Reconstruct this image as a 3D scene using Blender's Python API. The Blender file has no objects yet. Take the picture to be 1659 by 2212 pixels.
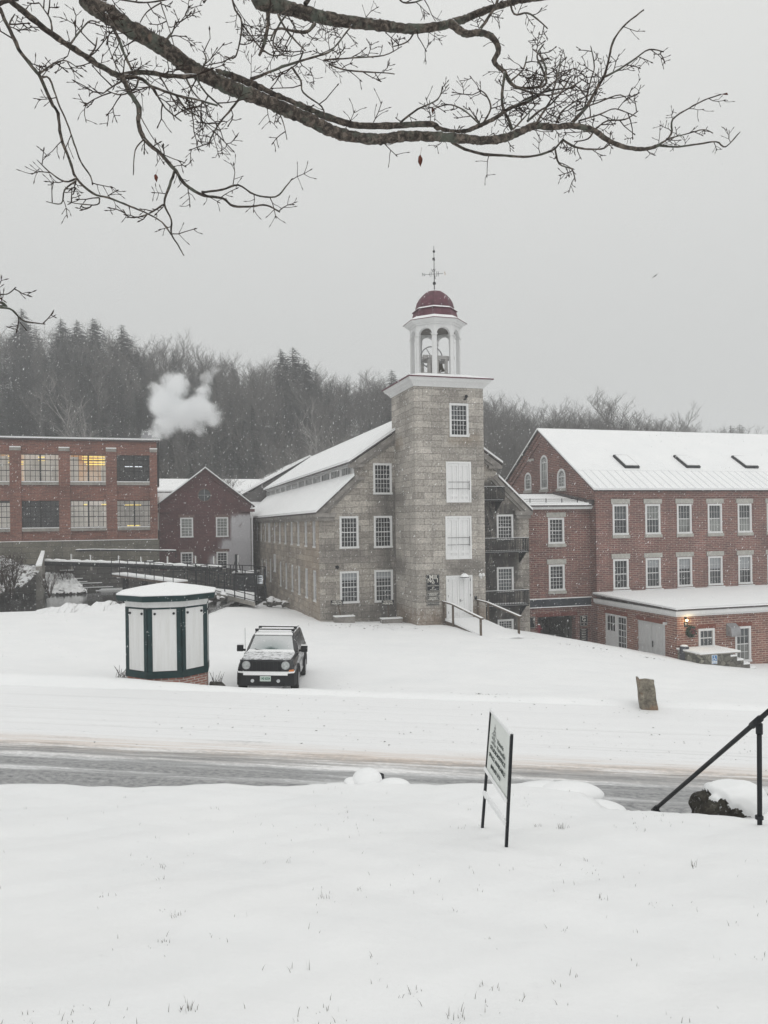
import bpy, bmesh, math, random
import numpy as np
from mathutils import Vector, Matrix
from mathutils.geometry import tessellate_polygon
random.seed(7)
SC = bpy.context.scene
COL = SC.collection
# ------------------------------------------------------------------ camera, world, sun, exposure
F_ = 1661.0; CX = 829.5; HY = 1133.0; ROLL = 0.0133          # photo measured on a 1659 x 2212 view
cd = bpy.data.cameras.new('camera'); cam = bpy.data.objects.new('camera', cd); COL.objects.link(cam)
cd.sensor_fit = 'VERTICAL'; cd.sensor_height = 36.0; cd.lens = F_ / 2212 * 36.0
cd.shift_y = (HY - 1106.0) / 2212.0
cd.clip_start = 0.1; cd.clip_end = 3000
cr_, sr_ = math.cos(ROLL), math.sin(ROLL)
cam.matrix_world = Matrix(((cr_, sr_, 0, 0), (0, 0, -1, 0), (-sr_, cr_, 0, 0), (0, 0, 0, 1)))
SC.camera = cam
W = bpy.data.worlds.new('World'); SC.world = W; W.use_nodes = True
nt = W.node_tree; nt.nodes.clear()
n_out = nt.nodes.new('ShaderNodeOutputWorld'); n_bg = nt.nodes.new('ShaderNodeBackground')
n_sky = nt.nodes.new('ShaderNodeTexSky'); n_sky.sky_type = 'NISHITA'; n_sky.sun_disc = False
n_sky.sun_elevation = math.radians(38); n_sky.sun_rotation = math.radians(200)
n_sky.air_density = 1.0; n_sky.dust_density = 6.0; n_sky.ozone_density = 1.0
n_hsv = nt.nodes.new('ShaderNodeHueSaturation'); n_hsv.inputs['Saturation'].default_value = 0.06
n_tc = nt.nodes.new('ShaderNodeTexCoord'); n_sep = nt.nodes.new('ShaderNodeSeparateXYZ')
n_rmp = nt.nodes.new('ShaderNodeValToRGB'); n_mix = nt.nodes.new('ShaderNodeMixRGB')
e = n_rmp.color_ramp.elements                                   # overcast cloud deck: brighter overhead than at the horizon
e[0].position = 0.0; e[0].color = (0.500, 0.512, 0.506, 1)
e[1].position = 1.0; e[1].color = (0.80, 0.80, 0.795, 1)
k = n_rmp.color_ramp.elements.new(0.30); k.color = (0.575, 0.583, 0.575, 1)
k = n_rmp.color_ramp.elements.new(0.55); k.color = (0.655, 0.66, 0.645, 1)
n_mul = nt.nodes.new('ShaderNodeVectorMath'); n_mul.operation = 'SCALE'; n_mul.inputs['Scale'].default_value = 12.2
nt.links.new(n_tc.outputs['Generated'], n_sep.inputs[0]); nt.links.new(n_sep.outputs['Z'], n_rmp.inputs[0])
nt.links.new(n_rmp.outputs[0], n_mul.inputs[0])
nt.links.new(n_sky.outputs[0], n_hsv.inputs['Color'])
n_mix.inputs[0].default_value = 0.93
nt.links.new(n_hsv.outputs[0], n_mix.inputs[1]); nt.links.new(n_mul.outputs[0], n_mix.inputs[2])
nt.links.new(n_mix.outputs[0], n_bg.inputs['Color']); n_bg.inputs['Strength'].default_value = 0.1
nt.links.new(n_bg.outputs[0], n_out.inputs[0])
sd = bpy.data.lights.new('sun', 'SUN'); sd.energy = 0.5; sd.angle = math.radians(50); sd.color = (1, 0.985, 0.96)
so = bpy.data.objects.new('sun', sd); COL.objects.link(so)
so.rotation_euler = (math.radians(48), 0, math.radians(25))
SC.view_settings.view_transform = 'Standard'; SC.view_settings.look = 'None'
SC.view_settings.exposure = 0.02; SC.view_settings.gamma = 1.0
SC.cycles.max_bounces = 14; SC.cycles.diffuse_bounces = 2; SC.cycles.volume_bounces = 12
SC.cycles.transparent_max_bounces = 8; SC.cycles.volume_step_rate = 2.0; SC.cycles.use_denoising = True

# ------------------------------------------------------------------ pixel -> place helpers (true planes of the place)
TH = math.radians(16.9)
U = (math.cos(TH), math.sin(TH)); V = (-math.sin(TH), math.cos(TH))
def ray(px, py):
    xr = (px - CX) / F_; zr = (HY - py) / F_
    return xr * cr_ + zr * sr_, -xr * sr_ + zr * cr_
def P(px, py, Y):
    x, z = ray(px, py); return Vector((x * Y, Y, z * Y))
class Frame:
    def __init__(s, X0, Y0): s.o = (X0, Y0)
    def front(s, px, py, yl=0.0):
        x, z = ray(px, py)
        Y = (s.o[0] * V[0] + s.o[1] * V[1] + yl) / (x * V[0] + V[1])
        return ((x * Y - s.o[0]) * U[0] + (Y - s.o[1]) * U[1], z * Y)
    def side(s, px, py, xl=0.0):
        x, z = ray(px, py)
        Y = (s.o[0] * U[0] + s.o[1] * U[1] + xl) / (x * U[0] + U[1])
        return ((x * Y - s.o[0]) * V[0] + (Y - s.o[1]) * V[1], z * Y)
    def world(s, a, b, z=0): return Vector((s.o[0] + a * U[0] + b * V[0], s.o[1] + a * U[1] + b * V[1], z))

# ------------------------------------------------------------------ mesh helpers
class MB:
    def __init__(s): s.v = []; s.f = []
    def add(s, vs, fs):
        o = len(s.v); s.v.extend([tuple(p) for p in vs]); s.f.extend([tuple(i + o for i in f) for f in fs]); return s
    def box(s, x0, x1, y0, y1, z0, z1):
        if x0 > x1: x0, x1 = x1, x0
        if y0 > y1: y0, y1 = y1, y0
        if z0 > z1: z0, z1 = z1, z0
        return s.add([(x0,y0,z0),(x1,y0,z0),(x1,y1,z0),(x0,y1,z0),(x0,y0,z1),(x1,y0,z1),(x1,y1,z1),(x0,y1,z1)],
              [(0,3,2,1),(4,5,6,7),(0,1,5,4),(1,2,6,5),(2,3,7,6),(3,0,4,7)])
    def mbox(s, M, x0, x1, y0, y1, z0, z1):          # box mapped through a function
        t = MB().box(x0, x1, y0, y1, z0, z1); return s.add([M(*p) for p in t.v], t.f)
    def prism(s, pts, d):                            # polygon (3D points) extruded by vector d
        n = len(pts); d = Vector(d); p = [Vector(q) for q in pts]
        tri = tessellate_polygon([p])
        vs = p + [q + d for q in p]
        fs = [tuple(t) for t in tri] + [tuple(n + i for i in reversed(t)) for t in tri]
        fs += [(i, (i + 1) % n, n + (i + 1) % n, n + i) for i in range(n)]
        return s.add(vs, fs)
    def tube(s, pts, rad, n=6, cap=True):
        pts = [Vector(p) for p in pts]
        if not hasattr(rad, '__len__'): rad = [rad] * len(pts)
        vs = []; fs = []; prev = None
        for i, p in enumerate(pts):
            d = (pts[min(i + 1, len(pts) - 1)] - pts[max(i - 1, 0)])
            if d.length < 1e-9: d = Vector((0, 0, 1))
            d.normalize()
            if prev is None:
                a = d.cross(Vector((0, 0, 1)))
                if a.length < 0.05: a = d.cross(Vector((1, 0, 0)))
            else:
                a = prev - d * prev.dot(d)
                if a.length < 1e-4: a = d.cross(Vector((0, 0.3, 1)))
            a.normalize(); prev = a; b = d.cross(a)
            for j in range(n):
                t = 2 * math.pi * j / n
                vs.append(p + (a * math.cos(t) + b * math.sin(t)) * rad[i])
        for i in range(len(pts) - 1):
            for j in range(n):
                k = (j + 1) % n
                fs.append((i * n + j, i * n + k, (i + 1) * n + k, (i + 1) * n + j))
        if cap:
            fs.append(tuple(range(n - 1, -1, -1))); fs.append(tuple((len(pts) - 1) * n + j for j in range(n)))
        return s.add(vs, fs)
    def lathe(s, c, prof, n=16, rot=0.0):            # prof [(r,z)], about vertical axis at c
        vs = []; fs = []
        for r, z in prof:
            for j in range(n):
                t = 2 * math.pi * j / n + rot
                vs.append((c[0] + r * math.cos(t), c[1] + r * math.sin(t), c[2] + z))
        for i in range(len(prof) - 1):
            for j in range(n):
                k = (j + 1) % n
                fs.append((i * n + j, i * n + k, (i + 1) * n + k, (i + 1) * n + j))
        fs.append(tuple(range(n - 1, -1, -1))); fs.append(tuple((len(prof) - 1) * n + j for j in range(n)))
        return s.add(vs, fs)
    def quad(s, a, b, c, d): return s.add([a, b, c, d], [(0, 1, 2, 3)])

def mesh_from(name, v, f, mat, smooth=False, uv=True):
    me = bpy.data.meshes.new(name)
    me.from_pydata([tuple(p) for p in v], [], f); me.update()
    if mat: me.materials.append(mat)
    if uv and len(f) < 60000:
        L = me.uv_layers.new(name='UVMap')
        co = np.empty(len(me.vertices) * 3); me.vertices.foreach_get('co', co); co = co.reshape(-1, 3)
        lv = np.empty(len(me.loops), dtype=np.int32); me.loops.foreach_get('vertex_index', lv)
        nr = np.empty(len(me.polygons) * 3); me.polygons.foreach_get('normal', nr); nr = np.abs(nr.reshape(-1, 3))
        tot = np.empty(len(me.polygons), dtype=np.int32); me.polygons.foreach_get('loop_total', tot)
        ln = np.repeat(nr, tot, axis=0); c = co[lv]
        uvs = np.where((ln[:, 2:3] > 0.75), c[:, :2], np.where(ln[:, 0:1] > ln[:, 1:2], c[:, 1:3], c[:, [0, 2]]))
        L.data.foreach_set('uv', uvs.astype(np.float32).ravel())
    if smooth:
        me.polygons.foreach_set('use_smooth', [True] * len(me.polygons))
    return me
def build(name, mb, mat, parent=None, smooth=False, label=None, kind=None, uv=True):
    o = bpy.data.objects.new(name, mesh_from(name, mb.v, mb.f, mat, smooth, uv)); COL.objects.link(o)
    if parent is not None: o.parent = parent
    if label: o['label'] = label
    if kind: o['kind'] = kind
    return o
def local(mb, root):                                # world-coordinate shapes -> the thing's own frame
    l = Vector(root.location); mb.v = [tuple(Vector(p) - l) for p in mb.v]; return mb
def thing(name, label, cat, loc=(0, 0, 0), rz=0.0, group=None):
    o = bpy.data.objects.new(name, None); COL.objects.link(o); o.empty_display_size = 0.3
    o.location = loc; o.rotation_euler = (0, 0, rz); o['label'] = label; o['category'] = cat
    if group: o['group'] = group
    return o
def tag(o, label, cat, group=None):
    o['label'] = label; o['category'] = cat
    if group: o['group'] = group
    return o
def bevel(o, w=0.02, seg=2):
    m = o.modifiers.new('b', 'BEVEL'); m.width = w; m.segments = seg; m.limit_method = 'ANGLE'; return o

# ------------------------------------------------------------------ materials
def new_mat(name):
    m = bpy.data.materials.new(name); m.use_nodes = True
    b = m.node_tree.nodes['Principled BSDF']; return m, m.node_tree, b
def nd(t, typ, **kw):
    n = t.nodes.new(typ)
    for k_, v_ in kw.items():
        if k_ in n.inputs: n.inputs[k_].default_value = v_
        else: setattr(n, k_, v_)
    return n
def ramp(t, src, stops):
    r = t.nodes.new('ShaderNodeValToRGB'); el = r.color_ramp.elements
    while len(el) < len(stops): el.new(0.5)
    for e_, (p, c) in zip(el, stops):
        e_.position = p; e_.color = (c, c, c, 1) if not hasattr(c, '__len__') else (*c, 1)
    t.links.new(src, r.inputs[0]); return r
def noise(t, scale, detail=4, rough=0.55, src='Object', mapping=None, dist=0.0):
    tc = t.nodes.new('ShaderNodeTexCoord'); n = nd(t, 'ShaderNodeTexNoise', Scale=scale, Detail=detail, Roughness=rough, Distortion=dist)
    if mapping:
        mp = t.nodes.new('ShaderNodeMapping'); mp.inputs['Scale'].default_value = mapping
        t.links.new(tc.outputs[src], mp.inputs[0]); t.links.new(mp.outputs[0], n.inputs[0])
    else: t.links.new(tc.outputs[src], n.inputs[0])
    return n
def mixc(t, fac, a, b, mode='MIX'):
    m = t.nodes.new('ShaderNodeMixRGB'); m.blend_type = mode
    for i, s_ in ((0, fac), (1, a), (2, b)):
        if isinstance(s_, bpy.types.NodeSocket): t.links.new(s_, m.inputs[i])
        elif i == 0: m.inputs[0].default_value = s_
        else: m.inputs[i].default_value = (*s_, 1)
    return m
def bump(t, b, h, strength=0.3, dist=0.02):
    n = nd(t, 'ShaderNodeBump', Strength=strength, Distance=dist)
    t.links.new(h, n.inputs['Height']); t.links.new(n.outputs[0], b.inputs['Normal']); return n

def simple(name, col, rough=0.6, var=0.15, scale=3.0, metal=0.0, bmp=0.0, mapping=None):
    m, t, b = new_mat(name)
    n = noise(t, scale, 5, 0.6, mapping=mapping)
    lo = tuple(c * (1 - var) for c in col); hi = tuple(min(1, c * (1 + var)) for c in col)
    r = ramp(t, n.outputs[0], [(0.3, lo), (0.7, hi)])
    t.links.new(r.outputs[0], b.inputs['Base Color']); b.inputs['Roughness'].default_value = rough
    b.inputs['Metallic'].default_value = metal; b.inputs['Specular IOR Level'].default_value = 0.28
    if bmp: bump(t, b, n.outputs[0], bmp, 0.02)
    return m
def snow_mat():
    m, t, b = new_mat('snow')
    n = noise(t, 0.7, 6, 0.6); n2 = noise(t, 14, 4, 0.7)
    r = ramp(t, n.outputs[0], [(0.3, (0.86, 0.87, 0.875)), (0.7, (0.91, 0.915, 0.915))])
    t.links.new(r.outputs[0], b.inputs['Base Color']); b.inputs['Roughness'].default_value = 0.85
    b.inputs['Specular IOR Level'].default_value = 0.2
    mx = nd(t, 'ShaderNodeMath', operation='MULTIPLY_ADD'); mx.inputs[1].default_value = 0.12
    t.links.new(n2.outputs[0], mx.inputs[0]); t.links.new(n.outputs[0], mx.inputs[2])
    bump(t, b, mx.outputs[0], 0.35, 0.12); return m
SNOW = snow_mat()
def white_paint(name='white_paint', c=0.72):
    m, t, b = new_mat(name)
    n = noise(t, 1.4, 6, 0.65, mapping=(1, 1, 0.25)); n2 = noise(t, 9, 5, 0.7, mapping=(1, 1, .3))
    r = ramp(t, n.outputs[0], [(0.3, (c * .9, c * .905, c * .9)), (0.65, (c, c, c))])
    r2 = ramp(t, n2.outputs[0], [(0.30, (0.55, 0.54, 0.50)), (0.40, (1, 1, 1))])
    mm = mixc(t, 0.45, r.outputs[0], r2.outputs[0], 'MULTIPLY')
    t.links.new(mm.outputs[0], b.inputs['Base Color']); b.inputs['Roughness'].default_value = 0.5
    return m
WHITE = white_paint(); DOORW = white_paint('door_paint', 0.80)
def masonry(name, c1, c2, mort, bw, rh, ms, stain=0.35, dark=(0.12, 0.115, 0.11), bmp=0.5, extra=None, blotch=None, patch=None, stain_scale=0.5):
    m, t, b = new_mat(name)
    tc = t.nodes.new('ShaderNodeTexCoord')
    wob = noise(t, 1.3, 3, 0.5, src='UV')
    vm = nd(t, 'ShaderNodeVectorMath', operation='MULTIPLY_ADD'); vm.inputs[1].default_value = (0.30 * rh, 0.22 * rh, 0)
    t.links.new(wob.outputs['Color'], vm.inputs[0]); t.links.new(tc.outputs['UV'], vm.inputs[2])
    br = nd(t, 'ShaderNodeTexBrick', Scale=1.0); br.offset = 0.47; br.squash = 1.0
    br.inputs['Color1'].default_value = (*c1, 1); br.inputs['Color2'].default_value = (*c2, 1)
    br.inputs['Mortar'].default_value = (*mort, 1); br.inputs['Mortar Size'].default_value = ms
    br.inputs['Mortar Smooth'].default_value = 0.25; br.inputs['Brick Width'].default_value = bw; br.inputs['Row Height'].default_value = rh
    t.links.new(vm.outputs[0], br.inputs['Vector'])
    fine = noise(t, 9, 6, 0.75, src='UV'); fr = ramp(t, fine.outputs[0], [(0.28, 0.55), (0.5, .98), (0.72, 1.30)])
    big = noise(t, 0.35, 4, 0.6, src='UV', mapping=(1, 1, 1)); brr = ramp(t, big.outputs[0], [(0.3, 0.74), (0.7, 1.2)])
    a = mixc(t, 1.0, br.outputs[0], fr.outputs[0], 'MULTIPLY'); a = mixc(t, 1.0, a.outputs[0], brr.outputs[0], 'MULTIPLY')
    st = noise(t, 1.0, 6, 0.68, src='UV', mapping=(1.5 * stain_scale * 2, 0.28 * stain_scale * 2, 1), dist=0.3)
    sr = ramp(t, st.outputs[0], [(0.50, 0.0), (0.72, 1.0)])
    sf = nd(t, 'ShaderNodeMath', operation='MULTIPLY'); sf.inputs[1].default_value = stain; t.links.new(sr.outputs[0], sf.inputs[0])
    c = mixc(t, sf.outputs[0], a.outputs[0], dark)
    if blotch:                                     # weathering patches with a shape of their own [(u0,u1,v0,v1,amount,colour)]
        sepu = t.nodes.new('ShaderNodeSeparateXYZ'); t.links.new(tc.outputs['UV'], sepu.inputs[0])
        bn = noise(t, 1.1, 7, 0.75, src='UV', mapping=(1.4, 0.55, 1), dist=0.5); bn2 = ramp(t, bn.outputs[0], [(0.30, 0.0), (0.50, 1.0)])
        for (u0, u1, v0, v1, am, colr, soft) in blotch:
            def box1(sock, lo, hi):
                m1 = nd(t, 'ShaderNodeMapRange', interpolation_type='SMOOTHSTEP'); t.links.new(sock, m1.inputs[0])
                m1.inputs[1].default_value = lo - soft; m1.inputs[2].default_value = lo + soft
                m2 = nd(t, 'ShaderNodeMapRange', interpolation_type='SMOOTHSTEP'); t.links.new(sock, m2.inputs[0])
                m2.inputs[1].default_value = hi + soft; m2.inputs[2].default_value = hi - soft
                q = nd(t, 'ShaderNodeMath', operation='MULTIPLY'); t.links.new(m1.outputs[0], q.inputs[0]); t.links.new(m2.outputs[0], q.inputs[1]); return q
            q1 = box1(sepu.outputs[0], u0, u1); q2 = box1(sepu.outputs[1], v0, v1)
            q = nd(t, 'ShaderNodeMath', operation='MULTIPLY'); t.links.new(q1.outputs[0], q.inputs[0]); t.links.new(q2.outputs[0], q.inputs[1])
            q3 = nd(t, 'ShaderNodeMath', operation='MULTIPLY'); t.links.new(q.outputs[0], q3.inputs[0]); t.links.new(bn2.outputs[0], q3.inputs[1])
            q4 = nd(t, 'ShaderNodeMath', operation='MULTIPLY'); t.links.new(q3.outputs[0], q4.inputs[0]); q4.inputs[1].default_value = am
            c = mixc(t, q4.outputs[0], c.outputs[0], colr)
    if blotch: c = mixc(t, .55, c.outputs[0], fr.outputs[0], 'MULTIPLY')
    t.links.new(c.outputs[0], b.inputs['Base Color']); b.inputs['Roughness'].default_value = 0.88
    hm = nd(t, 'ShaderNodeMath', operation='MULTIPLY_ADD'); hm.inputs[1].default_value = -1.0
    t.links.new(br.outputs['Fac'], hm.inputs[0]); t.links.new(fine.outputs[0], hm.inputs[2])
    bump(t, b, hm.outputs[0], bmp, 0.03)
    return m
DK = (0.040, 0.038, 0.037)
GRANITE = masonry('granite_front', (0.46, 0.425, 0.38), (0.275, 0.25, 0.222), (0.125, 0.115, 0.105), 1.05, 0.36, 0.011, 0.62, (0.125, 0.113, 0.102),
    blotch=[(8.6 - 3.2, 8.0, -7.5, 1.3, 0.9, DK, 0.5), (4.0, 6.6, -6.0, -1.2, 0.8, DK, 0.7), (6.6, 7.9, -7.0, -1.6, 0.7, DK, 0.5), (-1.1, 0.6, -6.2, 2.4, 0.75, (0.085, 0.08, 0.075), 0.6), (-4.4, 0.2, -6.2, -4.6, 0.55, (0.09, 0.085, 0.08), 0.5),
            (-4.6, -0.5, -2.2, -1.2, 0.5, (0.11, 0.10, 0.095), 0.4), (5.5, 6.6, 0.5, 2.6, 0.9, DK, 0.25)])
GRANITE_T = masonry('granite_tower', (0.475, 0.442, 0.40), (0.32, 0.295, 0.265), (0.14, 0.13, 0.12), 1.05, 0.355, 0.011, 0.5, (0.155, 0.142, 0.128),
    blotch=[(0, 4.2, -5.9, -4.7, 0.55, (0.16, 0.10, 0.06), 0.35), (1.9, 4.0, -2.9, -2.0, 0.7, (0.12, 0.11, 0.10), 0.3), (1.8, 3.9, 1.1, 1.9, 0.55, (0.12, 0.11, 0.10), 0.3), (2.0, 3.9, 4.4, 5.0, 0.5, (0.25, 0.19, 0.13), 0.3)])
GRANITE_S = masonry('granite_side', (0.43, 0.375, 0.315), (0.27, 0.235, 0.20), (0.12, 0.11, 0.10), 1.0, 0.36, 0.011, 0.62, (0.115, 0.095, 0.08),
    blotch=[(3.0, 8.5, -5.5, 0.5, 0.22, (0.27, 0.185, 0.115), 1.5)])
TRIMSTONE = simple('granite_trim', (0.41, 0.40, 0.37), 0.85, 0.2, 6, bmp=0.2)
TRIMDARK = simple('granite_cornice', (0.235, 0.22, 0.205), 0.85, 0.35, 2.2, bmp=0.3)
BRICK = masonry('brick_mill', (0.235, 0.098, 0.080), (0.130, 0.053, 0.048), (0.31, 0.245, 0.215), 0.46, 0.125, 0.021, 0.50, (0.085, 0.052, 0.052), bmp=0.3)
BRICK_A = masonry('brick_annex', (0.285, 0.12, 0.088), (0.155, 0.062, 0.050), (0.40, 0.30, 0.25), 0.46, 0.125, 0.023, 0.42, (0.095, 0.052, 0.048), bmp=0.3)
BRICK_L = masonry('brick_factory', (0.26, 0.105, 0.074), (0.155, 0.062, 0.047), (0.23, 0.155, 0.13), 0.46, 0.125, 0.018, 0.25, (0.085, 0.045, 0.04), bmp=0.3)
BRICK_D = masonry('brick_gable_house', (0.115, 0.042, 0.042), (0.080, 0.030, 0.032), (0.12, 0.07, 0.07), 0.46, 0.125, 0.018, 0.3, (0.055, 0.025, 0.028), bmp=0.3,
    blotch=[(6.1, 12, -14, 0.9, 2.4, (0.50, 0.49, 0.51), 0.35), (5.2, 12, -14, -1.3, 2.2, (0.46, 0.45, 0.47), 0.5), (4.3, 12, -14, -2.6, 2.0, (0.43, 0.42, 0.44), 0.5)])
BRICK_K = masonry('brick_kiosk', (0.36, 0.15, 0.11), (0.24, 0.10, 0.08), (0.5, 0.46, 0.42), 0.20, 0.072, 0.012, 0.2, (0.14, 0.08, 0.07), bmp=0.4)
STONE_B = masonry('factory_stone', (0.21, 0.195, 0.155), (0.15, 0.14, 0.115), (0.10, 0.095, 0.085), 1.2, 0.45, 0.02, 0.6, (0.07, 0.065, 0.055), bmp=0.5)
ROOFDK = simple('dark_roof_edge', (0.09, 0.08, 0.08), 0.8, 0.3, 4)
BLACK = simple('black_iron', (0.008, 0.010, 0.013), 0.45, 0.3, 8)
BLACKW = simple('iron_weathered', (0.022, 0.023, 0.025), 0.7, 0.4, 5)
COPPER = simple('painted_copper_roof', (0.115, 0.040, 0.056), 0.6, 0.35, 2.5, bmp=0.1)
WOOD = simple('weathered_wood', (0.115, 0.09, 0.072), 0.85, 0.4, 3.0, mapping=(6, 6, 1), bmp=0.3)
CONC = simple('concrete', (0.30, 0.285, 0.26), 0.9, 0.25, 3.0, bmp=0.2)
GREEN = simple('green_paint', (0.007, 0.030, 0.032), 0.5, 0.35, 3)
STEEL = simple('grey_steel', (0.28, 0.28, 0.29), 0.5, 0.2, 3)

def glass(name, col, rough=0.12, wav=0.06):
    m, t, b = new_mat(name)
    n = noise(t, 1.3, 3, 0.6); n2 = noise(t, 0.6, 2, 0.5)
    r = ramp(t, n2.outputs[0], [(0.35, tuple(c * 0.6 for c in col)), (0.65, tuple(c * 1.5 for c in col))])
    t.links.new(r.outputs[0], b.inputs['Base Color']); b.inputs['Roughness'].default_value = rough
    b.inputs['Specular IOR Level'].default_value = 0.55
    bump(t, b, n.outputs[0], 0.4, wav); return m
G_DARK = glass('dark_window_glass', (0.016, 0.018, 0.021)); G_MID = glass('grey_window_glass', (0.050, 0.056, 0.061)); G_SOFT = glass('curtained_glass', (0.165, 0.172, 0.165))
BLIND = simple('window_blind', (0.30, 0.315, 0.33), 0.7, 0.08, 2); CURT = simple('cream_curtain', (0.42, 0.41, 0.36), 0.8, 0.12, 6, mapping=(5, 5, .4))

def clear_glass():
    m = bpy.data.materials.new('clear_glass'); m.use_nodes = True; t = m.node_tree; t.nodes.clear()
    o = t.nodes.new('ShaderNodeOutputMaterial'); mx = t.nodes.new('ShaderNodeMixShader'); tr = t.nodes.new('ShaderNodeBsdfTransparent')
    gl = nd(t, 'ShaderNodeBsdfGlossy', Roughness=0.1); fr = nd(t, 'ShaderNodeFresnel', IOR=1.5)
    tr.inputs[0].default_value = (0.82, 0.84, 0.84, 1)
    t.links.new(fr.outputs[0], mx.inputs[0]); t.links.new(tr.outputs[0], mx.inputs[1]); t.links.new(gl.outputs[0], mx.inputs[2]); t.links.new(mx.outputs[0], o.inputs[0]); return m
CLEAR = clear_glass()
def emit(name, col, s):
    m, t, b = new_mat(name); b.inputs['Base Color'].default_value = (*col, 1)
    b.inputs['Emission Color'].default_value = (*col, 1); b.inputs['Emission Strength'].default_value = s; return m
TUBE_Y = emit('warm_tube_light', (1.0, 0.74, 0.20), 1.25); TUBE_W = emit('cool_tube_light', (0.9, 0.93, 1.0), 1.2); BULB = emit('warm_bulb', (1.0, 0.72, 0.30), 8)
def room_mat(name, a, b2, s):                       # factory room walls and curtains; lamplight put in as their own emission
    m, t, b = new_mat(name); n = noise(t, 0.8, 3, 0.6, mapping=(1.6, 1, 0.5))
    r = ramp(t, n.outputs[0], [(0.35, a), (0.65, b2)]); t.links.new(r.outputs[0], b.inputs['Base Color'])
    t.links.new(r.outputs[0], b.inputs['Emission Color']); b.inputs['Emission Strength'].default_value = s; return m
ROOM_WARM = room_mat('glow_room_warm', (0.42, 0.22, 0.09), (0.48, 0.42, 0.36), 0.75)
ROOM_PALE = room_mat('glow_room_pale', (0.40, 0.37, 0.34), (0.50, 0.46, 0.43), 0.75)
ROOM_GREY = room_mat('glow_room_grey', (0.18, 0.17, 0.16), (0.30, 0.28, 0.26), 0.7)
ROOM_DARK = room_mat('glow_room_dim', (0.03, 0.032, 0.035), (0.06, 0.06, 0.062), 0.3)
def rubble(name, c1, c2, snowy=0.35, scale=2.2):
    m, t, b = new_mat(name)
    tc = t.nodes.new('ShaderNodeTexCoord')
    vo = nd(t, 'ShaderNodeTexVoronoi', Scale=scale); vo.feature = 'F1'; t.links.new(tc.outputs['Object'], vo.inputs['Vector'])
    ve = nd(t, 'ShaderNodeTexVoronoi', Scale=scale); ve.feature = 'DISTANCE_TO_EDGE'; t.links.new(tc.outputs['Object'], ve.inputs['Vector'])
    sepc = t.nodes.new('ShaderNodeSeparateXYZ'); t.links.new(vo.outputs['Color'], sepc.inputs[0])
    r = ramp(t, sepc.outputs[0], [(0.0, c1), (1.0, c2)])
    er = ramp(t, ve.outputs['Distance'], [(0.0, 0.25), (0.06, 1.0)])
    a = mixc(t, 1.0, r.outputs[0], er.outputs[0], 'MULTIPLY')
    n = noise(t, 6, 6, 0.75); nr = ramp(t, n.outputs[0], [(0.3, 0.6), (0.7, 1.3)]); a = mixc(t, 1.0, a.outputs[0], nr.outputs[0], 'MULTIPLY')
    g = t.nodes.new('ShaderNodeNewGeometry'); s = t.nodes.new('ShaderNodeSeparateXYZ'); t.links.new(g.outputs['Normal'], s.inputs[0])
    ns = noise(t, 3.0, 6, 0.8); q = nd(t, 'ShaderNodeMath', operation='MULTIPLY_ADD'); t.links.new(ns.outputs[0], q.inputs[0]); q.inputs[1].default_value = 0.9; t.links.new(s.outputs[2], q.inputs[2])
    lo = 1.25 - snowy
    sr = ramp(t, q.outputs[0], [(min(.98, lo * 0.78), 0.0), (min(0.99, lo * 0.78 + 0.05), 1.0)])
    c = mixc(t, sr.outputs[0], a.outputs[0], (0.88, 0.885, 0.89))
    t.links.new(c.outputs[0], b.inputs['Base Color']); b.inputs['Roughness'].default_value = 0.9
    bump(t, b, er.outputs[0], 0.6, 0.05); return m
RUBBLE = rubble('rubble_stone', (0.10, 0.095, 0.085), (0.26, 0.25, 0.215), -0.2)
RUBSNOW = rubble('snowy_rubble', (0.07, 0.065, 0.06), (0.20, 0.19, 0.17), 0.45, 1.6)
def rock_mat():
    m, t, b = new_mat('mossy_rock'); n = noise(t, 7, 8, 0.8, dist=.5); n2 = noise(t, 24, 5, .75)
    r = ramp(t, n.outputs[0], [(0.34, (0.012, 0.011, 0.009)), (0.52, (0.055, 0.050, 0.040)), (0.68, (0.15, 0.14, 0.115))])
    l = ramp(t, n2.outputs[0], [(0.60, 0.0), (0.64, 0.9)]); c = mixc(t, l.outputs[0], r.outputs[0], (0.6, 0.61, 0.62))
    t.links.new(c.outputs[0], b.inputs['Base Color']); b.inputs['Roughness'].default_value = .95; b.inputs['Specular IOR Level'].default_value = .2; bump(t, b, n.outputs[0], 1.0, .06); return m
ROCK = rock_mat()
DARKWALL = masonry('canal_wall_stone', (0.115, 0.108, 0.098), (0.07, 0.066, 0.062), (0.04, 0.038, 0.036), 0.9, 0.4, 0.03, 0.5, (0.04, 0.038, 0.036), bmp=0.7)
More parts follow.
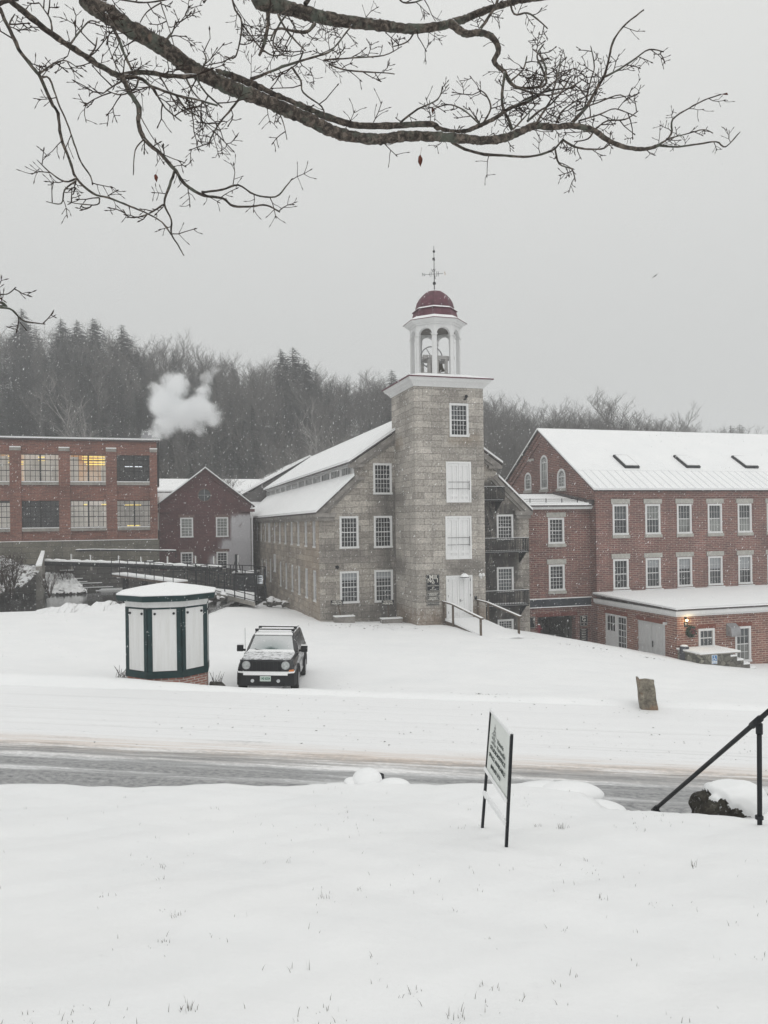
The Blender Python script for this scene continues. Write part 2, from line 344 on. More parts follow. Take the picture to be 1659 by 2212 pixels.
def bark_mat():
    m, t, b = new_mat('bark'); n = noise(t, 26, 7, 0.78, dist=0.6); n2 = noise(t, 7, 5, 0.7)
    r = ramp(t, n.outputs[0], [(0.37, (0.012, 0.010, 0.009)), (0.50, (0.066, 0.054, 0.045)), (0.61, (0.21, 0.172, 0.142))])
    l = ramp(t, n2.outputs[0], [(0.52, 0.0), (0.62, 0.8)])
    c = mixc(t, l.outputs[0], r.outputs[0], (0.115, 0.13, 0.105)); n3 = noise(t, 9, 5, 0.7); l3 = ramp(t, n3.outputs[0], [(0.63, 0.0), (0.70, 0.7)])
    c = mixc(t, l3.outputs[0], c.outputs[0], (0.22, 0.15, 0.115))
    g = t.nodes.new('ShaderNodeNewGeometry'); s = t.nodes.new('ShaderNodeSeparateXYZ'); t.links.new(g.outputs['Normal'], s.inputs[0])
    ns = noise(t, 4.0, 5, 0.8); q = nd(t, 'ShaderNodeMath', operation='MULTIPLY'); t.links.new(ns.outputs[0], q.inputs[0]); t.links.new(s.outputs[2], q.inputs[1])
    sr = ramp(t, q.outputs[0], [(0.33, 0.0), (0.37, 1.0)]); c = mixc(t, sr.outputs[0], c.outputs[0], (0.85, 0.86, 0.87))
    t.links.new(c.outputs[0], b.inputs['Base Color']); b.inputs['Roughness'].default_value = 0.9; bump(t, b, n.outputs[0], 0.9, 0.02); return m
BARK = bark_mat(); TWIG = simple('twig_bark', (0.034, 0.023, 0.019), 0.85, 0.3, 10)

# ------------------------------------------------------------------ terrain
RZ0, RZS = -4.44, -0.016
CRX, CRZ = [-40, -14, -7.7, -4.7, -1.5, 2.7, 6.3, 14, 40], [-3.7, -3.98, -4.09, -4.30, -4.34, -4.40, -4.45, -4.62, -5.2]
def crest_z(X): return np.interp(X, CRX, CRZ)
def wcoord(X, Y): return 0.144 * X + 0.9895 * Y
def road_z(X): return RZ0 + RZS * X
lip_px = [(-260, 1706), (0, 1701), (250, 1699), (500, 1696), (620, 1697), (750, 1690), (900, 1693), (1100, 1694), (1200, 1690), (1290, 1722), (1335, 1752), (1420, 1762), (1520, 1768), (1659, 1772), (1900, 1776)]
lipX, lipY = [], []
for px, py in lip_px:
    x, z = ray(px, py); Yl = -1.65 / (z + 0.186); lipX.append(x * Yl); lipY.append(Yl)
lipX, lipY = np.array(lipX), np.array(lipY)
tp = []
def addp(X, Y, z): tp.append((X, Y, z))
for X in np.arange(-16, 17, 3.0): addp(X, (19.75 - 0.144 * X) / 0.9895, float(crest_z(X)) - .04)
TW = [( -3.7, 22.6, -5.02), (-3.7, 27, -5.12), (-6.2, 22.8, -4.62), (-9.5, 24, -4.6), (-16, 26, -4.6), (-30, 28, -4.4), (-3.9, 44.6, -5.52), (-6.75, 53.9, -5.80), (1.7, 41.9, -5.52), (5.6, 43.0, -5.75), (2.2, 36, -5.42), (5.6, 37, -5.55),
      (9.15, 47.8, -6.95), (13.78, 50, -7.95), (16.1, 42.3, -7.62), (19.5, 40.5, -7.95), (27, 43, -8.3), (30, 34, -8.0), (10, 30, -5.55), (14, 26, -5.5), (12, 36, -6.35), (8.5, 41, -6.05), (-12, 48.5, -5.0), (-20, 45, -4.82), (-28, 43.5, -4.75), (-10, 38, -5.0), (-20, 34, -4.7), (3, 28, -5.05), (7, 22.5, -4.9), (20, 30, -7.0), (11.5, 45.5, -7.0), (40, 50, -8.5), (10.5, 49.3, -7.3)]
for q in TW: addp(*q)
T_ = np.array(tp)
def tps_K(r2): return np.where(r2 > 0, 0.5 * r2 * np.log(np.maximum(r2, 1e-12)), 0.0)
d2 = (T_[:, None, 0] - T_[None, :, 0]) ** 2 + (T_[:, None, 1] - T_[None, :, 1]) ** 2
n_ = len(T_); A_ = np.zeros((n_ + 3, n_ + 3)); A_[:n_, :n_] = tps_K(d2) + np.eye(n_) * 0.4
Pm = np.c_[np.ones(n_), T_[:, 0], T_[:, 1]]; A_[:n_, n_:] = Pm; A_[n_:, :n_] = Pm.T
sol = np.linalg.solve(A_, np.r_[T_[:, 2], 0, 0, 0])
def tps(X, Y):
    s = sol[n_] + sol[n_ + 1] * X + sol[n_ + 2] * Y
    for i in range(n_): s = s + sol[i] * tps_K((X - T_[i, 0]) ** 2 + (Y - T_[i, 1]) ** 2)
    return s
def sm(x, a, b):
    t_ = np.clip((x - a) / (b - a), 0, 1); return t_ * t_ * (3 - 2 * t_)
def wob(X, Y, s, ph=0.0):
    return (np.sin(X * s + ph + 1.3 * np.sin(Y * s * 0.7 + ph)) * np.cos(Y * s * 1.1 + ph * 2 + 0.9 * np.sin(X * s * 0.6)) )
def ground_z(X, Y):
    X = np.asarray(X, float); Y = np.asarray(Y, float)
    ly = np.interp(X, lipX, lipY)
    lawn = -1.65 - 0.186 * Y + 0.035 * wob(X, Y, 1.7) + 0.014 * wob(X, Y, 5.1, 1.0) + 0.006 * wob(X, Y, 11, 2.0)
    zr = road_z(X) - 0.22
    w = wcoord(X, Y)
    d = Y - ly - 0.10
    z = lawn * (1 - sm(d, 0.0, 0.45)) + zr * sm(d, 0.0, 0.45)
    far = tps(np.clip(X, -40, 45), np.clip(Y, 15, 56)) + 0.02 * wob(X, Y, 0.9) + 0.015 * wob(X, Y, 2.7, .5)
    crest = crest_z(X) + 0.012 * wob(X, Y * 0 + 3, 1.9) + 0.010 * wob(X, Y * 0, 5.3)
    b1 = sm(w, 19.15, 19.7)
    z = np.where(w > 15, zr * (1 - b1) + crest * b1, z)
    b2 = sm(w, 19.75, 20.6); z = np.where(w > 19.72, crest * (1 - b2) + far * b2, z)
    # canal / pond basin beyond the left edge of the yard
    ye = np.interp(X, [-60, -24, -18, -14, -10, -6.75], [42, 44.5, 46.3, 47.8, 50.4, 55.2])
    can = sm(Y - ye, 0.0, 1.6) * sm(-X, 9.2, 10.4)
    z = np.where(Y > 40, z * (1 - can) + (-6.6) * can, z)
    z = np.where((Y > 62) & (can < 0.5), np.minimum(z, -6.5), z)
    return z
def hill_z(X, Y):
    px = CX + F_ * X / np.maximum(Y, 1) 
    ridge = np.interp(px, [-700, 0, 200, 400, 570, 700, 850, 1050, 1300, 1450, 1560, 1659, 2200], [33, 31.0, 31, 28.0, 23, 22.0, 17, 14, 11.0, 8.0, 5.5, 3.5, 3.0])
    t_ = sm(Y, 84, 175)
    return -7.5 + (ridge + 7.5) * (0.35 * np.clip((Y - 84) / 91, 0, 1) + 0.65 * t_) + 0.8 * wob(X, Y, 0.07) - np.clip(Y - 178, 0, 400) * 0.12
def axis(parts):
    out = []
    for a, b, s in parts:
        n = max(2, int(round((b - a) / s))); out += list(np.linspace(a, b, n, endpoint=False))
    out.append(parts[-1][1]); return np.array(out)
def grid_mesh(name, xs, ys, zf, mat, skip=None):
    Xg, Yg = np.meshgrid(xs, ys); Zg = zf(Xg, Yg)
    v = np.c_[Xg.ravel(), Yg.ravel(), Zg.ravel()]; nx, ny = len(xs), len(ys)
    i = np.arange(nx - 1)[None, :] + nx * np.arange(ny - 1)[:, None]; i = i.ravel()
    f = np.c_[i, i + 1, i + nx + 1, i + nx]
    me = bpy.data.meshes.new(name); me.vertices.add(len(v)); me.vertices.foreach_set('co', v.ravel())
    me.loops.add(f.size); me.loops.foreach_set('vertex_index', f.ravel().astype(np.int32))
    me.polygons.add(len(f)); me.polygons.foreach_set('loop_start', np.arange(0, f.size, 4, dtype=np.int32)); me.polygons.foreach_set('loop_total', np.full(len(f), 4, dtype=np.int32))
    me.update(calc_edges=True); me.polygons.foreach_set('use_smooth', [True] * len(f)); me.materials.append(mat)
    o = bpy.data.objects.new(name, me); COL.objects.link(o); o['kind'] = 'structure'; return o
xs = axis([(-700, -60, 60), (-60, -16, 1.5), (-16, -8, 0.25), (-8, 9, 0.09), (9, 18, 0.25), (18, 60, 1.5), (60, 700, 60)])
ys = axis([(-60, 0, 5), (0, 2, 0.5), (2, 12.5, 0.09), (12.5, 18, 0.4), (18, 24, 0.10), (24, 60, 0.35), (60, 100, 2), (100, 900, 40)])
grid_mesh('snowy_ground', xs, ys, ground_z, SNOW)
# compacted snow road with bare wet tracks and a sanded streak
def road_mat():
    m, t, b = new_mat('slushy_road')
    g = t.nodes.new('ShaderNodeNewGeometry'); s = t.nodes.new('ShaderNodeSeparateXYZ'); t.links.new(g.outputs['Position'], s.inputs[0])
    def lin(ax, ay):
        a = nd(t, 'ShaderNodeMath', operation='MULTIPLY'); a.inputs[1].default_value = ax; t.links.new(s.outputs[0], a.inputs[0])
        c = nd(t, 'ShaderNodeMath', operation='MULTIPLY_ADD'); c.inputs[1].default_value = ay; t.links.new(s.outputs[1], c.inputs[0]); t.links.new(a.outputs[0], c.inputs[2]); return c
    w = lin(0.144, 0.9895); l = lin(0.9895, -0.144)
    cv = t.nodes.new('ShaderNodeCombineXYZ'); t.links.new(w.outputs[0], cv.inputs[0]); t.links.new(l.outputs[0], cv.inputs[1])
    def nz(sc, det, mw, ml, rough=0.6):
        mp = t.nodes.new('ShaderNodeMapping'); mp.inputs['Scale'].default_value = (mw, ml, 1); t.links.new(cv.outputs[0], mp.inputs[0])
        n = nd(t, 'ShaderNodeTexNoise', Scale=sc, Detail=det, Roughness=rough); t.links.new(mp.outputs[0], n.inputs[0]); return n
    n1 = nz(1.0, 7, 5.5, 0.26, .72); n2 = nz(1.0, 3, 0.35, 0.22, 0.5); n3 = nz(14, 4, 1, 0.5, 0.7); nt3 = nz(1.0, 3, 9.0, 0.06)
    # profile across the road (w): bare part between 11 and 14.2
    pr = ramp(t, w.outputs[0], [(0.0, 0), (1, 0)])
    mr = nd(t, 'ShaderNodeMapRange'); t.links.new(w.outputs[0], mr.inputs[0]); mr.inputs[1].default_value = 10; mr.inputs[2].default_value = 20
    t.links.new(mr.outputs[0], pr.inputs[0]); el = pr.color_ramp.elements
    el[0].position = 0.0; el[0].color = (.5, .5, .5, 1); el[1].position = 1.0; el[1].color = (0, 0, 0, 1)
    for p, c in [(0.13, .42), (0.165, .66), (0.20, .55), (0.235, .92), (0.262, .92), (0.285, .42), (0.31, .66), (0.35, .62), (0.372, .30), (0.39, .52), (0.42, .44), (0.455, .12), (0.6, 0.0)]:
        q = el.new(p); q.color = (c, c, c, 1)
    a1 = nd(t, 'ShaderNodeMath', operation='MULTIPLY_ADD'); a1.inputs[1].default_value = 1.25; t.links.new(n1.outputs[0], a1.inputs[0]); t.links.new(pr.outputs[0], a1.inputs[2])
    a2 = nd(t, 'ShaderNodeMath', operation='MULTIPLY_ADD'); a2.inputs[1].default_value = 0.45; t.links.new(n2.outputs[0], a2.inputs[0]); t.links.new(a1.outputs[0], a2.inputs[2])
    a3 = nd(t, 'ShaderNodeMath', operation='MULTIPLY_ADD'); a3.inputs[1].default_value = 0.7; t.links.new(n3.outputs[0], a3.inputs[0]); t.links.new(a2.outputs[0], a3.inputs[2])
    bare = nd(t, 'ShaderNodeMapRange'); t.links.new(a3.outputs[0], bare.inputs[0]); bare.inputs[1].default_value = 1.40; bare.inputs[2].default_value = 1.78; bare.inputs[4].default_value = 0.90
    line = ramp(t, nt3.outputs[0], [(0.56, 0.0), (0.70, 1.0)])
    snowc = mixc(t, line.outputs[0], (0.875, 0.88, 0.885), (0.77, 0.775, 0.775))
    sand = ramp(t, w.outputs[0], [(0, 0), (1, 0)]); ms = nd(t, 'ShaderNodeMapRange'); t.links.new(w.outputs[0], ms.inputs[0]); ms.inputs[1].default_value = 13.6; ms.inputs[2].default_value = 15.2
    t.links.new(ms.outputs[0], sand.inputs[0]); q = sand.color_ramp.elements.new(0.40); q.color = (1, 1, 1, 1)
    sf = nd(t, 'ShaderNodeMath', operation='MULTIPLY'); t.links.new(sand.outputs[0], sf.inputs[0])
    sn = ramp(t, n1.outputs[0], [(0.40, 0.15), (0.58, 0.9)]); t.links.new(sn.outputs[0], sf.inputs[1])
    c = mixc(t, sf.outputs[0], snowc.outputs[0], (0.66, 0.53, 0.43))
    wet = ramp(t, n3.outputs[0], [(0.32, (0.10, 0.105, 0.11)), (0.68, (0.40, 0.40, 0.40))])
    c = mixc(t, bare.outputs[0], c.outputs[0], wet.outputs[0])
    t.links.new(c.outputs[0], b.inputs['Base Color']); b.inputs['Roughness'].default_value = 0.7
    h = nd(t, 'ShaderNodeMath', operation='MULTIPLY_ADD'); h.inputs[1].default_value = 0.6; t.links.new(nt3.outputs[0], h.inputs[0]); t.links.new(n3.outputs[0], h.inputs[2])
    bump(t, b, h.outputs[0], 0.5, 0.04); return m
def build_road():
    ss = axis([(-90, -16, 4), (-16, 16, 0.35), (16, 90, 4)]); ww = axis([(8.0, 11.0, 0.5), (11.0, 19.75, 0.08)])
    Sg, Wg = np.meshgrid(ss, ww)
    X = 0.9895 * Sg + 0.144 * Wg; Y = -0.144 * Sg + 0.9895 * Wg
    rut = np.zeros_like(Wg)
    for c, a, wd in [(12.45, -0.022, .14), (13.6, -.012, .16), (15.9, -.014, .1), (17.3, -.016, .1), (14.45, .014, .12), (11.9, .012, .1), (16.6, .012, .15), (18.2, 0.015, .2), (17.0, .012, .06), (15.3, .01, .05)]:
        rut += a * np.exp(-((Wg - c - 0.05 * np.sin(Sg * 0.21 + c)) / wd) ** 2)
    Z = road_z(X) + rut + 0.006 * wob(Sg * 2.2, Wg, 5.0) + 0.004 * wob(Sg * 3, Wg, 11.0, 1)
    nx, ny = len(ss), len(ww); v = np.c_[X.ravel(), Y.ravel(), Z.ravel()]
    i = (np.arange(nx - 1)[None, :] + nx * np.arange(ny - 1)[:, None]).ravel()
    o = build('road', MB().add(v.tolist(), np.c_[i, i + 1, i + nx + 1, i + nx].tolist()), road_mat(), None, True, kind='structure', uv=False)
build_road()
# hill and pond
def hill_mat():
    m, t, b = new_mat('forest_floor'); n = noise(t, 0.35, 6, 0.7)
    r = ramp(t, n.outputs[0], [(0.42, (0.06, 0.055, 0.05)), (0.60, (0.11, 0.105, 0.10)), (0.70, (0.34, 0.34, 0.34))])
    t.links.new(r.outputs[0], b.inputs['Base Color']); b.inputs['Roughness'].default_value = 0.95; return m
grid_mesh('wooded_hill', axis([(-170, 200, 5)]), axis([(84, 320, 4)]), hill_z, hill_mat())
def water_mat():
    m, t, b = new_mat('pond_water'); b.inputs['Base Color'].default_value = (0.02, 0.022, 0.022, 1); b.inputs['Roughness'].default_value = 0.06
    n = noise(t, 1.6, 3, 0.5, mapping=(0.6, 3.0, 1)); bump(t, b, n.outputs[0], 0.12, 0.05); return m
wt = MB().box(-75, -10.2, 43, 84, -5.15, -4.98); build('pond_water', wt, water_mat(), kind='structure')

# ------------------------------------------------------------------ wall and window builders
def front_pl(yl): return lambda a, b, d=0.0: (a, yl - d, b)        # a along x, d outwards
def left_pl(xl): return lambda a, b, d=0.0: (xl - d, a, b)         # a along y, d outwards to -x
def wall(mb, pl, outer, holes, depth=0.22):
    loops = [[Vector(pl(a, b, 0)) for a, b in outer]] + [[Vector(pl(a, b, 0)) for a, b in h] for h in holes]
    flat = [p for l in loops for p in l]; mb.add(flat, [tuple(t) for t in tessellate_polygon(loops)])
    for h in holes:
        n = len(h)
        for i in range(n):
            p, q = h[i], h[(i + 1) % n]
            mb.quad(pl(*p, 0), pl(*q, 0), pl(*q, -depth), pl(*p, -depth))
def rect(a0, a1, b0, b1): return [(a0, b0), (a1, b0), (a1, b1), (a0, b1)]
def arch_rect(a0, a1, b0, b1, n=10):
    r = (a1 - a0) / 2; c = (a0 + a1) / 2; bs = b1 - r
    return [(a0, b0), (a1, b0)] + [(c + r * math.cos(math.pi * i / n), bs + r * math.sin(math.pi * i / n)) for i in range(n + 1)]
def window(par, pl, r, cols=5, rows=3, rec=0.06, fw=0.10, pane=G_DARK, pane2=None, blind=None, fmat=WHITE, mmat=None, mw=0.02, arch=False, mull=None, label=None, proud=0.025):
    a0, a1, b0, b1 = r; mid = (b0 + b1) / 2
    f = MB(); m_ = lambda x, y, z: pl(x, z, y)
    def bx(x0, x1, z0, z1, d0, d1): f.mbox(m_, x0, x1, d0, d1, z0, z1)
    if not arch:
        bx(a0, a0 + fw, b0 + fw, b1 - fw, -rec - .04, proud); bx(a1 - fw, a1, b0 + fw, b1 - fw, -rec - .04, proud)
        bx(a0, a1, b1 - fw, b1, -rec - .04, proud); bx(a0 - .02, a1 + .02, b0, b0 + fw, -rec - .04, proud + .04)
        bx(a0 + fw, a1 - fw, mid - .025, mid + .025, -rec - .03, -rec + .03)
    else:
        o_ = arch_rect(a0, a1, b0, b1); c = (a0 + a1) / 2; r0 = (a1 - a0) / 2; ri = r0 - fw; bs = b1 - r0
        i_ = arch_rect(a0 + fw, a1 - fw, b0 + fw, bs + ri)
        for k in range(len(o_)):
            k2 = (k + 1) % len(o_)
            q = [pl(*o_[k], proud), pl(*o_[k2], proud), pl(*i_[k2], proud), pl(*i_[k], proud)]
            q2 = [pl(*o_[k], -rec), pl(*o_[k2], -rec), pl(*i_[k2], -rec), pl(*i_[k], -rec)]
            f.add(q + q2, [(0, 1, 2, 3), (0, 4, 5, 1), (2, 6, 7, 3), (1, 5, 6, 2), (0, 3, 7, 4)])
        bx(a0 + fw, a1 - fw, bs - .03, bs + .03, -rec - .02, -rec + .03)
    w = build('window', f, fmat, par, label=label)
    g0, g1, h0, h1 = a0 + fw, a1 - fw, b0 + fw, b1 - fw
    if not arch:
        lo, hi = (pane, pane2 or pane)
        pm = MB().quad(pl(g0, h0, -rec), pl(g1, h0, -rec), pl(g1, mid, -rec), pl(g0, mid, -rec)); build('pane', pm, lo, w)
        pm = MB().quad(pl(g0, mid, -rec - .015), pl(g1, mid, -rec - .015), pl(g1, h1, -rec - .015), pl(g0, h1, -rec - .015)); build('pane', pm, hi, w)
    else:
        pts = arch_rect(g0, g1, h0, b1 - fw); build('pane', MB().add([pl(a, b, -rec) for a, b in pts], [tuple(range(len(pts)))]), pane, w)
    mb = MB()
    def mx(x0, x1, z0, z1): mb.mbox(m_, x0, x1, -rec - .008, -rec + .012, z0, z1)
    if not arch:
        for k in range(1, cols): x = g0 + (g1 - g0) * k / cols; mx(x - mw / 2, x + mw / 2, h0, h1)
        for (lo, hi) in ((h0, mid), (mid, h1)):
            for k in range(1, rows): z = lo + (hi - lo) * k / rows; mb.mbox(m_, g0, g1, -rec - .006, -rec + .010, z - mw / 2, z + mw / 2)
    else:
        c = (a0 + a1) / 2; r0 = (a1 - a0) / 2 - fw; bs = b1 - (a1 - a0) / 2
        for k in range(1, cols): x = g0 + (g1 - g0) * k / cols; mx(x - mw / 2, x + mw / 2, h0, bs)
        for k in range(1, rows): z = h0 + (bs - h0) * k / rows; mb.mbox(m_, g0, g1, -rec - .006, -rec + .010, z - mw / 2, z + mw / 2)
        for k in range(1, 6):
            t = math.pi * k / 6; mb.tube([pl(c, bs, -rec + .01), pl(c + r0 * math.cos(t), bs + r0 * math.sin(t), -rec + .01)], mw * .6, 4)
        mb.tube([pl(c + r0 * .5 * math.cos(math.pi * k / 8), bs + r0 * .5 * math.sin(math.pi * k / 8), -rec + .01) for k in range(9)], mw * .6, 4)
    if mb.v: build('muntins', mb, mmat or fmat, w)
    if blind:
        bl = MB().quad(pl(g0 + .02, h1 - blind * (h1 - h0), -rec - .010), pl(g1 - .02, h1 - blind * (h1 - h0), -rec - .010), pl(g1 - .02, h1, -rec - .010), pl(g0 + .02, h1, -rec - .010))
        build('blind', bl, BLIND, w)
    return w
def pxrect(fn, x0, y0, x1, y1):                    # picture rectangle on a plane -> rect
    a, t = fn(x0, y0); c, d = fn(x1, y1); a2, t2 = fn(x1, y0); c2, d2 = fn(x0, y1)
    return ((a + c2) / 2, (a2 + c) / 2, (d + d2) / 2, (t + t2) / 2)
def roof_slab(par, pts, thick_snow=0.11, name='roof', over=0.0, d=(0, 0, -0.10)):
    r = build(name, MB().prism(pts, d), ROOFDK, par)
    c = sum((Vector(p) for p in pts), Vector()) / len(pts)
    sp = [Vector(p) + (Vector(p) - c).normalized() * over + Vector((0, 0, 0.004)) for p in pts]
    s = build('snow_cover', MB().prism(sp, (0, 0, thick_snow)), SNOW, r); bevel(s, 0.04, 2); return r
def text_mesh(par, txt, size, mat, M, xs=1.0, name='lettering', align='CENTER', sp=1.0, bold=0.0):
    cu = bpy.data.curves.new('t', 'FONT'); cu.body = txt; cu.size = size; cu.align_x = align; cu.align_y = 'CENTER'; cu.space_line = sp; cu.extrude = 0.002; cu.offset = bold
    o = bpy.data.objects.new('t', cu); COL.objects.link(o); bpy.context.view_layer.update()
    me = bpy.data.meshes.new_from_object(o.evaluated_get(bpy.context.evaluated_depsgraph_get())); bpy.data.objects.remove(o)
    me.transform(M @ Matrix.Diagonal((xs, 1, 1, 1))); me.materials.clear(); me.materials.append(mat); me.name = name
    ob = bpy.data.objects.new(name, me); COL.objects.link(ob); ob.parent = par; return ob
def face_front(a, y, z): return Matrix.Translation((a, y, z)) @ Matrix.Rotation(math.radians(90), 4, 'X')
CREAM = simple('sign_cream', (0.62, 0.60, 0.55), 0.6, 0.05, 4); SIGNBLK = simple('sign_black', (0.008, 0.010, 0.014), 0.4, 0.2, 4)

# ------------------------------------------------------------------ granite mill with tower
P0 = P(901, 1350, 42.0); FM = Frame(P0.x, 42.0)
J = 3.63; TWD = 4.10; XL, XR, XC = -4.62, 8.74, 2.05; LEN = 34.9
mill = thing('granite_mill', 'tall grey granite mill with a square tower and white belfry, snow on its long roof', 'building', (P0.x, 42.0, 0), TH)
zz4 = lambda x, y: ((950 + x / 1.3825) / 1.8228, (1550 + y / 1.3825) / 1.8228)      # zoom readings -> photo coordinates
zz7 = lambda x, y: ((1500 + x / 2.5136) / 1.8228, (1780 + y / 2.5136) / 1.8228)
zz2 = lambda x, y: ((960 + x / 3.318) / 1.8228, (1980 + y / 3.318) / 1.8228)
zz3 = lambda x, y: ((1200 + x / 3.318) / 1.8228, (1980 + y / 3.318) / 1.8228)
zz8 = lambda x, y: ((980 + x / 2.5136) / 1.8228, (1640 + y / 2.5136) / 1.8228)
zz1 = lambda x, y: ((1480 + x / 3.318) / 1.8228, (1440 + y / 3.318) / 1.8228)
fg = lambda px, py: FM.front(px, py, J); ft = lambda px, py: FM.front(px, py, 0); fs = lambda px, py: FM.side(px, py, XL)
def R(fn, zf, x0, y0, x1, y1): return pxrect(fn, *zf(x0, y0), *zf(x1, y1))
gl_w = [(R(fg, zz3, 455, 175, 702, 597), G_DARK, None), (R(fg, zz3, 903, 170, 1142, 588), G_DARK, None),
        (R(fg, zz3, 460, 893, 708, 1313), G_DARK, 0.26), (R(fg, zz3, 910, 875, 1152, 1298), G_MID, 0.24), (R(fg, zz8, 1230, 463, 1414, 772), G_DARK, None)]
gr_w = [(R(fg, zz7, 1145, 618, 1308, 868), G_DARK, None), (R(fg, zz7, 1147, 1138, 1312, 1385), G_MID, None), (R(fg, zz7, 1155, 1655, 1312, 1835), G_MID, None)]
YB = J + LEN
EZ = 0.75                                                        # eaves height
gable = [(XL, -9.0), (XR, -9.0), (XR, EZ), (XR - 2.14, 2.86), (XR - 2.14, 3.62), (XC, 6.72), (XL + 2.14, 3.62), (XL + 2.14, 2.86), (XL, EZ)]
wb = MB(); pf = front_pl(J)
wall(wb, pf, gable, [rect(*r[0]) for r in gl_w + gr_w])
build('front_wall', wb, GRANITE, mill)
for r, g, bl in gl_w + gr_w: window(mill, pf, r, 5, 3, pane=g, blind=bl, fw=0.12)
# side wall towards the canal
row1 = [905, 805, 708, 617, 535, 468, 403, 342, 272, 217, 165]
side_w = []
for i in range(11):
    c = 5.12 + 2.53 * i; side_w.append((c - 0.52, c + 0.52, -1.34 if i != 7 else -1.34, 0.50))
for i in range(8):
    c = 5.12 + 2.50 * i; side_w.append((c - 0.52, c + 0.52, -4.55, -2.66) if i != 6 else (c - 0.5, c + 0.5, -3.6, -2.2))
side_w.append((24.6, 25.6, -4.2, -2.75)); side_w.append((27.1, 28.1, -4.2, -2.75))
sw = MB(); pls = left_pl(XL)
wall(sw, pls, rect(J, YB, -9.0, EZ), [rect(*r) for r in side_w], 0.30)
build('side_wall', sw, GRANITE_S, mill)
for i, r in enumerate(side_w): window(mill, pls, r, 5, 3, rec=0.16, pane=G_MID if i % 3 else G_DARK, fw=0.10, proud=-0.06 if i not in (7, 17) else 0.02)
bw_ = MB(); bw_.box(XL, XR, YB - 0.02, YB, -9, EZ); bw_.box(XR - .02, XR, J + .01, YB, -9, EZ)
bw_.add([(XL, YB, EZ), (XR, YB, EZ), (XC, YB, 6.7)], [(0, 1, 2)])
build('rear_wall', bw_, GRANITE_S, mill)
tr = MB()                                                        # stone rake mouldings, returns and eaves course
def rake(p, q, w_=0.34, out=0.16, mbx=tr):
    p, q = Vector((p[0], 0, p[1])), Vector((q[0], 0, q[1])); d = (q - p).normalized(); n = Vector((-d.z, 0, d.x))
    if n.z > 0: n = -n
    pts = [p, q, q + n * w_, p + n * w_]; mbx.prism([(a.x, J - out, a.z) for a in pts], (0, out, 0))
    pts = [p + n * (w_ + .0), q + n * (w_ + .0), q + n * (w_ + .16), p + n * (w_ + .16)]; mbx.prism([(a.x, J - out * .5, a.z) for a in pts], (0, out * .5 - .002, 0))
for s in (-1, 1):
    X = lambda x: XC + s * (x - XC)
    xr = XC + 6.68 if s > 0 else XC - 6.68
    rake((xr + s * .12, EZ + .02), (xr - s * 2.2, 2.98)); rake((xr - s * 1.9, 3.58), (XC + s * 0.0, 6.78))
    tr.box(xr + s * .18, xr - s * 1.0, J - .22, J + .3, EZ - .28, EZ - .04); tr.box(xr + s * .10, xr - s * .9, J - .12, J + .3, EZ - .48, EZ - .28)
    tr.box(xr - s * 1.85, xr - s * 2.75, J - .2, J + .3, 3.34, 3.52)
    tr.box(xr - s * 2.0, xr - s * 2.75, J - .12, J + .0, 2.62, 2.78)
tr.box(XL - .18, XL, J + .3, YB, EZ - .30, EZ - .04); tr.box(XL - .10, XL, J + .3, YB, EZ - .48, EZ - .30)
build('stone_cornice', tr, TRIMDARK, mill)
# roofs
ov = 0.22; y0, y1 = J - ov, YB + 0.1
for s in (-1, 1):
    xe = XC + s * (6.68 + .20); xc = XC + s * (6.68 - 2.10); ze = EZ - 0.0; zc = 2.86
    roof_slab(mill, [(xe, y0, ze), (xe, y1, ze), (xc, y1, zc), (xc, y0, zc)], 0.13)
    xu = XC + s * (4.54 + .34); roof_slab(mill, [(xu, y0, 3.66), (xu, y1, 3.66), (XC, y1, 6.95), (XC, y0, 6.95)], 0.13)
cl = MB(); cx0 = XC - 4.54                                         # clerestory: white band with a row of small windows
for s in (-1, 1):
    x = XC + s * 4.54
    cl.box(x, x - s * .1, J + .02, YB, 2.7, 2.98); cl.box(x, x - s * .1, J + .02, YB, 3.50, 3.72); cl.box(x + s * .14, x, J - .05, YB, 3.58, 3.70)
    for i in range(13):
        yy = J + .02 + i * (YB - J - .2) / 12.0; cl.box(x + s * .02, x - s * .1, yy, yy + .42, 2.98, 3.50)
cw = build('clerestory', cl, WHITE, mill)
for i in range(12):
    ya = J + .46 + i * (YB - J - .2) / 12.0; yb = J + .06 + (i + 1) * (YB - J - .2) / 12.0
    c = MB().box(cx0 - .03, cx0 + .05, ya - .06, yb + .06, 2.96, 3.03).box(cx0 - .03, cx0 + .05, ya - .06, yb + .06, 3.45, 3.52).box(cx0 - .03, cx0 + .05, ya - .06, ya + .04, 3.03, 3.45).box(cx0 - .03, cx0 + .05, yb - .04, yb + .06, 3.03, 3.45)
    cwi = build('clerestory_window', c, WHITE, mill)
    build('pane', MB().quad((cx0 + .06, ya, 2.98), (cx0 + .06, yb, 2.98), (cx0 + .06, yb, 3.5), (cx0 + .06, ya, 3.5)), G_DARK if i in (0, 1, 2, 5) else G_SOFT, cwi)
    mm = MB()
    for k_ in range(1, 6): q = ya + (yb - ya) * k_ / 6; mm.box(cx0 + .01, cx0 + .05, q - .03, q + .03, 3.03, 3.45)
    build('muntins', mm, WHITE, cwi)
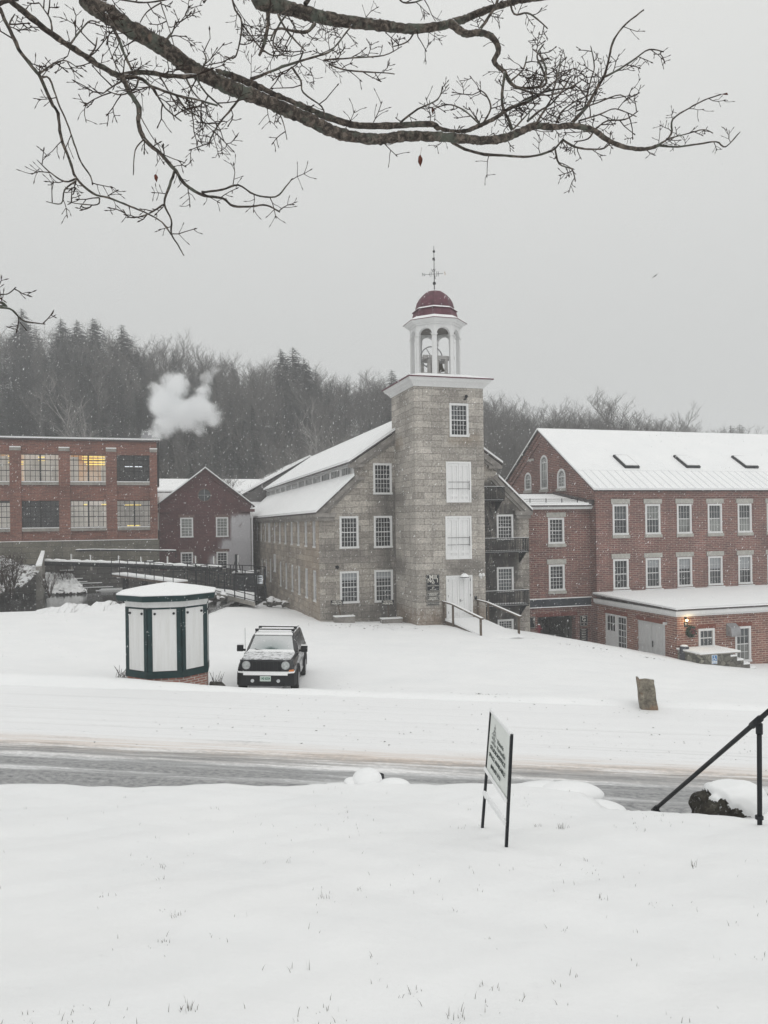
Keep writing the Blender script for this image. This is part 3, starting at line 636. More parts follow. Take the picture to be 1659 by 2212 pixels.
# tower
tz = 7.62
win_t = R(ft, zz1, 962, 492, 1210, 930); d1 = R(ft, zz7, 645, 96, 890, 499); d2_ = R(ft, zz7, 638, 634, 895, 1060); d3 = R(ft, zz7, 645, 1220, 905, 1648)
tb = MB(); wall(tb, front_pl(0), rect(0, TWD, -7.5, tz), [rect(*r) for r in (win_t, d1, d2_, d3)], 0.2)
tb.quad((0, 0, -7.5), (0, TWD, -7.5), (0, TWD, tz), (0, 0, tz)); tb.quad((TWD, 0, -7.5), (TWD, TWD, -7.5), (TWD, TWD, tz), (TWD, 0, tz)); tb.quad((0, TWD, 0), (TWD, TWD, 0), (TWD, TWD, tz), (0, TWD, tz))
tower = build('tower', tb, GRANITE_T, mill)
window(mill, front_pl(0), win_t, 5, 3, pane=G_DARK, pane2=G_MID, fw=0.12)
def panel_doors(r, name, lbl, rails=False):
    a0, a1, b0, b1 = r; f = MB(); m_ = lambda x, y, z: (x, -y, z)
    fw = 0.10
    f.mbox(m_, a0, a0 + fw, -.1, .05, b0, b1); f.mbox(m_, a1 - fw, a1, -.1, .05, b0, b1); f.mbox(m_, a0 + fw, a1 - fw, -.1, .05, b1 - fw, b1)
    if rails: f.mbox(m_, a0 + fw, a1 - fw, -.1, .05, b0, b0 + .05)
    o = build(name, f, DOORW, mill, label=lbl); mid = (a0 + a1) / 2
    for (x0, x1) in ((a0 + fw + .01, mid - .008), (mid + .008, a1 - fw - .01)):
        l = MB(); z0, z1 = b0 + (.05 if rails else 0), b1 - fw - .01
        l.mbox(m_, x0, x1, -.09, -.035, z0, z1)
        w_ = (x1 - x0); st = .09
        l.mbox(m_, x0, x0 + st, -.03, .008, z0, z1); l.mbox(m_, x1 - st, x1, -.03, .008, z0, z1); c = (x0 + x1) / 2
        l.mbox(m_, c - st / 2, c + st / 2, -.03, .008, z0, z1)
        for zz in (z0, z0 + (z1 - z0) * .13, z1 - .13):
            for (u0, u1) in ((x0 + st, c - st / 2), (c + st / 2, x1 - st)): l.mbox(m_, u0, u1, -.03, .0075, zz, zz + .14)
        build('door_leaf', l, DOORW, o)
    if rails:
        b_ = MB(); h = b1 - b0
        for q in (0.50, 0.335): b_.tube([(a0 + .10, -.075, b0 + h * q), (a1 - .13, -.075, b0 + h * q)], 0.014, 6)
        b_.tube([(a1 - .13, -.075, b0 + h * .53), (a1 - .13, -.075, b0 + h * .305)], 0.016, 6)
        build('safety_rail', b_, BLACKW, o)
    else:
        h_ = MB(); h_.box(mid + .03, mid + .09, -.02, .02, b0 + .93, b0 + 1.07); h_.box(mid + .05, mid + .20, -.06, -.04, b0 + .98, b0 + 1.0); build('door_handle', h_, STEEL, o)
        g_ = MB()
        for q in (.12, .5, .86):
            g_.box(a0 + fw + .0, a0 + fw + .035, -.045, -.0, b0 + (b1 - b0) * q, b0 + (b1 - b0) * q + .14); g_.box(a1 - fw - .035, a1 - fw, -.045, -.0, b0 + (b1 - b0) * q, b0 + (b1 - b0) * q + .14)
        build('hinge', g_, STEEL, o)
    return o
panel_doors(d1, 'loading_door', 'upper white double loading door with two thin rails', True)
panel_doors(d2_, 'loading_door', 'lower white double loading door with two thin rails', True)
panel_doors(d3, 'entrance_door', 'white double entrance door at the top of the ramp', False)
# tower cornice
co = MB()
def ring(z0, z1, e0, e1):
    a, b = -e0, TWD + e0; c, d = -e1, TWD + e1
    co.add([(a, a, z0), (b, a, z0), (b, b, z0), (a, b, z0), (c, c, z1), (d, c, z1), (d, d, z1), (c, d, z1)], [(0, 3, 2, 1), (4, 5, 6, 7), (0, 1, 5, 4), (1, 2, 6, 5), (2, 3, 7, 6), (3, 0, 4, 7)])
ring(7.55, 7.66, .05, .10); ring(7.66, 7.80, .12, .24); ring(7.80, 7.84, .27, .29); ring(7.84, 8.00, .31, .40)
build('tower_cornice', co, WHITE, mill)
rf = MB(); rf.box(-.46, TWD + .46, -.46, TWD + .46, 8.0, 8.06); tr_ = build('tower_roof', rf, COPPER, mill)
C2 = TWD / 2
sn = MB(); e_ = .44; sn.add([(-e_, -e_, 8.064), (TWD + e_, -e_, 8.064), (TWD + e_, TWD + e_, 8.064), (-e_, TWD + e_, 8.064), (C2 - 1.4, C2 - 1.4, 8.42), (C2 + 1.4, C2 - 1.4, 8.42), (C2 + 1.4, C2 + 1.4, 8.42), (C2 - 1.4, C2 + 1.4, 8.42)],
                            [(0, 3, 2, 1), (4, 5, 6, 7), (0, 1, 5, 4), (1, 2, 6, 5), (2, 3, 7, 6), (3, 0, 4, 7)]); build('snow_cover', sn, SNOW, tr_)
# belfry (octagonal, vertices at 22.5 deg)
O8 = math.radians(22.5)
def vert8(k, r): t = O8 + k * math.pi / 4; return Vector((C2 + r * math.cos(t), C2 + r * math.sin(t), 0))
belf = MB(); RB = 1.46; zb0, zcap, zarch, zct = 8.36, 10.66, 11.06, 11.30
for k in range(8):
    a, b = vert8(k, RB), vert8(k + 1, RB); ab = (b - a); L_ = ab.length; t = ab / L_; nrm = (((a + b) / 2) - Vector((C2, C2, 0))).normalized()
    pw = 0.155
    n = 10; r_ = (L_ - 2 * pw) / 2; pts = [(0, zb0), (pw, zb0), (pw, zcap)] + [(L_ / 2 - r_ * math.cos(math.pi * i / n), zcap + 0.04 + r_ * .92 * math.sin(math.pi * i / n)) for i in range(n + 1)] + [(L_ - pw, zcap), (L_ - pw, zb0), (L_, zb0), (L_, zct), (0, zct)]
    po = [a + t * u + Vector((0, 0, z)) for u, z in pts]; belf.prism(po, -nrm * 0.22)
    for u0, u1 in ((-.03, pw + .03), (L_ - pw - .03, L_ + .03)):
        q = [a + t * u0 + nrm * .04, a + t * u1 + nrm * .04, a + t * u1 - nrm * .25, a + t * u0 - nrm * .25]; belf.prism([p + Vector((0, 0, zcap - .03)) for p in q], (0, 0, .07))
bel = build('belfry', belf, WHITE, mill)
bc = MB(); bc.lathe((C2, C2, 0), [(RB - .1, 11.22), (RB + .05, 11.24), (RB + .10, 11.32), (RB + .18, 11.34), (RB + .30, 11.46), (RB + .33, 11.47), (1.84, 11.50)], 8, O8)
build('belfry_cornice', bc, WHITE, bel)
bd = MB(); bd.lathe((C2, C2, 0), [(1.86, 11.50), (1.86, 11.53), (1.36, 11.76), (1.30, 12.0), (1.24, 12.22), (1.34, 12.24), (1.14, 12.31), (1.12, 12.5), (1.04, 12.78), (.90, 13.02), (.70, 13.24), (.46, 13.40), (.20, 13.45), (.03, 13.46)], 8, O8)
dm = build('belfry_dome', bd, COPPER, bel)
bs_ = MB(); bs_.lathe((C2, C2, 0), [(1.82, 11.545), (1.78, 11.60), (1.42, 11.79), (1.365, 11.80), (1.38, 11.77), (1.80, 11.55)], 8, O8)
bs_.lathe((C2, C2, 0), [(1.32, 12.255), (1.30, 12.29), (1.20, 12.35), (1.145, 12.36), (1.15, 12.31)], 8, O8)
bs_.lathe((C2, C2, 0), [(.50, 13.385), (.46, 13.43), (.20, 13.49), (.03, 13.50)], 8, O8)
build('snow_cover', bs_, SNOW, bel)
ce = MB(); ce.lathe((C2, C2, 0), [(RB - .15, 11.2), (RB - .15, 11.26)], 8, O8); build('belfry_ceiling', ce, simple('ceiling_boards', (.16, .15, .14), .9, .2, 3), bel)
bf = MB()                                                        # bell frame
for s in (-.55, .55):
    bf.box(C2 - .95, C2 + .95, C2 + s - .07, C2 + s + .07, 9.42, 9.62); bf.box(C2 - .95, C2 + .95, C2 + s - .08, C2 + s + .08, 8.44, 8.62)
    for x in (-.6, -.1, .45): bf.box(C2 + x - .08, C2 + x + .08, C2 + s - .06, C2 + s + .06, 8.62, 9.42)
bf.box(C2 - .75, C2 - .6, C2 - .8, C2 + .8, 9.44, 9.58); bf.box(C2 + .6, C2 + .75, C2 - .8, C2 + .8, 9.44, 9.58)
build('bell_frame', bf, simple('grey_timber', (.40, .39, .38), .8, .15, 4), bel)
bw2 = MB(); wc = Vector((C2 - .25, C2 - .05, 9.62)); rr_ = .62
wd = Vector((math.cos(-.2), math.sin(-.2), 0))
bw2.tube([wc + wd * rr_ * math.cos(t * math.pi / 12) + Vector((0, 0, rr_ * math.sin(t * math.pi / 12))) for t in range(25)], .035, 5, False)
for t in range(0, 24, 4): bw2.tube([wc, wc + wd * rr_ * math.cos(t * math.pi / 12) + Vector((0, 0, rr_ * math.sin(t * math.pi / 12)))], .022, 4)
build('bell_wheel', bw2, STEEL, bel)
be = MB(); be.lathe((C2 + .25, C2, 8.86), [(.34, 0), (.30, .06), (.22, .2), (.18, .38), (.12, .46), (.03, .5)], 14); build('bell', be, simple('bell_bronze', (.10, .09, .07), .5, .2, 3), bel, True)
wv = MB(); c_ = (C2, C2, 0)
wv.tube([(C2, C2, 13.4), (C2, C2, 16.1)], [.028, .014], 6); wv.lathe(c_, [(.01, 13.82), (.07, 13.86), (.10, 13.93), (.07, 14.0), (.01, 14.04)], 10); wv.lathe(c_, [(.01, 15.70), (.06, 15.73), (.075, 15.78), (.06, 15.83), (.01, 15.86)], 10)
A_n = math.radians(-25)
for k in range(4):
    t = A_n + k * math.pi / 2 ; d = Vector((math.cos(t), math.sin(t), 0)); wv.tube([Vector((C2, C2, 14.47)), Vector((C2, C2, 14.47)) + d * .52], .012, 4)
    for r0 in (.12, .22): wv.tube([Vector((C2, C2, 14.47)) + d * r0 + Vector((0, 0, .15)), Vector((C2, C2, 14.47)) + d * (r0 + .05), Vector((C2, C2, 14.47)) + d * r0 - Vector((0, 0, .15))], .012, 4)
ft_ = math.radians(60); d = Vector((math.cos(ft_), math.sin(ft_), 0))
q0 = Vector((C2, C2, 15.28)); wv.prism([q0 + d * .30 + Vector((0, 0, .10)), q0 + d * .12 + Vector((0, 0, .20)), q0 - d * .3 + Vector((0, 0, .04)), q0 - d * .62 + Vector((0, 0, -.24)), q0 - d * .55 + Vector((0, 0, -.05)), q0 - d * .1 + Vector((0, 0, -.12))], (0.012, -.012, 0))
wvo = build('weather_vane', wv, BLACKW, bel)
for tx, tt in (('N', A_n + math.pi), ('S', A_n), ('E', A_n + math.pi / 2), ('W', A_n - math.pi / 2)):
    text_mesh(bel, tx, .26, simple('gilt', (.35, .22, .12), .4, .1, 3) if tx == 'S' else BLACKW, Matrix.Translation((C2 + .62 * math.cos(tt), C2 + .62 * math.sin(tt), 14.47)) @ Matrix.Rotation(math.radians(90), 4, 'X'), name='compass_letter')
# fire balconies on the right of the tower
def balcony(x0, x1, zt, zb, yf=J - 0.95):
    b = MB(); n = int((x1 - x0) / .11)
    b.box(x0, x1, yf, J, zb - .10, zb - .04)
    for zz in (zt, zb + .02):
        b.box(x0, x1, yf - .02, yf + .02, zz - .025, zz + .025); b.box(x1 - .02, x1 + .02, yf, J, zz - .025, zz + .025)
    for i in range(n + 1): x = x0 + (x1 - x0) * i / n; b.box(x - .014, x + .014, yf - .014, yf + .014, zb, zt)
    for i in range(8): y = yf + (J - yf) * i / 8; b.box(x1 - .014, x1 + .014, y - .014, y + .014, zb, zt)
    for x in (x0 + .3, x1 - .15):
        b.prism([(x - .04, J, zb - .10), (x - .04, yf + .1, zb - .10), (x - .04, J, zb - .75)], (.08, 0, 0))
    o = build('balcony', b, BLACKW, mill)
    s = MB().box(x0 + .05, x1 - .05, yf + .06, J - .04, zb - .04, zb + .05); s.box(x0, x1, yf - .03, yf + .03, zt + .025, zt + .045); build('snow_cover', s, SNOW, o)
    return o
fb = lambda px, py: FM.front(px, py, J - .95)
def bal(z0, z1):
    a, t = fb(*zz7(*z0)); b, bo = fb(*zz7(*z1)); return max(a, TWD + .06) - .55, b, t, bo
for q in (((1045, 345), (1223, 468)), ((1050, 858), (1463, 978)), ((1056, 1382), (1468, 1505))): balcony(*bal(*q))
for (za, zb_) in (((1046, 630), (1095, 860)), ((1052, 1190), (1095, 1390))):
    a, t = fb(*zz7(*za)); b, bo = fb(*zz7(*zb_)); l = MB(); 
    for s in (0, .35): l.tube([(a + s * .6, J - .15 - s, t), (b + s * .6, J - .15 - s, bo)], .025, 5)
    for i in range(9): q = i / 8; l.tube([(a + (b - a) * q, J - .15, t + (bo - t) * q), (a + (b - a) * q + .21, J - .5, t + (bo - t) * q)], .014, 4)
    build('ladder', l, BLACKW, mill)
# lamps, cameras, loudspeaker on the walls
la = MB(); lx, lz = ft(*zz7(800, 1232)); la.lathe((lx, -.38, lz), [(.26, -.03), (.25, 0.0), (.16, .10), (.06, .15), (.05, .22), (.02, .24)], 14); la.tube([(lx, -.38, lz + .2), (lx, -.3, lz + .32), (lx, 0, lz + .30)], .02, 6)
lamp_o = build('door_lamp', la, BLACK, mill); build('snow_cover', MB().lathe((lx, -.38, lz), [(.25, .012), (.17, .13), (.07, .20), (.02, .22)], 14), SNOW, lamp_o)
fl = MB(); lx, lz = ft(*zz7(985, 1215))
for dx in (-.08, .10): fl.lathe((lx + dx, -.16, lz - .02 * dx), [(.02, -.09), (.08, -.06), (.09, .02), (.05, .10), (.01, .11)], 10)
fl.box(lx - .05, lx + .05, -.1, 0, lz - .2, lz - .02); build('flood_light', fl, DOORW, mill)
sp = MB(); lx, lz = ft(*zz7(935, 1440)); sp.box(lx - .06, lx + .06, -.1, 0, lz - .1, lz + .1); build('intercom_box', sp, BLACK, mill)
lx, lz = ft(*zz1(1168, 405)); sp = MB(); sp.lathe((lx, -.15, lz), [(.02, -.1), (.08, -.06), (.09, .0), (.06, .07), (.01, .09)], 10); sp.tube([(lx, -.15, lz), (lx, 0, lz - .12)], .02, 5); sp.box(lx - .1, lx + .1, -.04, 0, lz - .18, lz - .12); build('wall_siren', sp, BLACK, mill)
lx, lz = fg(*zz3(418, 840)); sp = MB(); sp.lathe((lx, J - .1, lz), [(.02, -.1), (.10, -.07), (.12, .0), (.10, .07), (.02, .1)], 12); build('wall_bell', sp, BLACK, mill)

# signs beside the tower door (each board a thing)
def wall_sign(r, label, lines, zoff=.04):
    a0, a1, b0, b1 = r; root = thing('wall_sign', label, 'sign', FM.world((a0 + a1) / 2, -zoff, b0), TH); w_ = (a1 - a0) / 2; h = b1 - b0
    build('board', MB().box(-w_, w_, -.02, .035, 0, h), SIGNBLK, root)
    fr = MB(); t = .012
    for q in ((-w_ + .02, w_ - .02, .02, .02 + t), (-w_ + .02, w_ - .02, h - .02 - t, h - .02), (-w_ + .02, -w_ + .02 + t, .02 + t, h - .02 - t), (w_ - .02 - t, w_ - .02, .02 + t, h - .02 - t)): fr.box(q[0], q[1], -.025, -.02, q[2], q[3])
    build('border', fr, CREAM, root)
    for tx, fz, sz, xs_, bo in lines: text_mesh(root, tx, sz, CREAM, face_front(0, -.024, h * fz), xs=xs_, bold=bo)
    return root
zS = lambda x, y: ((1660 + x / 5.53) / 1.8228, (2200 + y / 5.53) / 1.8228)
wall_sign(R(ft, zS, 98, 345, 385, 705), 'large black Mill No.1 sign left of the tower door', [('Mill', .84, .33, .95, .006), ('No. 1', .64, .33, .85, .006), ('1847', .475, .09, 1, .002), ('_______', .43, .09, 1, .002), ('HARRISVILLE DESIGNS', .325, .065, 1, .001), ('69', .20, .13, 1, .004), ('MAIN STREET', .10, .06, 1, .001)])
wall_sign(R(ft, zS, 108, 733, 388, 808), 'small black board lettered Harrisville Designs, just under the Mill No.1 sign', [('HARRISVILLE', .68, .125, .82, .002), ('DESIGNS', .30, .125, .82, .002)])
wall_sign(R(ft, zS, 108, 826, 386, 900), 'small black board lettered Historic Harrisville, third down left of the door', [('HISTORIC', .68, .125, .82, .002), ('HARRISVILLE', .30, .125, .82, .002)])
wall_sign(R(ft, zS, 108, 937, 384, 1015), 'lowest small black board with one line of lettering left of the door', [('CHESHIRE CONSTRUCTION, INC.', .5, .075, .85, .001)])

# entrance ramp
rp = thing('entrance_ramp', 'snow covered wooden ramp with timber handrails at the tower door', 'ramp', FM.world(d3[0], 0, -5.6), TH)
RX0, RX1 = -.12, d3[1] - d3[0] + .22; zt_ = d3[2] + 5.6                     # door sill above ramp base
Lr = 5.2
dk = MB(); dk.prism([(RX0, 0, zt_ - .06), (RX0, -1.4, zt_ - .08), (RX0, -Lr, .02), (RX0, -Lr, -.2), (RX0, -1.4, zt_ - .34), (RX0, 0, zt_ - .32)], (RX1 - RX0, 0, 0)); build('deck', dk, WOOD, rp)
ds = MB(); ds.prism([(RX0 - .02, -.02, zt_ - .055), (RX0 - .02, -1.4, zt_ - .075), (RX0 - .02, -Lr - .5, 0.0), (RX0 - .02, -Lr - .5, .06), (RX0 - .02, -1.4, zt_ + .03), (RX0 - .02, -.02, zt_ + .05)], (RX1 - RX0 + .04, 0, 0)); build('snow_cover', ds, SNOW, rp)
for sx, nm in ((RX0 - .07, 0), (RX1 + .07, 1)):
    ps = [(-.12, zt_ - .5, zt_ + .95), (-1.45, zt_ - .6, zt_ + .93), (-Lr + .15, -.25, .98)]
    for (yy, z0, z1) in ps: build('post', MB().box(sx - .045, sx + .045, yy - .045, yy + .045, z0, z1), WOOD, rp)
    pr_ = MB(); pr_.prism([(sx - .075, -.05, zt_ + .95), (sx - .075, -1.42, zt_ + .93), (sx - .075, -Lr - .05, .90), (sx - .075, -Lr - .05, .98), (sx - .075, -1.42, zt_ + 1.0), (sx - .075, -.05, zt_ + 1.02)], (.15, 0, 0)); build('handrail', pr_, WOOD, rp)
    pr_ = MB(); pr_.prism([(sx - .07, -.05, zt_ + 1.022), (sx - .07, -1.42, zt_ + 1.002), (sx - .07, -Lr - .05, .982), (sx - .07, -Lr - .05, .993), (sx - .07, -1.42, zt_ + 1.014), (sx - .07, -.05, zt_ + 1.034)], (.14, 0, 0)); build('rail_snow', pr_, SNOW, rp)

# planter stones and visitor signs in front of the mill
def on_ground(px, py, Y): p = P(px, py, Y); p.z = float(ground_z(p.x, p.y)); return p
for i, (px, w_, spx, tilt, lab) in enumerate((((zz3(515, 1560)[0]), 1.15, zz3(420, 1305), .09, 'left'), (zz3(1130, 1560)[0], 1.2, zz3(1085, 1305), .02, 'right'))):
    c = on_ground(px, 1350, 43.6)
    blk = MB().box(-w_ / 2, w_ / 2, -.25, .25, -.2, .34 - .1 * i)
    b = build('granite_block', blk, TRIMDARK, None); b.location = c; b.rotation_euler = (0, 0, TH); bevel(b, .03)
    tag(b, 'snow topped granite block at the wall under the leaning visitor parking sign' if i == 0 else 'low snow topped granite block near the tower under the upright parking sign', 'stone block', 'granite blocks at the mill wall')
    build('snow_cover', MB().box(-w_ / 2 - .01, w_ / 2 + .01, -.26, .26, .344 - .1 * i, .39 - .1 * i), SNOW, b)
    q = P(spx[0], spx[1], 43.7); root = thing('parking_sign', 'small black visitor parking sign on a leaning post, left of the mill windows' if i == 0 else 'small black visitor parking sign on an upright post close to the tower', 'sign', (q.x, 43.7, c.z), TH, 'visitor parking signs')
    h = q.z - c.z
    build('post', MB().tube([(tilt * 3.5, .05, 0), (0, .03, h + .15)], .035, 6), WOOD, root)
    build('board', MB().box(-.36, .36, -.02, .012, h - .13, h + .15), SIGNBLK, root)
    text_mesh(root, 'VISITOR\nPARKING', .15, CREAM, face_front(0, -.024, h + .01), xs=1.0, sp=.8, bold=.003)

# ------------------------------------------------------------------ wing behind the mill, long low roof
wing = thing('rear_mill_wing', 'snowy roofed wing continuing behind the granite mill, its dark gable showing above the lower roof', 'building', FM.world(XC, YB + .25, -7), TH)
WH = 6.75; WE, WR = 3.40 + 7, 7.15 + 7
wm = MB(); wm.prism([(-WH, 0, 0), (WH, 0, 0), (WH, 0, WE - .25), (0, 0, WR - .2), (-WH, 0, WE - .25)], (0, 31, 0)); build('wall', wm, simple('dark_gable_boards', (.085, .08, .078), .85, .3, 2), wing)
for s in (-WH - .3, WH + .3): roof_slab(wing, [(s, -.08, WE - .18), (s, 31.2, WE - .18), (0, 31.2, WR), (0, -.08, WR)], .14)
lnk = thing('link_shed', 'small snowy cross roof between the gabled brick house and the granite mill', 'building', FM.world(-17, 36.2, -7), TH)
build('wall', MB().box(0.1, 14.6, .3, 8, 0, 7.9), BRICK_D, lnk)
for ya_, yb_ in ((0, 4.5), (8.8, 4.5)): roof_slab(lnk, [(-.1, ya_, 8.0), (14.9, ya_, 8.0), (14.9, yb_, 10.35), (-.1, yb_, 10.35)], .12)
low = thing('low_brick_range', 'long low building with a plain snowy roof behind the gabled brick house', 'building', tuple(P(341, 1062, 84)[:2]) + (-7,), TH)
q = P(341, 1062, 84); q2 = P(341, 1036, 89)
lm = MB().box(-9, 26, 0.3, 11, 0, q.z + 7 - .1); build('wall', lm, BRICK_D, low)
for (a, b) in ((0, 5.5), (11.3, 5.5)): roof_slab(low, [(-9.3, a, q.z + 7), (26.3, a, q.z + 7), (26.3, b, q2.z + 7), (-9.3, b, q2.z + 7)], .12)

# ------------------------------------------------------------------ gabled brick house with round window
Ph = P(343, 1100, 65); FH = Frame(Ph.x, 65); fh = lambda px, py: FH.front(px, py)
zz33 = lambda x, y: (x / 1.508 / 1.8228, (1100 + y / 1.508) / 1.8228)
house = thing('gabled_brick_house', 'dark red brick house with a round gable window and white painted corner', 'building', (Ph.x, 65, 0), TH)
hx1 = fh(541, 1110)[0]; hz = fh(343, 1085)[1]; ap = fh(443, 1014); hz2 = fh(541, 1090)[1]
hz = (hz + hz2) / 2; axh = ap[0]
hw = [(R(fh, zz33, 1070, 1415, 1147, 1533), G_SOFT), (R(fh, zz33, 1282, 1412, 1356, 1530), G_SOFT), (R(fh, zz33, 1073, 1620, 1147, 1735), G_MID), (R(fh, zz33, 1286, 1617, 1354, 1722), G_DARK)]
rc = fh(*zz33(1214, 1281)); rr = .62
circ = [(rc[0] + rr * math.cos(t * math.pi / 10), rc[1] + rr * math.sin(t * math.pi / 10)) for t in range(20)]
hb = MB(); wall(hb, front_pl(0), [(0, -8.5), (hx1, -8.5), (hx1, hz), (axh, ap[1]), (0, hz)], [rect(*r[0]) for r in hw] + [circ])
hb.quad((hx1, 0, -8.5), (hx1, 10, -8.5), (hx1, 10, hz), (hx1, 0, hz)); hb.quad((0, 0, -8.5), (0, 10, -8.5), (0, 10, hz), (0, 0, hz)); build('wall', hb, BRICK_D, house)
BST = simple('brownstone', (.15, .10, .09), .8, .2, 3)
for r, g in hw: build('lintel', MB().box(r[0] - .12, r[1] + .12, -.03, -.001, r[3] + .002, r[3] + .24), BST, window(house, front_pl(0), r, 3, 3, pane=g, fw=.12))
ro = MB()
for k in range(20):
    t0, t1 = k * math.pi / 10, (k + 1) * math.pi / 10
    p = lambda r_, t_, d_: (rc[0] + r_ * math.cos(t_), -d_, rc[1] + r_ * math.sin(t_))
    ro.add([p(rr, t0, .03), p(rr, t1, .03), p(rr - .1, t1, .03), p(rr - .1, t0, .03), p(rr - .1, t1, -.1), p(rr - .1, t0, -.1)], [(0, 1, 2, 3), (3, 2, 4, 5)])
rw = build('round_window', ro, simple('brown_trim', (.12, .07, .06), .7, .2, 3), house); build('pane', MB().add([(rc[0] + rr * math.cos(t * math.pi / 10), .08, rc[1] + rr * math.sin(t * math.pi / 10)) for t in range(20)], [tuple(range(20))]), G_MID, rw)
build('muntins', MB().box(rc[0] - .02, rc[0] + .02, .05, .07, rc[1] - .55, rc[1] + .55).box(rc[0] - .55, rc[0] - .02, .05, .07, rc[1] - .02, rc[1] + .02).box(rc[0] + .02, rc[0] + .55, .05, .07, rc[1] - .02, rc[1] + .02), STEEL, rw)
for sgn, xe in ((-1, -.35), (1, hx1 + .35)):
    ze = hz - .25; roof_slab(house, [(xe, -.3, ze), (xe, 10, ze), (axh, 10, ap[1] + .12), (axh, -.3, ap[1] + .12)], .10)
rk = MB()
for xe, s in ((-.1, 1), (hx1 + .1, -1)):
    a = Vector((xe, 0, hz)); b = Vector((axh, 0, ap[1] + .05)); rk.prism([a, b, b - Vector((0, 0, .42)), a - Vector((0, 0, .42))], (0, -.14, 0))
rk.box(-.3, .9, -.22, 0, hz - .75, hz - .5); rk.box(hx1 - .9, hx1 + .35, -.22, 0, hz - .75, hz - .5); build('brick_cornice', rk, BRICK_D, house)
build('downspout', MB().tube([(hx1 + .12, -.1, hz - .2), (hx1 + .12, -.1, -6.0)], .07, 6), DOORW, house)

# ------------------------------------------------------------------ long brick factory with lit steel windows (left)
Pf = P(340, 1100, 63.5); FF = Frame(Pf.x, 63.5); ff = lambda px, py: FF.front(px, py)
zz6 = lambda x, y: (x / 2.37 / 1.8228, (1680 + y / 2.37) / 1.8228)
fac = thing('brick_factory', 'two storey red brick factory with large lit steel windows on a stone base', 'building', (Pf.x, 63.5, 0), TH)
top = ff(*zz6(1455, 104))[1]; bz = ff(*zz6(1480, 1052))[1]; FX0 = -26
r1 = [R(ff, zz6, 185, 257, 493, 512), R(ff, zz6, 640, 262, 936, 514), R(ff, zz6, 1073, 265, 1355, 515)]
r2 = [R(ff, zz6, 190, 692, 498, 946), R(ff, zz6, 643, 690, 938, 940), R(ff, zz6, 1077, 688, 1362, 933)]
sp_ = r1[1][0] - r1[0][0]
for rr_ in (r1, r2):
    z0 = sum(r[2] for r in rr_) / 3; z1 = sum(r[3] for r in rr_) / 3
    for i in range(3): rr_[i] = (rr_[i][0], rr_[i][0] + 2.95, z0, z1)
    for k_ in (1, 2, 3): rr_.append((rr_[0][0] - sp_ * k_, rr_[0][0] - sp_ * k_ + 2.95, z0, z1))
fbm = MB(); wall(fbm, front_pl(0), rect(FX0, 0, bz, top - .35), [rect(*r) for r in r1 + r2], .25)
fbm.quad((0, 0, bz), (0, 14, bz), (0, 14, top - .35), (0, 0, top - .35))
xs_p = [(r1[i][1], r1[i + 1][0]) for i in range(2)] + [(r1[2][1], 0)] + [(r1[3][1], r1[0][0]), (r1[4][1], r1[3][0])]
for (a, b) in xs_p: c = (a + b) / 2; fbm.box(c - .42, min(c + .42, 0.02), -.16, -.002, bz, r1[0][3] + .25)
build('wall', fbm, BRICK_L, fac)
build('stone_base', MB().box(FX0, .12, -.25, 14, -8.5, bz), STONE_B, fac)
build('base_snow_ledge', MB().box(FX0, .0, -.30, -.165, bz + .003, bz + .05), SNOW, fac)
roof_slab(fac, [(FX0 - .2, -.25, top - .2), (.25, -.25, top - .2), (.25, 14.2, top - .2), (FX0 - .2, 14.2, top - .2)], .10, d=(0, 0, -.15))
cap = MB(); capS = MB()
for (a, b) in xs_p: c = (a + b) / 2; cap.box(c - .40, min(c + .40, .05), -.22, -.002, r1[0][3] + .252, r1[0][3] + .50); capS.box(c - .40, min(c + .40, .05), -.22, -.01, r1[0][3] + .502, r1[0][3] + .58)
pc = build('pilaster_cap', cap, CONC, fac); build('snow_cover', capS, SNOW, pc)
SASH = simple('dark_steel_sash', (.035, .035, .035), .6, .2, 3)
rooms = [ROOM_PALE, ROOM_WARM, ROOM_DARK, ROOM_WARM, ROOM_GREY, ROOM_DARK, ROOM_DARK, ROOM_PALE, ROOM_GREY, ROOM_DARK, ROOM_GREY, ROOM_DARK]
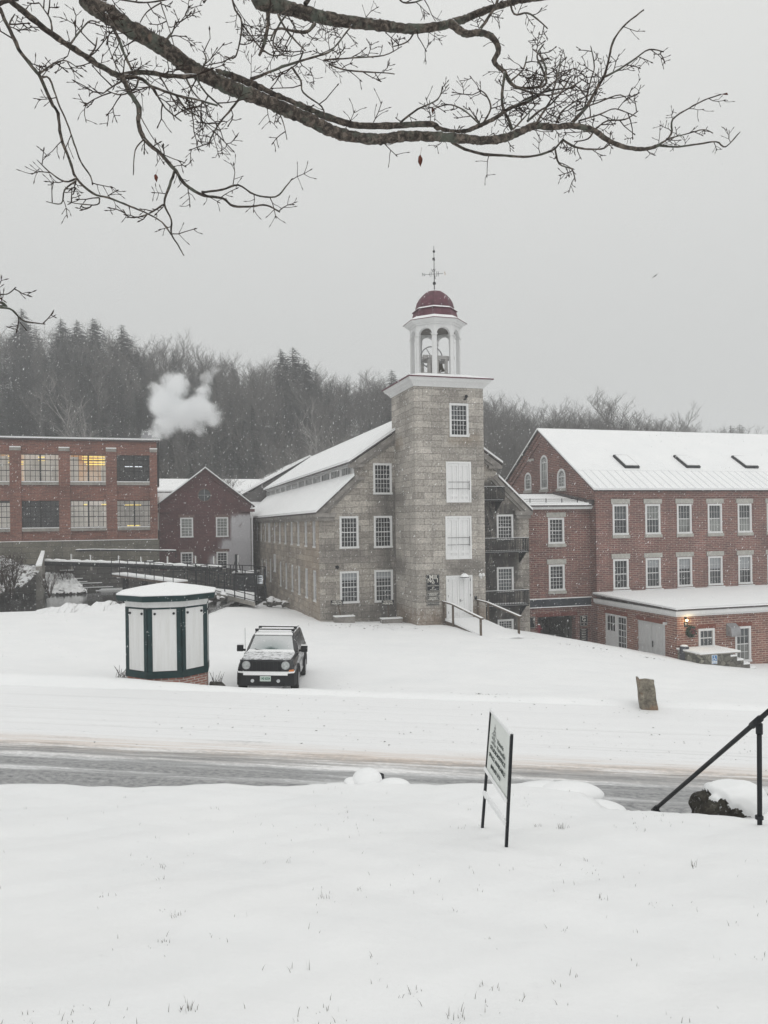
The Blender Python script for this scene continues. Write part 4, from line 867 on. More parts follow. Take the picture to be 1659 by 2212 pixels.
for i, r in enumerate(r1 + r2):
    a0, a1, b0, b1 = r; f = MB(); t = .035
    f.box(a0, a1, .06, .12, b0, b0 + .05).box(a0, a1, .06, .12, b1 - .05, b1).box(a0, a0 + .05, .06, .12, b0 + .05, b1 - .05).box(a1 - .05, a1, .06, .12, b0 + .05, b1 - .05)
    f.box((a0 + a1) / 2 - .06, (a0 + a1) / 2 + .06, .05, .12, b0 + .05, b1 - .05)
    w_ = build('window', f, SASH, fac); g = MB()
    for k_ in range(1, 8):
        if k_ != 4: x = a0 + (a1 - a0) * k_ / 8; g.box(x - t / 2, x + t / 2, .07, .09, b0 + .05, b1 - .05)
    for k_ in range(1, 5): z = b0 + (b1 - b0) * k_ / 5; tt = t * (1.8 if k_ in (2, 4) else 1) ; g.box(a0 + .05, a1 - .05, .065, .095, z - tt / 2, z + tt / 2)
    build('muntins', g, SASH, w_); build('pane', MB().quad((a0, .10, b0), (a1, .10, b0), (a1, .10, b1), (a0, .10, b1)), CLEAR, w_)
    build('sill', MB().box(a0 - .1, a1 + .1, -.12, -.001, b0 - .28, b0 - .03), CONC, w_); build('sill_snow', MB().box(a0 - .1, a1 + .1, -.12, .05, b0 - .028, b0 + .03), SNOW, w_)
    rm = MB(); D_ = 3.2
    rm.quad((a0 - .5, D_, b0 - .3), (a1 + .5, D_, b0 - .3), (a1 + .5, D_, b1 + .3), (a0 - .5, D_, b1 + .3)); rm.quad((a0 - .5, .3, b0 - .3), (a0 - .5, D_, b0 - .3), (a0 - .5, D_, b1 + .3), (a0 - .5, .3, b1 + .3))
    rm.quad((a1 + .5, .3, b0 - .3), (a1 + .5, D_, b0 - .3), (a1 + .5, D_, b1 + .3), (a1 + .5, .3, b1 + .3)); rm.quad((a0 - .5, .3, b0 - .3), (a1 + .5, .3, b0 - .3), (a1 + .5, D_, b0 - .3), (a0 - .5, D_, b0 - .3)); rm.quad((a0 - .5, .3, b1 + .3), (a1 + .5, .3, b1 + .3), (a1 + .5, D_, b1 + .3), (a0 - .5, D_, b1 + .3))
    build('room_interior', rm, rooms[i], fac)
    if i in (0, 1, 3, 4, 7, 9):
        c = MB(); rnd = random.Random(i)
        for (x0, x1) in {0: ((.25, 2.7),), 1: ((.1, .7), (2.4, 2.85)), 3: ((.3, 2.8),), 4: ((.5, 2.5),), 7: ((.1, 1.25), (1.6, 2.6)), 9: ((.1, 1.3), (1.6, 2.9))}[i]: c.box(a0 + x0, a0 + x1, .5, .54, b0 + .05, b1 - (.45 if i in (7, 0) else .15))
        if i not in (1,) or True: build('curtain', c, room_mat('glow_curtain', (.36, .33, .30), (.52, .48, .44), .55), w_)  # curtain glows by itself, standing for light from the room
    tub = MB()
    spec = {1: [(1, 2.7, .12), (1, 2.7, .33), (1.15, 2.7, .55), (1.3, 2.7, .75)], 0: [(1.3, 1.75, .2), (1.3, 1.8, .42), (0, .2, .6), (0, .2, .8)], 2: [(.75, 1.35, .88), (1.45, 2.1, .88)], 7: [(1.1, 1.35, .3), (2.45, 2.9, .3)], 8: [(.7, 2.0, .36), (.9, 1.9, 2.05)], 3: [(2.7, 2.95, .15), (2.7, 2.95, .4), (2.7, 2.95, .65)]}.get(i, [])
    for (x0, x1, dz) in spec: tub.box(a0 + x0, a0 + x1, .34, .42, b1 - dz - .05, b1 - dz + .03)
    if tub.v: build('ceiling_tube_lamp', tub, TUBE_W if i == 2 else TUBE_Y, fac)
stk = MB(); sx, sz = ff(*zz6(1375, 95)); stk.box(sx - .45, sx + .35, 1.0, 1.8, top - .2, top + .35); stk.tube([(sx - .1, 1.4, top + .3), (sx - .1, 1.4, top + .6)], .14, 8); build('roof_vent', stk, STEEL, fac)
# steam from the roof vent: a real volume
def steam():
    c = FF.world(sx + 2.6, 2.0, top + 3.2)
    o = build('steam_plume', MB().box(-4.2, 5.2, -2.2, 2.2, -3.7, 4.2), None, None); o.location = c; o['kind'] = 'stuff'
    m = bpy.data.materials.new('steam'); m.use_nodes = True; t = m.node_tree; t.nodes.clear()
    out = t.nodes.new('ShaderNodeOutputMaterial'); pv = nd(t, 'ShaderNodeVolumePrincipled'); pv.inputs['Color'].default_value = (.97, .975, .98, 1); pv.inputs['Anisotropy'].default_value = 0.15
    tc = t.nodes.new('ShaderNodeTexCoord')
    nz_ = nd(t, 'ShaderNodeTexNoise', Scale=0.62, Detail=9, Roughness=.72, Distortion=.5); t.links.new(tc.outputs['Object'], nz_.inputs[0])
    dst = nd(t, 'ShaderNodeVectorMath', operation='MULTIPLY_ADD'); dst.inputs[1].default_value = (2.6, 2.6, 2.6); t.links.new(nz_.outputs['Color'], dst.inputs[0]); 
    off = nd(t, 'ShaderNodeVectorMath', operation='SUBTRACT'); t.links.new(tc.outputs['Object'], off.inputs[0]); off.inputs[1].default_value = (1.3, 1.3, 1.3); t.links.new(off.outputs[0], dst.inputs[2])
    acc = None
    for (bx_, bz_, r_) in [(-2.75, -2.9, .40), (-2.5, -2.6, .55), (-1.9, -2.35, .75), (-1.1, -1.6, 1.25), (-1.2, .2, 1.5), (.4, -.9, 1.55), (-.3, 1.6, 1.25), (1.8, -.5, 1.4), (2.2, 1.0, .8), (2.9, -1.2, .9), (2.4, 2.1, .6), (2.9, 2.7, .5), (-1.9, 1.3, .6), (1.7, -2.2, .6)]:
        dd = nd(t, 'ShaderNodeVectorMath', operation='DISTANCE'); t.links.new(dst.outputs[0], dd.inputs[0]); dd.inputs[1].default_value = (bx_, 0.0, bz_)
        mr = nd(t, 'ShaderNodeMapRange', interpolation_type='SMOOTHSTEP'); t.links.new(dd.outputs['Value'], mr.inputs[0]); mr.inputs[1].default_value = r_ * 1.55; mr.inputs[2].default_value = r_ * .40
        if acc is None: acc = mr.outputs[0]
        else:
            mx = nd(t, 'ShaderNodeMath', operation='MAXIMUM'); t.links.new(acc, mx.inputs[0]); t.links.new(mr.outputs[0], mx.inputs[1]); acc = mx.outputs[0]
    f2 = nd(t, 'ShaderNodeTexNoise', Scale=1.7, Detail=9, Roughness=.72); t.links.new(tc.outputs['Object'], f2.inputs[0]); r2_ = ramp(t, f2.outputs[0], [(.30, -0.0), (.66, 1.0)])
    p1_ = nd(t, 'ShaderNodeMath', operation='MULTIPLY_ADD'); t.links.new(acc, p1_.inputs[0]); p1_.inputs[1].default_value = 2.1; p1_.inputs[2].default_value = -1.32
    pm = nd(t, 'ShaderNodeMath', operation='ADD', use_clamp=True); t.links.new(p1_.outputs[0], pm.inputs[0]); t.links.new(r2_.outputs[0], pm.inputs[1])
    ac2 = nd(t, 'ShaderNodeMath', operation='MULTIPLY'); t.links.new(pm.outputs[0], ac2.inputs[0]); t.links.new(acc, ac2.inputs[1]); pm = ac2
    fm = nd(t, 'ShaderNodeMath', operation='MULTIPLY'); t.links.new(pm.outputs[0], fm.inputs[0]); fm.inputs[1].default_value = 2.0
    t.links.new(fm.outputs[0], pv.inputs['Density']); t.links.new(pv.outputs[0], out.inputs['Volume']); o.data.materials.clear(); o.data.materials.append(m)
steam()

# ------------------------------------------------------------------ right brick mill
Pb = P(1287, 1100, 50); FB = Frame(Pb.x, 50); fB = lambda px, py: FB.front(px, py); sB = lambda px, py: FB.side(px, py)
bm = thing('brick_mill', 'long three storey red brick mill with roof lights and stone lintels on the right', 'building', (Pb.x, 50, 0), TH)
zz9 = lambda x, y: ((2300 + x / 2.2914) / 1.8228, (1900 + y / 2.2914) / 1.8228)
zz5 = lambda x, y: ((1960 + x / 3.318) / 1.8228, (1640 + y / 3.318) / 1.8228)
zz66 = lambda x, y: ((1850 + x / 1.4131) / 1.8228, (1600 + y / 1.4131) / 1.8228)
BX1 = 30.0; BD = 14.4; be_z = 2.05; br_z = 6.75; BYC = BD / 2
u1 = [R(fB, zz9, 257, 197, 398, 476), R(fB, zz9, 547, 194, 684, 466), R(fB, zz9, 834, 193, 966, 464), R(fB, zz9, 1114, 191, 1241, 455), R(fB, zz9, 1385, 189, 1508, 450)]
u2 = [R(fB, zz9, 262, 687, 401, 962), R(fB, zz9, 553, 680, 688, 950), R(fB, zz9, 840, 673, 970, 940), R(fB, zz9, 1118, 665, 1247, 925), R(fB, zz9, 1390, 657, 1515, 917)]
def regular(rs, extra):
    sp = (rs[-1][0] - rs[0][0]) / (len(rs) - 1); z0 = sum(r[2] for r in rs) / len(rs); z1 = sum(r[3] for r in rs) / len(rs); w_ = sum(r[1] - r[0] for r in rs) / len(rs)
    return [(rs[0][0] + sp * i, rs[0][0] + sp * i + w_, z0, z1) for i in range(len(rs) + extra)]
u1 = regular(u1, 5); u2 = regular(u2, 5)
bw3 = MB(); wall(bw3, front_pl(0), rect(0, BX1, -9.5, be_z), [rect(*r) for r in u1 + u2])
ga = [(R(sB, zz5, 352, 732, 440, 966)), (R(sB, zz5, 556, 503, 654, 952)), (R(sB, zz5, 778, 680, 887, 938))]
ga = [(min(r[0], r[1]), max(r[0], r[1]), r[2], r[3]) for r in ga]
wall(bw3, left_pl(0), [(0, -9.5), (BD, -9.5), (BD, be_z), (BYC, br_z), (0, be_z)], [arch_rect(*r) for r in ga])
build('wall', bw3, BRICK, bm)
panes1 = [(G_DARK, G_MID), (G_MID, G_SOFT), (G_SOFT, G_MID), (G_SOFT, G_MID), (G_SOFT, G_MID)] + [(G_MID, G_MID)] * 5
def lsill(w, r, lo=True, sn_=None):
    build('lintel', MB().box(r[0] - .12, r[1] + .12, -.05, -.001, r[3] + .03, r[3] + .34), TRIMSTONE, w)
    if lo: build('sill', MB().box(r[0] - .06, r[1] + .1, -.09, -.001, r[2] - .20, r[2] - .01), TRIMSTONE, w)
    if sn_ is not None: build('sill_snow', MB().box(r[0] - .1, r[1] + .1, -.16, -.072, sn_ - .10, sn_ - .05), SNOW, w)
for r, (p1, p2) in zip(u1, panes1): lsill(window(bm, front_pl(0), r, 4, 2, mw=.014, pane=p1, pane2=p2, fw=.13), r)
for i, r in enumerate(u2): lsill(window(bm, front_pl(0), r, 4, 2, mw=.014, pane=G_MID if i % 2 else G_DARK, blind=[None, .3, .38, .42, .46, .3, .4, .4, .3, .4][i], fw=.13), r, False, u2[0][2])
for r in ga: build('sill', MB().box(-.09, -.001, r[0] - .1, r[1] + .1, r[2] - .2, r[2] - .01), TRIMSTONE, window(bm, left_pl(0), r, 3, 3, pane=G_SOFT, arch=True, fw=.14))
ledge = MB().box(-.0, BX1, -.07, -.001, u2[0][2] - .38, u2[0][2] - .12); build('dark_belt_course', ledge, simple('dark_stone', (.07, .065, .065), .8, .3, 3), bm)
rk = MB()                                                          # corbelled brick rake
for (ya, yb) in ((-.1, BYC), (BD + .1, BYC)):
    for (o_, w0, w1) in ((.16, 0, .34), (.09, .34, .74)):
        a = Vector((0, ya, be_z)); b = Vector((0, yb, br_z)); rk.prism([a - Vector((0, 0, w0)), b - Vector((0, 0, w0)), b - Vector((0, 0, w1)), a - Vector((0, 0, w1))], (-o_, 0, 0))
rk.box(0, BX1, -.14, -.001, be_z - .2, be_z - .02); rk.box(0, BX1, -.07, -.002, be_z - .5, be_z - .2)
build('brick_cornice', rk, BRICK, bm)
cs = sB(*zz5(450, 572)); build('tie_plate', MB().box(-.11, -.092, cs[0] - .4, cs[0] + .5, cs[1] - .04, cs[1] + .1), TRIMSTONE, bm)
for (ya, yb) in ((-.28, BYC), (BD + .28, BYC)):
    ze = be_z - .28 * (br_z - be_z) / BYC * 0 + 0.02; roof_slab(bm, [(-.30, ya, ze), (BX1, ya, ze), (BX1, yb, br_z + .1), (-.30, yb, br_z + .1)], .10)
sl = (br_z + .08 - be_z - .02) / (BYC + .28)
def roofpt(px, py):                                                # point on the front roof plane
    x, z = ray(px, py); n_loc = Vector((0, -sl, 1)); c = math.cos(TH); s = math.sin(TH)
    d = Vector((x * c + s, -x * s + c, z)); o = Vector((-FB.o[0] * c - FB.o[1] * s, FB.o[0] * s - FB.o[1] * c, 0))
    p0 = Vector((0, -.28, be_z + .13)); t = (p0 - o).dot(n_loc) / d.dot(n_loc); return o + d * t
def skylight(x, y, lab):
    o = MB(); w_, h = 1.15, 1.75; t = Vector((0, 1, sl)).normalized(); n_ = Vector((0, -sl, 1)).normalized()
    z = be_z + .13 + (y + .28) * sl; c = Vector((x, y, z)); p = [c + Vector((i * w_ / 2, 0, 0)) + t * (j * h / 2) - n_ * .12 for i, j in ((-1, -1), (1, -1), (1, 1), (-1, 1))]
    o.prism(p, n_ * .27); s = build('skylight', o, BLACK, bm)
    p2 = [c + Vector((i * (w_ / 2 - .10), 0, 0)) + t * (j * (h / 2 - .13)) + n_ * .154 for i, j in ((-1, -1), (1, -1), (1, 1), (-1, 1))]; build('snow_cover', MB().prism(p2, n_ * .05), SNOW, s)
for (x, y) in ((868, 312), (1205, 312), (1528, 314)): p = roofpt(*zz66(x, y)); skylight(p.x, p.y, '')
skylight(roofpt(*zz66(1528, 314)).x + 4.6, roofpt(*zz66(1528, 314)).y, '')
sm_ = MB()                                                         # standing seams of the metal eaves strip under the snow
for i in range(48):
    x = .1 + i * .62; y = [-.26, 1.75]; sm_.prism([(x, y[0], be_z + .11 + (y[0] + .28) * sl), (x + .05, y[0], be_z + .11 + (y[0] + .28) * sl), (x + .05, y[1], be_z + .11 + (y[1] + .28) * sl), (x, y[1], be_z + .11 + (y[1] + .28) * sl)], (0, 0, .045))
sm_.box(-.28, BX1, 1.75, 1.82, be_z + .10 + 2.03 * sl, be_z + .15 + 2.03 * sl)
build('roof_seams', sm_, simple('seam_grey_snow', (.74, .75, .76), .8, .05, 3), bm)  # seams in a slightly greyer snow colour

# connector between the mills
CY = 0.75
Pc = FB.world(0, CY, 0); con = thing('brick_connector', 'two storey brick link with a sheltered archway between the two mills', 'building', (Pc.x, Pc.y, 0), TH)
FCn = Frame(Pc.x, Pc.y); fC = lambda px, py: FCn.front(px, py)
cxl = -5.4; cz1 = fC(*zz5(850, 1212))[1]
c1 = R(fC, zz5, 658, 1322, 866, 1655 + 40); c1 = (c1[0], c1[1], fC(*zz66(480, 765))[1], c1[3]); c2 = R(fC, zz66, 439, 880, 527, 1026)
zzc = lambda x, y: ((2040 + x / 3.1904) / 1.8228, (2300 + y / 3.1904) / 1.8228)
op = R(fC, zzc, 245, 405, 725, 780); op = (op[0], op[1], -9.0, op[3])
cb = MB(); wall(cb, front_pl(0), rect(cxl, -.0, -9.0 - .5, cz1), [rect(*c1), rect(*c2), rect(*op)], .5); build('wall', cb, BRICK, con)
for r in (c1, c2): lsill(window(con, front_pl(0), r, 4, 3, pane=G_DARK, fw=.13), r)
ct = fC(*zz5(850, 1160))[1]; build('white_cornice', MB().box(cxl, -.02, -.35, 0.0, cz1, ct - .04).box(cxl, -.02, -.42, -.35, ct - .16, ct - .06), WHITE, con)
roof_slab(con, [(cxl, -.5, ct), (-.15, -.5, ct), (-.15, 4.3, 1.90), (cxl, 4.3, 1.90)], .11)
sg = MB(); yy = -.1
for zz in (.18, .30): sg.tube([(cxl, yy, ct + .1 + zz), (-.9, yy, ct + .1 + zz)], .018, 5)
for i in range(4): x = cxl + 1.0 + i * 1.15; sg.box(x - .02, x + .02, yy - .02, yy + .02, ct + .05, ct + .45)
build('snow_guard', sg, BLACK, con)
pp = MB(); A = Vector((-1.05, 2.8, ct + 1.35)); pp.prism([(-.34, .06, 1.22), (-.34, .32, 1.50), (-.34, 4.2, 2.14), (-.34, 4.2, 1.98)], (.30, 0, 0)); pp.box(-.34, -.02, -.55, .055, 1.16, 1.44); pp.box(cxl, -.345, 4.25, 4.4, 1.85, 2.06); build('dark_parapet', pp, ROOFDK, con)
bb = [fC(*zzc(170, 195))[1], fC(*zzc(170, 290))[1]]; bb2 = [fC(*zzc(890, 165))[1], fC(*zzc(890, 260))[1]]
zt2 = (bb[0] + bb2[0]) / 2; zb2 = (bb[1] + bb2[1]) / 2
build('steel_beam', MB().box(cxl, -.05, -.12, -.002, zb2, zt2), simple('blue_black_steel', (.035, .042, .052), .5, .3, 2), con); build('beam_snow', MB().box(cxl, -.05, -.16, -.0, zt2 + .002, zt2 + .045).box(cxl, -.05, -.16, -.122, zb2 - .05, zb2 + .0), SNOW, con)
so_ = MB()
for i in range(26): x = op[0] - .1 + i * (op[1] - op[0] + .2) / 26; so_.box(x + .01, x + (op[1] - op[0] + .2) / 26 - .01, -.02, -.001, op[3] + .01, op[3] + .24)
build('soldier_course', so_, simple('brick_soldier', (.155, .055, .045), .85, .25, 8), con)
ins = MB().box(op[0] - .6, op[1] + .6, 4.5, 4.6, -9.5, op[3] + .5); ins.box(op[0] - .7, op[0] - .6, .5, 4.5, -9.5, op[3] + .5); ins.box(op[1] + .6, op[1] + .7, .5, 4.5, -9.5, op[3] + .5); ins.box(op[0] - .7, op[1] + .7, .5, 4.5, op[3] + .3, op[3] + .5)
build('passage_walls', ins, RUBBLE, con)
for (za, zb_, lbl, ln) in (((775, 392), (865, 522), 'black board with emblem beside the archway, above a column of name plates', [('MILL', .86, .14, 1, .002), ('G', .62, .38, 1, .004), ('HARRISVILLE', .30, .07, 1, .001), ('69', .15, .12, 1, .001)]),):
    a0, a1, b0, b1 = R(fC, zzc, *za, *zb_); root = thing('wall_sign', lbl, 'sign', FCn.world((a0 + a1) / 2, -.05, b0), TH); h = b1 - b0; w_ = (a1 - a0) / 2
    build('board', MB().box(-w_, w_, -.02, .04, 0, h), SIGNBLK, root)
    build('border', MB().box(-w_ + .02, w_ - .02, -.025, -.02, .02, .035).box(-w_ + .02, w_ - .02, -.025, -.02, h - .035, h - .02).box(-w_ + .02, -w_ + .035, -.025, -.02, .035, h - .035).box(w_ - .035, w_ - .02, -.025, -.02, .035, h - .035), CREAM, root)
    for tx, fz, sz, xs_, bo in ln: text_mesh(root, tx, sz, CREAM, face_front(0, -.024, h * fz), xs=xs_, bold=bo)
for k_ in range(6):
    a0, a1, b0, b1 = R(fC, zzc, 777, 558 + k_ * 30, 868, 584 + k_ * 30); root = thing('name_plate', '%s narrow black name plate in the column right of the archway' % ['topmost', 'second', 'third', 'fourth', 'fifth', 'lowest'][k_], 'sign', FCn.world((a0 + a1) / 2, -.05, b0), TH, 'name plates by the archway')
    h = b1 - b0; w_ = (a1 - a0) / 2; build('board', MB().box(-w_, w_, -.015, .04, 0, h), SIGNBLK, root); build('lettering', MB().box(-w_ * .75, w_ * .6, -.02, -.016, h * .55, h * .7).box(-w_ * .6, w_ * .4, -.02, -.016, h * .25, h * .38), CREAM, root)
a0, a1, b0, b1 = R(fC, zzc, 150, 410, 208, 552); root = thing('wall_sign', 'black mill number board half hidden beside the granite corner, left of the archway', 'sign', FCn.world((a0 + a1) / 2, -.05, b0), TH); h = b1 - b0; w_ = (a1 - a0) / 2
build('board', MB().box(-w_, w_, -.02, .04, 0, h), SIGNBLK, root); build('border', MB().box(w_ - .035, w_ - .02, -.025, -.02, .02, h - .02).box(-w_, w_ - .035, -.025, -.02, .02, .035).box(-w_, w_ - .035, -.025, -.02, h - .035, h - .02), CREAM, root); text_mesh(root, 'R\n1', .2, CREAM, face_front(w_ * .4, -.024, h * .62), sp=.9, bold=.003)
hy = on_ground(*zzc(262, 640), 48.9); h_ = MB().lathe(hy, [(.16, 0), (.16, .08), (.12, .1), (.12, .62), (.16, .64), (.15, .72), (.08, .84), (.03, .88)], 12); h_.tube([hy + Vector((-.24, 0, .5)), hy + Vector((.24, 0, .5))], .06, 8)
ho = build('red_hydrant', MB().add([Vector(p) - hy for p in h_.v], h_.f), simple('hydrant_red', (.17, .03, .038), .5, .2, 4)); ho.location = hy; ho.scale = (.8, .8, .8); tag(ho, 'small red hydrant capped with snow at the left side of the archway', 'hydrant')
build('snow_cover', MB().lathe((0, 0, 0), [(.10, .83), (.09, .87), (.04, .90), (.01, .905)], 10), SNOW, ho)

# annex with garage doors
AY = -7.93; Pa = FB.world(0, AY, 0); an = thing('brick_annex', 'single storey brick annex with white garage doors and a flat snowy roof', 'building', (Pa.x, Pa.y, 0), TH)
FA = Frame(Pa.x, Pa.y); fA = lambda px, py: FA.front(px, py); sA = lambda px, py: FA.side(px, py)
zza = lambda x, y: ((2520 + x / 3.2917) / 1.8228, (2280 + y / 3.2917) / 1.8228)
azt = fA(*zza(484, 458))[1]; AL = -AY - .02
aw1 = R(fA, zza, 757, 640, 966, 890); aw2 = R(fA, zza, 1232, 612, 1437, 1075)
sd_ = R(sA, zzc, 1097, 385, 1365, 815); sd_ = (min(sd_[:2]), max(sd_[:2]), -8.3, sd_[3]); gd = R(sA, zz66, 932, 1200, 1087, 1395); gd = (min(gd[:2]), max(gd[:2]), -8.3, gd[3])
ab = MB(); wall(ab, front_pl(0), rect(0, 22, -9.5, azt), [rect(*aw1), rect(*aw2)], .2); wall(ab, left_pl(0), rect(0, AL, -9.5, azt), [rect(*sd_), rect(*gd)], .2); build('wall', ab, BRICK_A, an)
window(an, front_pl(0), aw1, 3, 1, pane=G_MID, fw=.13); window(an, front_pl(0), aw2, 3, 2, pane=G_SOFT, pane2=G_MID, fw=.13)
fa = MB(); fa.box(-.28, 22, -.28, -.02, azt - .02, azt + .20); fa.box(-.28, -.02, -.02, AL, azt - .02, azt + .20); fa.box(-.20, 22, -.20, -.002, azt - .12, azt - .02); fa.box(-.20, -.002, -.002, AL, azt - .12, azt - .02); build('fascia', fa, WHITE, an)
roof_slab(an, [(-.32, -.32, azt + .30), (22, -.32, azt + .30), (22, AL, azt + .50), (-.32, AL, azt + .50)], .09, d=(0, 0, -.09))
aj = MB()
def sold(fr, r, n, side=False):
    for i in range(n):
        a = r[0] - .1 + i * (r[1] - r[0] + .2) / n; b = a + (r[1] - r[0] + .2) / n - .012
        if side: fr.box(-.02, -.001, a, b, r[3] + .01, r[3] + .24)
        else: fr.box(a, b, -.02, -.001, r[3] + .01, r[3] + .24)
SOLB = simple('brick_soldier_b', (.20, .072, .052), .85, .25, 8)
for q_, n_q, s_q in ((aw1, 14, False), (aw2, 14, False), (sd_, 24, True), (gd, 24, True)): aj = MB(); sold(aj, q_, n_q, s_q); build('soldier_course', aj, SOLB, an)
gdm = MB(); a0, a1, b0, b1 = gd; mid = (a0 + a1) / 2
for (u, v) in ((a0, mid - .01), (mid + .01, a1)):
    gdm.box(.08, .14, u, v, b0, b1)
    for q in (0, .25, .5, .75): x = u + (v - u) * q; gdm.box(.055, .08, x, x + .05, b0, b1)
    gdm.box(.056, .08, u, v, b1 - .12, b1); gdm.box(.057, .08, u, v, b0 + 1.0, b0 + 1.12); gdm.box(.058, .08, u, v, b0 + .45, b0 + .55)
gdo = build('garage_door', gdm, white_paint('garage_paint', .58), an); build('door_handle', MB().box(.02, .055, mid - .14, mid - .08, b0 + 1.0, b0 + 1.35), BLACK, gdo)
a0, a1, b0, b1 = sd_; sdo = MB(); sdo.box(.02, .12, a0, a0 + .12, b0, b1).box(.02, .12, a1 - .12, a1, b0, b1).box(.02, .12, a0 + .12, a1 - .12, b1 - .12, b1).box(.02, .12, (a0 + a1) / 2 - .18, (a0 + a1) / 2 + .12, b0, b1 - .12)
sdo.box(.03, .12, (a0 + a1) / 2 + .12, a1 - .12, b0, b0 + 1.4)
sd2 = build('glazed_side_door', sdo, WHITE, an); build('pane', MB().quad((.10, a0 + .1, b0), (.10, a1 - .1, b0), (.10, a1 - .1, b1 - .1), (.10, a0 + .1, b1 - .1)), G_DARK, sd2)
mu = MB(); 
for (u, v, lo) in ((a0 + .12, (a0 + a1) / 2 - .18, b0), ((a0 + a1) / 2 + .12, a1 - .12, b0 + 1.4)):
    for q in (1, 2): x = u + (v - u) * q / 3; mu.box(.07, .095, x - .015, x + .015, lo, b1 - .12)
    n = 6 if lo == b0 else 2
    for q in range(1, n): z = lo + (b1 - .12 - lo) * q / n; mu.box(.068, .097, u, v, z - .02, z + .02)
build('muntins', mu, WHITE, sd2)
lx, lz = fA(*zza(585, 518)); lm_ = MB(); lm_.box(lx - .05, lx + .05, -.12, 0, lz - .02, lz + .10); wl = build('wall_lamp', lm_, BLACK, an)
build('bulb', MB().lathe((lx, -.14, lz - .06), [(.01, -.07), (.06, -.04), (.075, .0), (.05, .05), (.01, .06)], 10), BULB, wl)
ld = bpy.data.lights.new('wall_lamp_light', 'POINT'); ld.energy = 9; ld.color = (1, .72, .35); ld.shadow_soft_size = .08; lo_ = bpy.data.objects.new('wall_lamp_light', ld); COL.objects.link(lo_); lo_.parent = an; lo_.location = (lx, -.42, lz - .06)
lx, lz = fA(*zza(594, 588)); build('house_number', MB().box(lx - .13, lx + .13, -.02, -.001, lz - .13, lz + .13), SIGNBLK, an); text_mesh(an, '71', .2, CREAM, face_front(lx, -.023, lz), name='number_lettering')
lx, lz = fA(*zza(1178, 650)); build('wall_heater_hood', MB().prism([(lx - .32, 0, lz - .35), (lx - .32, -.45, lz - .35), (lx - .32, -.38, lz + .1), (lx - .32, 0, lz + .35)], (.64, 0, 0)), STEEL, an)
lx, lz = sA(*zza(345, 572)); build('side_lamp', MB().box(-.22, 0, lx - .05, lx + .05, lz - .08, lz + .06), DOORW, an)
cx, cz = fA(*zza(648, 678)); wr = MB(); rnd = random.Random(5); wroot = thing('christmas_wreath', 'round evergreen wreath with a red bow on the annex wall', 'wreath', FA.world(cx, -.1, cz), TH)
for i in range(420):
    t = rnd.random() * 6.283; r_ = .23 + rnd.gauss(0, .05); c = Vector((r_ * math.cos(t), rnd.gauss(0, .04), r_ * math.sin(t))); d = Vector((rnd.gauss(0, 1), rnd.gauss(0, .6), rnd.gauss(0, 1))).normalized() * .08; s_ = d.cross(Vector((0, 1, 0))).normalized() * .018
    wr.add([c - d - s_, c - d + s_, c + d], [(0, 1, 2)])
build('foliage', wr, simple('wreath_green', (.025, .045, .03), .8, .4, 9), wroot)
bo_ = MB(); 
for s in (-1, 1): bo_.prism([(.10, -.06, .12), (.10 + s * .16, -.07, .20), (.10 + s * .14, -.07, .06)], (0, -.03, 0)); bo_.prism([(.10, -.06, .12), (.10 + s * .03, -.07, -.14), (.10 + s * .09, -.07, -.13)], (0, -.02, 0))
build('bow', bo_, simple('bow_red', (.16, .04, .045), .6, .1, 4), wroot)
# loading dock
kx0, kz = fA(*zza(600, 925)); 
dkY = -1.9; fD = lambda px, py: FA.front(px, py, dkY); xa, za = fD(*zza(790, 975)); xb, zb3 = fD(*zza(1293, 942)); zt3 = (za + zb3) / 2
dock = thing('stone_loading_dock', 'rough stone loading platform with a snowy top and steps under the annex windows', 'platform', FA.world(0, 0, -8.6), TH)
wallm = MB(); n = 22; rnd = random.Random(3)
zt_d = zt3 + 8.6
wallm.box(xa, xb - .6, dkY, -.02, 0, zt_d - .06); dw = build('stone_wall', wallm, rubble('dock_stone', (.09, .088, .075), (.27, .26, .215), -.3, 3.2), dock)
build('snow_cover', MB().box(xa - .08, xb + .02, dkY - .06, -.02, zt_d - .0, zt_d + .07), SNOW, dock); build('coping_slab', MB().box(xa - .06, xb, dkY - .04, -.02, zt_d - .06, zt_d - .002), CONC, dock)
for i in range(5):
    x0_ = xb - .6 + i * .42; z = zt_d - .24 * (i + 1); s = build('step', MB().box(x0_, x0_ + .42, dkY, -.35, 0, z), RUBBLE, dock); build('snow_cover', MB().box(x0_ + .02, x0_ + .44, dkY + .02, -.35, z + .002, z + .09), SNOW, s)
fs_ = MB().box(xa - .3 - .28, xa - .25, dkY + .9, dkY + 1.25, .2, 1.75); 
hs = R(fD, zza, 924, 982, 991, 1098); hr = thing('accessible_parking_sign', 'blue and white wheelchair parking sign on the stone loading dock', 'sign', FA.world((hs[0] + hs[1]) / 2, dkY - .05, hs[2]), TH)
h = hs[3] - hs[2]; w_ = (hs[1] - hs[0]) / 2; BLUE = simple('sign_blue', (.035, .19, .43), .45, .06, 4); SWH = simple('sign_white', (.72, .76, .80), .5, .04, 4)
build('board', MB().box(-w_, w_, -.01, .03, 0, h), SWH, hr); build('blue_panel', MB().box(-w_ + .025, w_ - .025, -.014, -.010, h * .31, h - .025).box(-w_ + .04, w_ - .04, -.014, -.010, h * .06, h * .13), BLUE, hr)
sy = MB(); S_ = h * .30; c = Vector((0, -.02, h * .58))
def V3(x, z): return c + Vector((x * S_, 0, z * S_))
